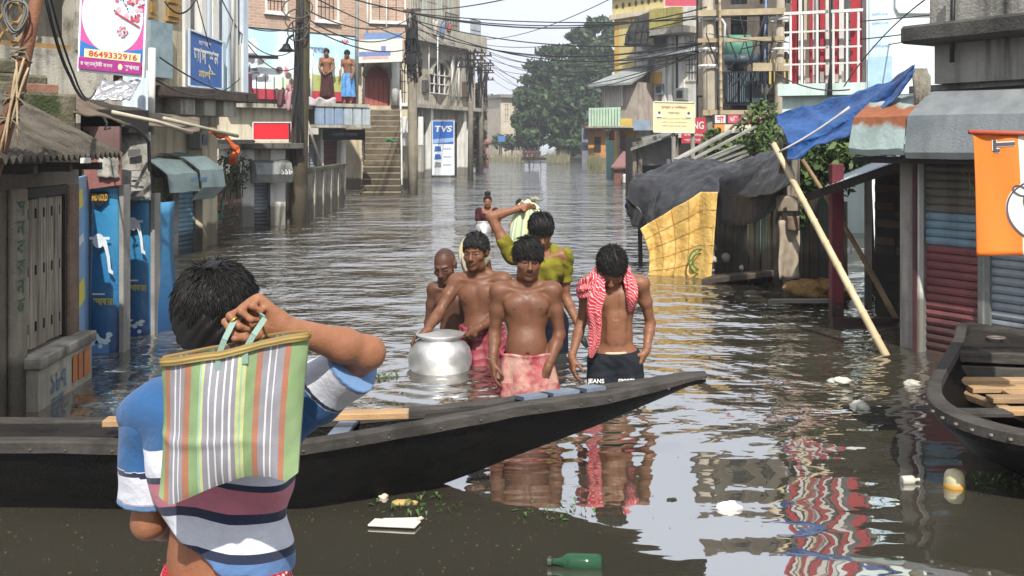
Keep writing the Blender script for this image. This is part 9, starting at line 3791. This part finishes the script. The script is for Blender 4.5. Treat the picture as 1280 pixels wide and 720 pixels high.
for i, (px, py, rx) in enumerate(((640, 178, 1.6), (662, 182, 1.3), (625, 176, 1.2))):
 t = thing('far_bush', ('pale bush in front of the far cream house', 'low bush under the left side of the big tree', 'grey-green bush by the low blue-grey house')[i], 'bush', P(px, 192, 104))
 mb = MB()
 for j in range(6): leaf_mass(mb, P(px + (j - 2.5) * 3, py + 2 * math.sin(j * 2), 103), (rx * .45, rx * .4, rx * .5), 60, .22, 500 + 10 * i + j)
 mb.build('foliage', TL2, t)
 mb = MB()
 mb.tube([(X(px, 103), 103, -.2), P(px, py, 103)], .08, 6)
 mb.build('stem', DARKW, t)
# reeds
mb = MB()
g = random.Random(8)
for i in range(1300):
 px = g.choice((g.uniform(608, 655), g.uniform(684, 712), g.uniform(735, 752)))
 d = g.uniform(88, 97) if px < 720 else g.uniform(58, 61)
 h = g.uniform(.3, 1.2) if px < 720 else g.uniform(.4, 1.2)
 x = X(px, d)
 mb.add([(x - .03, d, -.1), (x + .03, d, -.1), (x + g.uniform(-.25, .25), d + g.uniform(-.2, .2), h)], [(0, 1, 2)])
tag(mb.build('reeds', leaf_mat('reed_leaf', (.13, .125, .07), (.16, .15, .085), (.08, .09, .045), .3), None), 'straw-coloured reeds along the far waterline', 'reeds', kind='stuff')
# bank
mb = MB()
mb.box(X(600, 104), X(800, 104), 103, 135, -.4, .18)
tag(mb.build('far_bank', wmat('far_bank_earth', '#6d6a4f', '#57543e', .5, .95), None), 'low earth bank at the far end', None, None, 'structure')

# people on a cart far up the street
def far_cart():
 t = thing('passenger_cart', 'distant low cart with people crossing the flooded street below the big tree', 'cart', P(664, 199, 84))
 d = 84
 mb = MB()
 mb.box(X(653, d), X(674, d), d - .5, d + .6, .25, .42)
 mb.bar((X(674, d), d, .4), (X(684, d), d, .75), .06)
 mb.build('platform', DARKW, t)
 for px in (656, 671):
  mb = MB()
  c = np.array((X(px, d), d - .6, .22))
  mb.tube([c + np.array((.33 * math.cos(a), 0, .33 * math.sin(a))) for a in np.linspace(0, 2 * pi, 17)], .035, 6, caps=False)
  mb.build('wheel', BLACKM, t)
 for i, (px, c) in enumerate(((656, '#463636'), (662, '#4f3a38'), (668, '#3a3f4a'), (673, '#453c38'))):
  base = np.array((X(px, d), d, .42))
  p = thing('person', ('far seated person in dull red at the left end of the cart', 'far seated person in brick red on the cart', 'far seated person in slate blue on the cart', 'far seated person in brown at the right end of the cart')[i], 'person', base)
  O = base + (0, 0, .10)
  b = Body(O, yaw=(-20, 10, 30, -10)[i], pitch=4, s=.92)
  b.make_torso()
  for sx in (-1, 1):
   sh, el, wr = b.tp((sx * .175, 0, .515)), b.tp((sx * .22, -.06, .27)), b.tp((sx * .12, -.26, .16))
   b.arm(sh, el, wr)
   b.hand(wr, (0, -1, 0), (-sx, 0, .3))
   b.rest.append(b.Cn(b.tp((sx * .085, 0, 0)), b.tp((sx * .11, -.38, .03)), .08, .055, .04))
   b.rest.append(b.Cn(b.tp((sx * .11, -.38, .03)), b.tp((sx * .11, -.40, -.10)), .05, .04, .03))
  b.head(b.tp((0, -.03, .73)), rot3(0, 6, 0), s=1.0)
  b.build('body', p, SK2, h=.02, zmin=-1)
  make_hair(b, p, n=40, h=.02)
  garment(b.torso, 'shirt', plain('far_shirt_%d' % i, c, .9), p, .02, [half(b.tp((0, 0, .56)), (0, 0, 1))], h=.02, wrinkle=0)


far_cart()
for i, (px, d, c) in enumerate(((627, 92, '#3c6ea5'),)):
 px_sign('small_blue_board', 'small blue board on a post at the far left bend', px - 4.5, px + 4.5, 170, 177, d, d, plain('far_blue', c, .6))
mb = MB()
mb.tube([(X(627, 92.1), 92.1, -.2), (X(627, 92.1), 92.1, Z(171, 92))], .05, 6)
tag(mb.build('sign_post', DARKW, None), 'thin post of the small blue board at the far left bend', 'post')
for i, (px, y0) in enumerate(((603.5, 182), (609, 181))):
 mb = MB()
 mb.tube([(X(px, 70), 70, -.2), P(px, y0, 70)], .10, 8)
 mb.lathe([(0, -.25), (.3, -.2), (.34, 0), (.25, .2), (0, .24)], P(px, y0 - 4, 70), 10)
 tag(mb.build('red_marker', plain('faded_red_marker', '#8a625b', .7) if i == 0 else bpy.data.materials['faded_red_marker'], None, smooth=True), ('left one of two red round markers on posts below the far poles', 'right one of two red round markers on posts below the far poles')[i], 'marker')
mb = MB()
mb.bar(P(613, 197, 96), P(652, 197, 96), .8, .22)
tag(mb.build('pale_boat', WHITEW, None, bevel=.05), 'long pale boat lying at the far end below the reeds', 'boat')

# ---- overhead wires
def wire(a, b, s, r=.012, mat=CABLE, lab='thin dark overhead wire strung across the flooded street', grp='overhead wires across the street'):
 tube_thing('overhead_wire', lab, 'wire', sag(a, b, s, 16), r, mat, 4, grp)


g = random.Random(17)
A = [P(514, 16, 33.4), P(514, 24, 33.4), P(515, 34, 33.4), P(588, 52, 62), P(601, 62, 66), P(601, 70, 66), P(606, 80, 78)]
B = [P(886, 18, 25.4), P(886, 52, 25.4), P(886, 60, 25.4), P(976, 16, 25.4), P(976, 50, 25.4)]
for (i, j, s_) in ((0, 0, .5), (0, 3, .4), (1, 1, .6), (2, 1, .9), (1, 2, 1.1), (3, 0, .8), (3, 1, .9), (3, 2, 1.3), (4, 1, 1.1), (4, 2, 1.6), (5, 2, 2.0), (5, 4, 1.3), (6, 2, 2.3), (6, 1, 1.2)):
 wire(A[i], B[j], s_ * .7, .016)
for (a, b, s_) in ((P(514, 20, 33.4), P(588, 52, 62), .3), (P(515, 28, 33.4), P(601, 64, 66), .4), (P(514, 36, 33.4), P(606, 82, 78), .5), (P(588, 56, 62), P(606, 84, 78), .3), (P(379, 10, 20.4), P(514, 22, 33.4), .4), (P(379, 20, 20.4), P(514, 34, 33.4), .5), (P(379, 30, 20.4), P(514, 60, 33.3), .3),
     (P(379, -20, 20.4), P(886, 8, 25.4), .7), (P(379, -10, 20.4), P(600, 58, 66), .6), (P(514, 12, 33.4), P(735, -30, 20), .2), (P(588, 48, 62), P(780, -10, 30), .5), (P(601, 66, 66), P(779, 112, 47.5), 1.2), (P(606, 92, 78), P(779, 130, 50), 1.0), (P(606, 76, 78), P(752, 140, 56), .8)):
 wire(a, b, s_, .016)
for (a, b, s_) in ((P(240, -5, 15), P(378, 30, 20.4), .3), (P(206, 2, 10), P(248, -6, 10.5), .15), (P(275, -5, 15), P(376, 80, 20.3), .5), (P(200, 72, 9.6), P(310, 118, 16), .1), (P(195, 100, 9.5), P(300, 98, 15.5), .2), (P(300, 40, 15.9), P(370, 60, 20.2), .25), (P(245, -4, 14), P(262, 60, 14.2), .0)):
 wire(a, b, s_, .010, CABLE, 'thin dark wire running along the left house fronts', 'wires along the left house fronts')
for (a, b, s_) in ((P(886, 20, 25.2), P(1170, 18, 14.8), .15), (P(886, 42, 25.2), P(1170, 37, 14.8), .2), (P(976, 50, 25.2), P(1170, 44, 14.8), .2), (P(1055, 108, 14), P(1176, -14, 9.5), -.12), (P(970, 92, 16), P(1062, 112, 14.4), .1)):
 wire(a, b, s_, .010, plain('grey_wire', '#3c3c3e', .6), 'thin grey wire running past the mint house towards the concrete shop', 'wires past the mint house')
tube_thing('thick_cable', 'thick black cable looping down across the top of the mint house', 'cable', sag(P(1020, -28, 9), P(1150, -30, 8.5), .16, 14), .018, CABLE, 7)
tube_thing('cloth_pole', 'thin pale stick reaching from the kiosk canopy over the water, orange rag at its end', 'pole', [P(205, 148, 8.6), P(262, 162, 9.4), P(297, 170, 10)], .018, plain('stick_pale', '#a8a792', .8), 7)
OR = plain('orange_rag', '#c9602f', .9, var=.3, scale=12)
mb = MB()
mb.grid(lambda u, v: P(262 + 34 * u, 160 + 14 * u + 7 * v + 22 * max(u - .7, 0) * 2, 9.5 + .4 * u) + np.array((0, .03 * math.sin(9 * u + 5 * v), .015 * math.sin(14 * u))), 18, 7, .01)
mb.grid(lambda u, v: P(288 + 9 * v + 2 * math.sin(6 * u), 182 + 24 * u, 9.95) + np.array((0, .03 * math.sin(8 * u), 0)), 8, 6, .01)
tag(mb.build('orange_rag', OR, None, smooth=True), 'torn orange rag fluttering on the end of the thin stick', 'rag')

# ---- small fittings that crowd the fronts
def pipe(fr, px, y0, y1, n, r, label, mat=WHITEM):
 u = fr.at(px, n)
 d = fr.pt(u, n, 0)[1]
 tube_thing('wall_pipe', label, 'pipe', [fr.pt(u, n, Z(y1, d)), fr.pt(u + .01, n, Z(y0, d))], r, mat, 7)


def meter(fr, px, py, n, w, h, label, c):
 u = fr.at(px, n)
 z = Z(py, fr.pt(u, n, 0)[1])
 t = thing('wall_box', label, 'box', fr.pt(u, n, z - h))
 mb = MB()
 fr.box(mb, u - w, u + w, n - .1, n + .12, z - h, z + h)
 mb.build('casing', plain('casing_' + c.strip('#'), c, .7, var=.35), t, bevel=.015)
 mb = MB()
 fr.box(mb, u - w * .6, u + w * .6, n + .121, n + .135, z - h * .5, z + h * .6)
 mb.build('cover', GLASSD, t)


def washing_line(fr, px0, px1, py, n, label, cols, seed):
 g = random.Random(seed)
 a, b = fr.at(px0, n), fr.at(px1, n)
 z = Z(py, fr.pt(a, n, 0)[1])
 t = thing('washing_line', label, 'laundry', fr.pt((a + b) / 2, n, z - .6))
 mb = MB()
 mb.tube([fr.pt(a, n, z), fr.pt((a + b) / 2, n, z - .04), fr.pt(b, n, z)], .008, 4)
 mb.build('line', CABLE, t)
 k = len(cols)
 for i, c in enumerate(cols):
  q0, q1 = a + (b - a) * (i + .08) / k, a + (b - a) * (i + .86) / k
  h = g.uniform(.35, .75)
  mb = MB()
  mb.grid(lambda u, v: fr.pt(q0 + (q1 - q0) * u * (1 - .08 * v), n + .03 * math.sin(9 * u + 3 * v), z - .02 - h * v + .02 * math.sin(8 * u)), 8, 6, .01)
  mb.build('cloth', plain('wash_' + c.strip('#'), c, .9), t, smooth=True)


pipe(F8, 389, 62, 128, .1, .04, 'white pipe down the brick house right of the mossy pole')
pipe(F8, 446, -20, 150, .12, .05, 'grey pipe at the right corner of the billboard house', TIND)
pipe(F10, 459, -10, 48, .12, .03, 'thin white pipe left of the upper window over the banner')
pipe(F10, 483, -10, 52, .14, .025, 'thin white cable pipe crossing the upper window over the banner')
pipe(F10, 494, 78, 132, .1, .16, 'broad white cloth-wrapped pipe right of the red arched door')
pipe(F12, 536, 44, 108, .3, .035, 'white pipe left of the ornate arched window')
pipe(F12, 547, 44, 112, .62, .03, 'white pipe in front of the ornate arched window')
pipe(F12, 565, 74, 126, .2, .07, 'stout pale pipe right of the ornate arched window')
pipe(F12, 573, 74, 126, .2, .06, 'second stout pale pipe right of the ornate arched window')
pipe(FY, 811, 62, 128, .1, .05, 'grey pipe down the white wall of the yellow house', TIND)
pipe(FY, 846, 44, 150, .15, .05, 'dark pipe beside the barred windows of the yellow house', BLACKM)
pipe(FR, 1190, -20, 78, .05, .018, 'thin dark pipe on the upper wall of the concrete shop', BLACKM)
meter(F8, 377, 192, .0, .16, .22, 'grey meter box low on the billboard house beside the mossy pole', '#6f7070')
meter(F12, 531, 108, .05, .22, .3, 'dark meter box left of the ornate arched window', '#4d4b47')
meter(F12, 582, 112, .2, .25, .4, 'brown junction box at the right corner of the ornate house', '#57483c')
meter(FY, 852, 118, .1, .3, .28, 'grey cooler unit under the barred windows of the yellow house', '#7f827f')
meter(FY, 826, 112, .1, .25, .25, 'blue-grey cooler unit on the white wall of the yellow house', '#6b7884')
meter(F3, 247, 175, -.4, .10, .14, 'small grey meter box on the wall above the tin awnings', '#7b7c78')
washing_line(FY, 797, 826, 64, .5, 'short line of dull washing below the netted balcony', ('#8a5a58', '#b5b2a8', '#5a6a80', '#a8a06a'), 1)
washing_line(F12, 540, 566, 24, .6, 'line of washing on the upper balcony of the ornate house', ('#b5b0a8', '#6a7f9a', '#9a5a58'), 2)
washing_line(F8, 345, 366, 112, .3, 'dark and pink cloths hung before the billboard left of the mossy pole', ('#5b3a40', '#a8808a'), 3)
for i, (p0, p1, y0, y1, d, c, lab) in enumerate(((733, 752, 138, 148, 60, '#4a5a6a', 'small dark blue board above the orange far shop'), (776, 790, 148, 158, 43.5, '#b9a04a', 'yellow strip board under the pale green balcony'), (792, 812, 150, 163, 40, '#7f8fa0', 'faded blue board left of the cream notice board'),
            (580, 590, 140, 158, 58, '#c4c0b6', 'white hanging board at the corner of the ornate house'), (380, 398, 160, 168, 29.5, '#a8a29a', 'pale strip board beside the black shop sign'))):
 px_sign('small_board', lab, p0, p1, y0, y1, d, d, plain('board_tone_%d' % i, c, .7, var=.35, scale=4))
bamboo('bamboo_pole', 'upright bamboo scaffold pole beside the right end of the transformer', P(987, 225, 24), P(991, -30, 24), .05, 5)
bamboo('bamboo_pole', 'upright bamboo scaffold pole left of the transformer tank', P(902, 200, 25), P(899, -30, 25), .04, 6)
bamboo('bamboo_pole', 'sloping bamboo leaning across the pink shop sign', P(886, 190, 22.5), P(945, 132, 23), .035, 7)

# ---- damp hazy air over the whole street
hz = NT('haze_air')
hz.t.nodes.remove(hz.b)
vol = hz.t.nodes.new('ShaderNodeVolumePrincipled')
vol.inputs['Color'].default_value = (.93, .95, 1.0, 1)
vol.inputs['Density'].default_value = .0015
vol.inputs['Anisotropy'].default_value = .3
hz.t.links.new(vol.outputs['Volume'], hz.t.nodes['Material Output'].inputs['Volume'])
mb = MB()
mb.box(-160, 160, -45, 425, -1.2, 30)
tag(mb.build('haze', hz.m, None), 'thin damp haze filling the street', 'haze', kind='stuff')
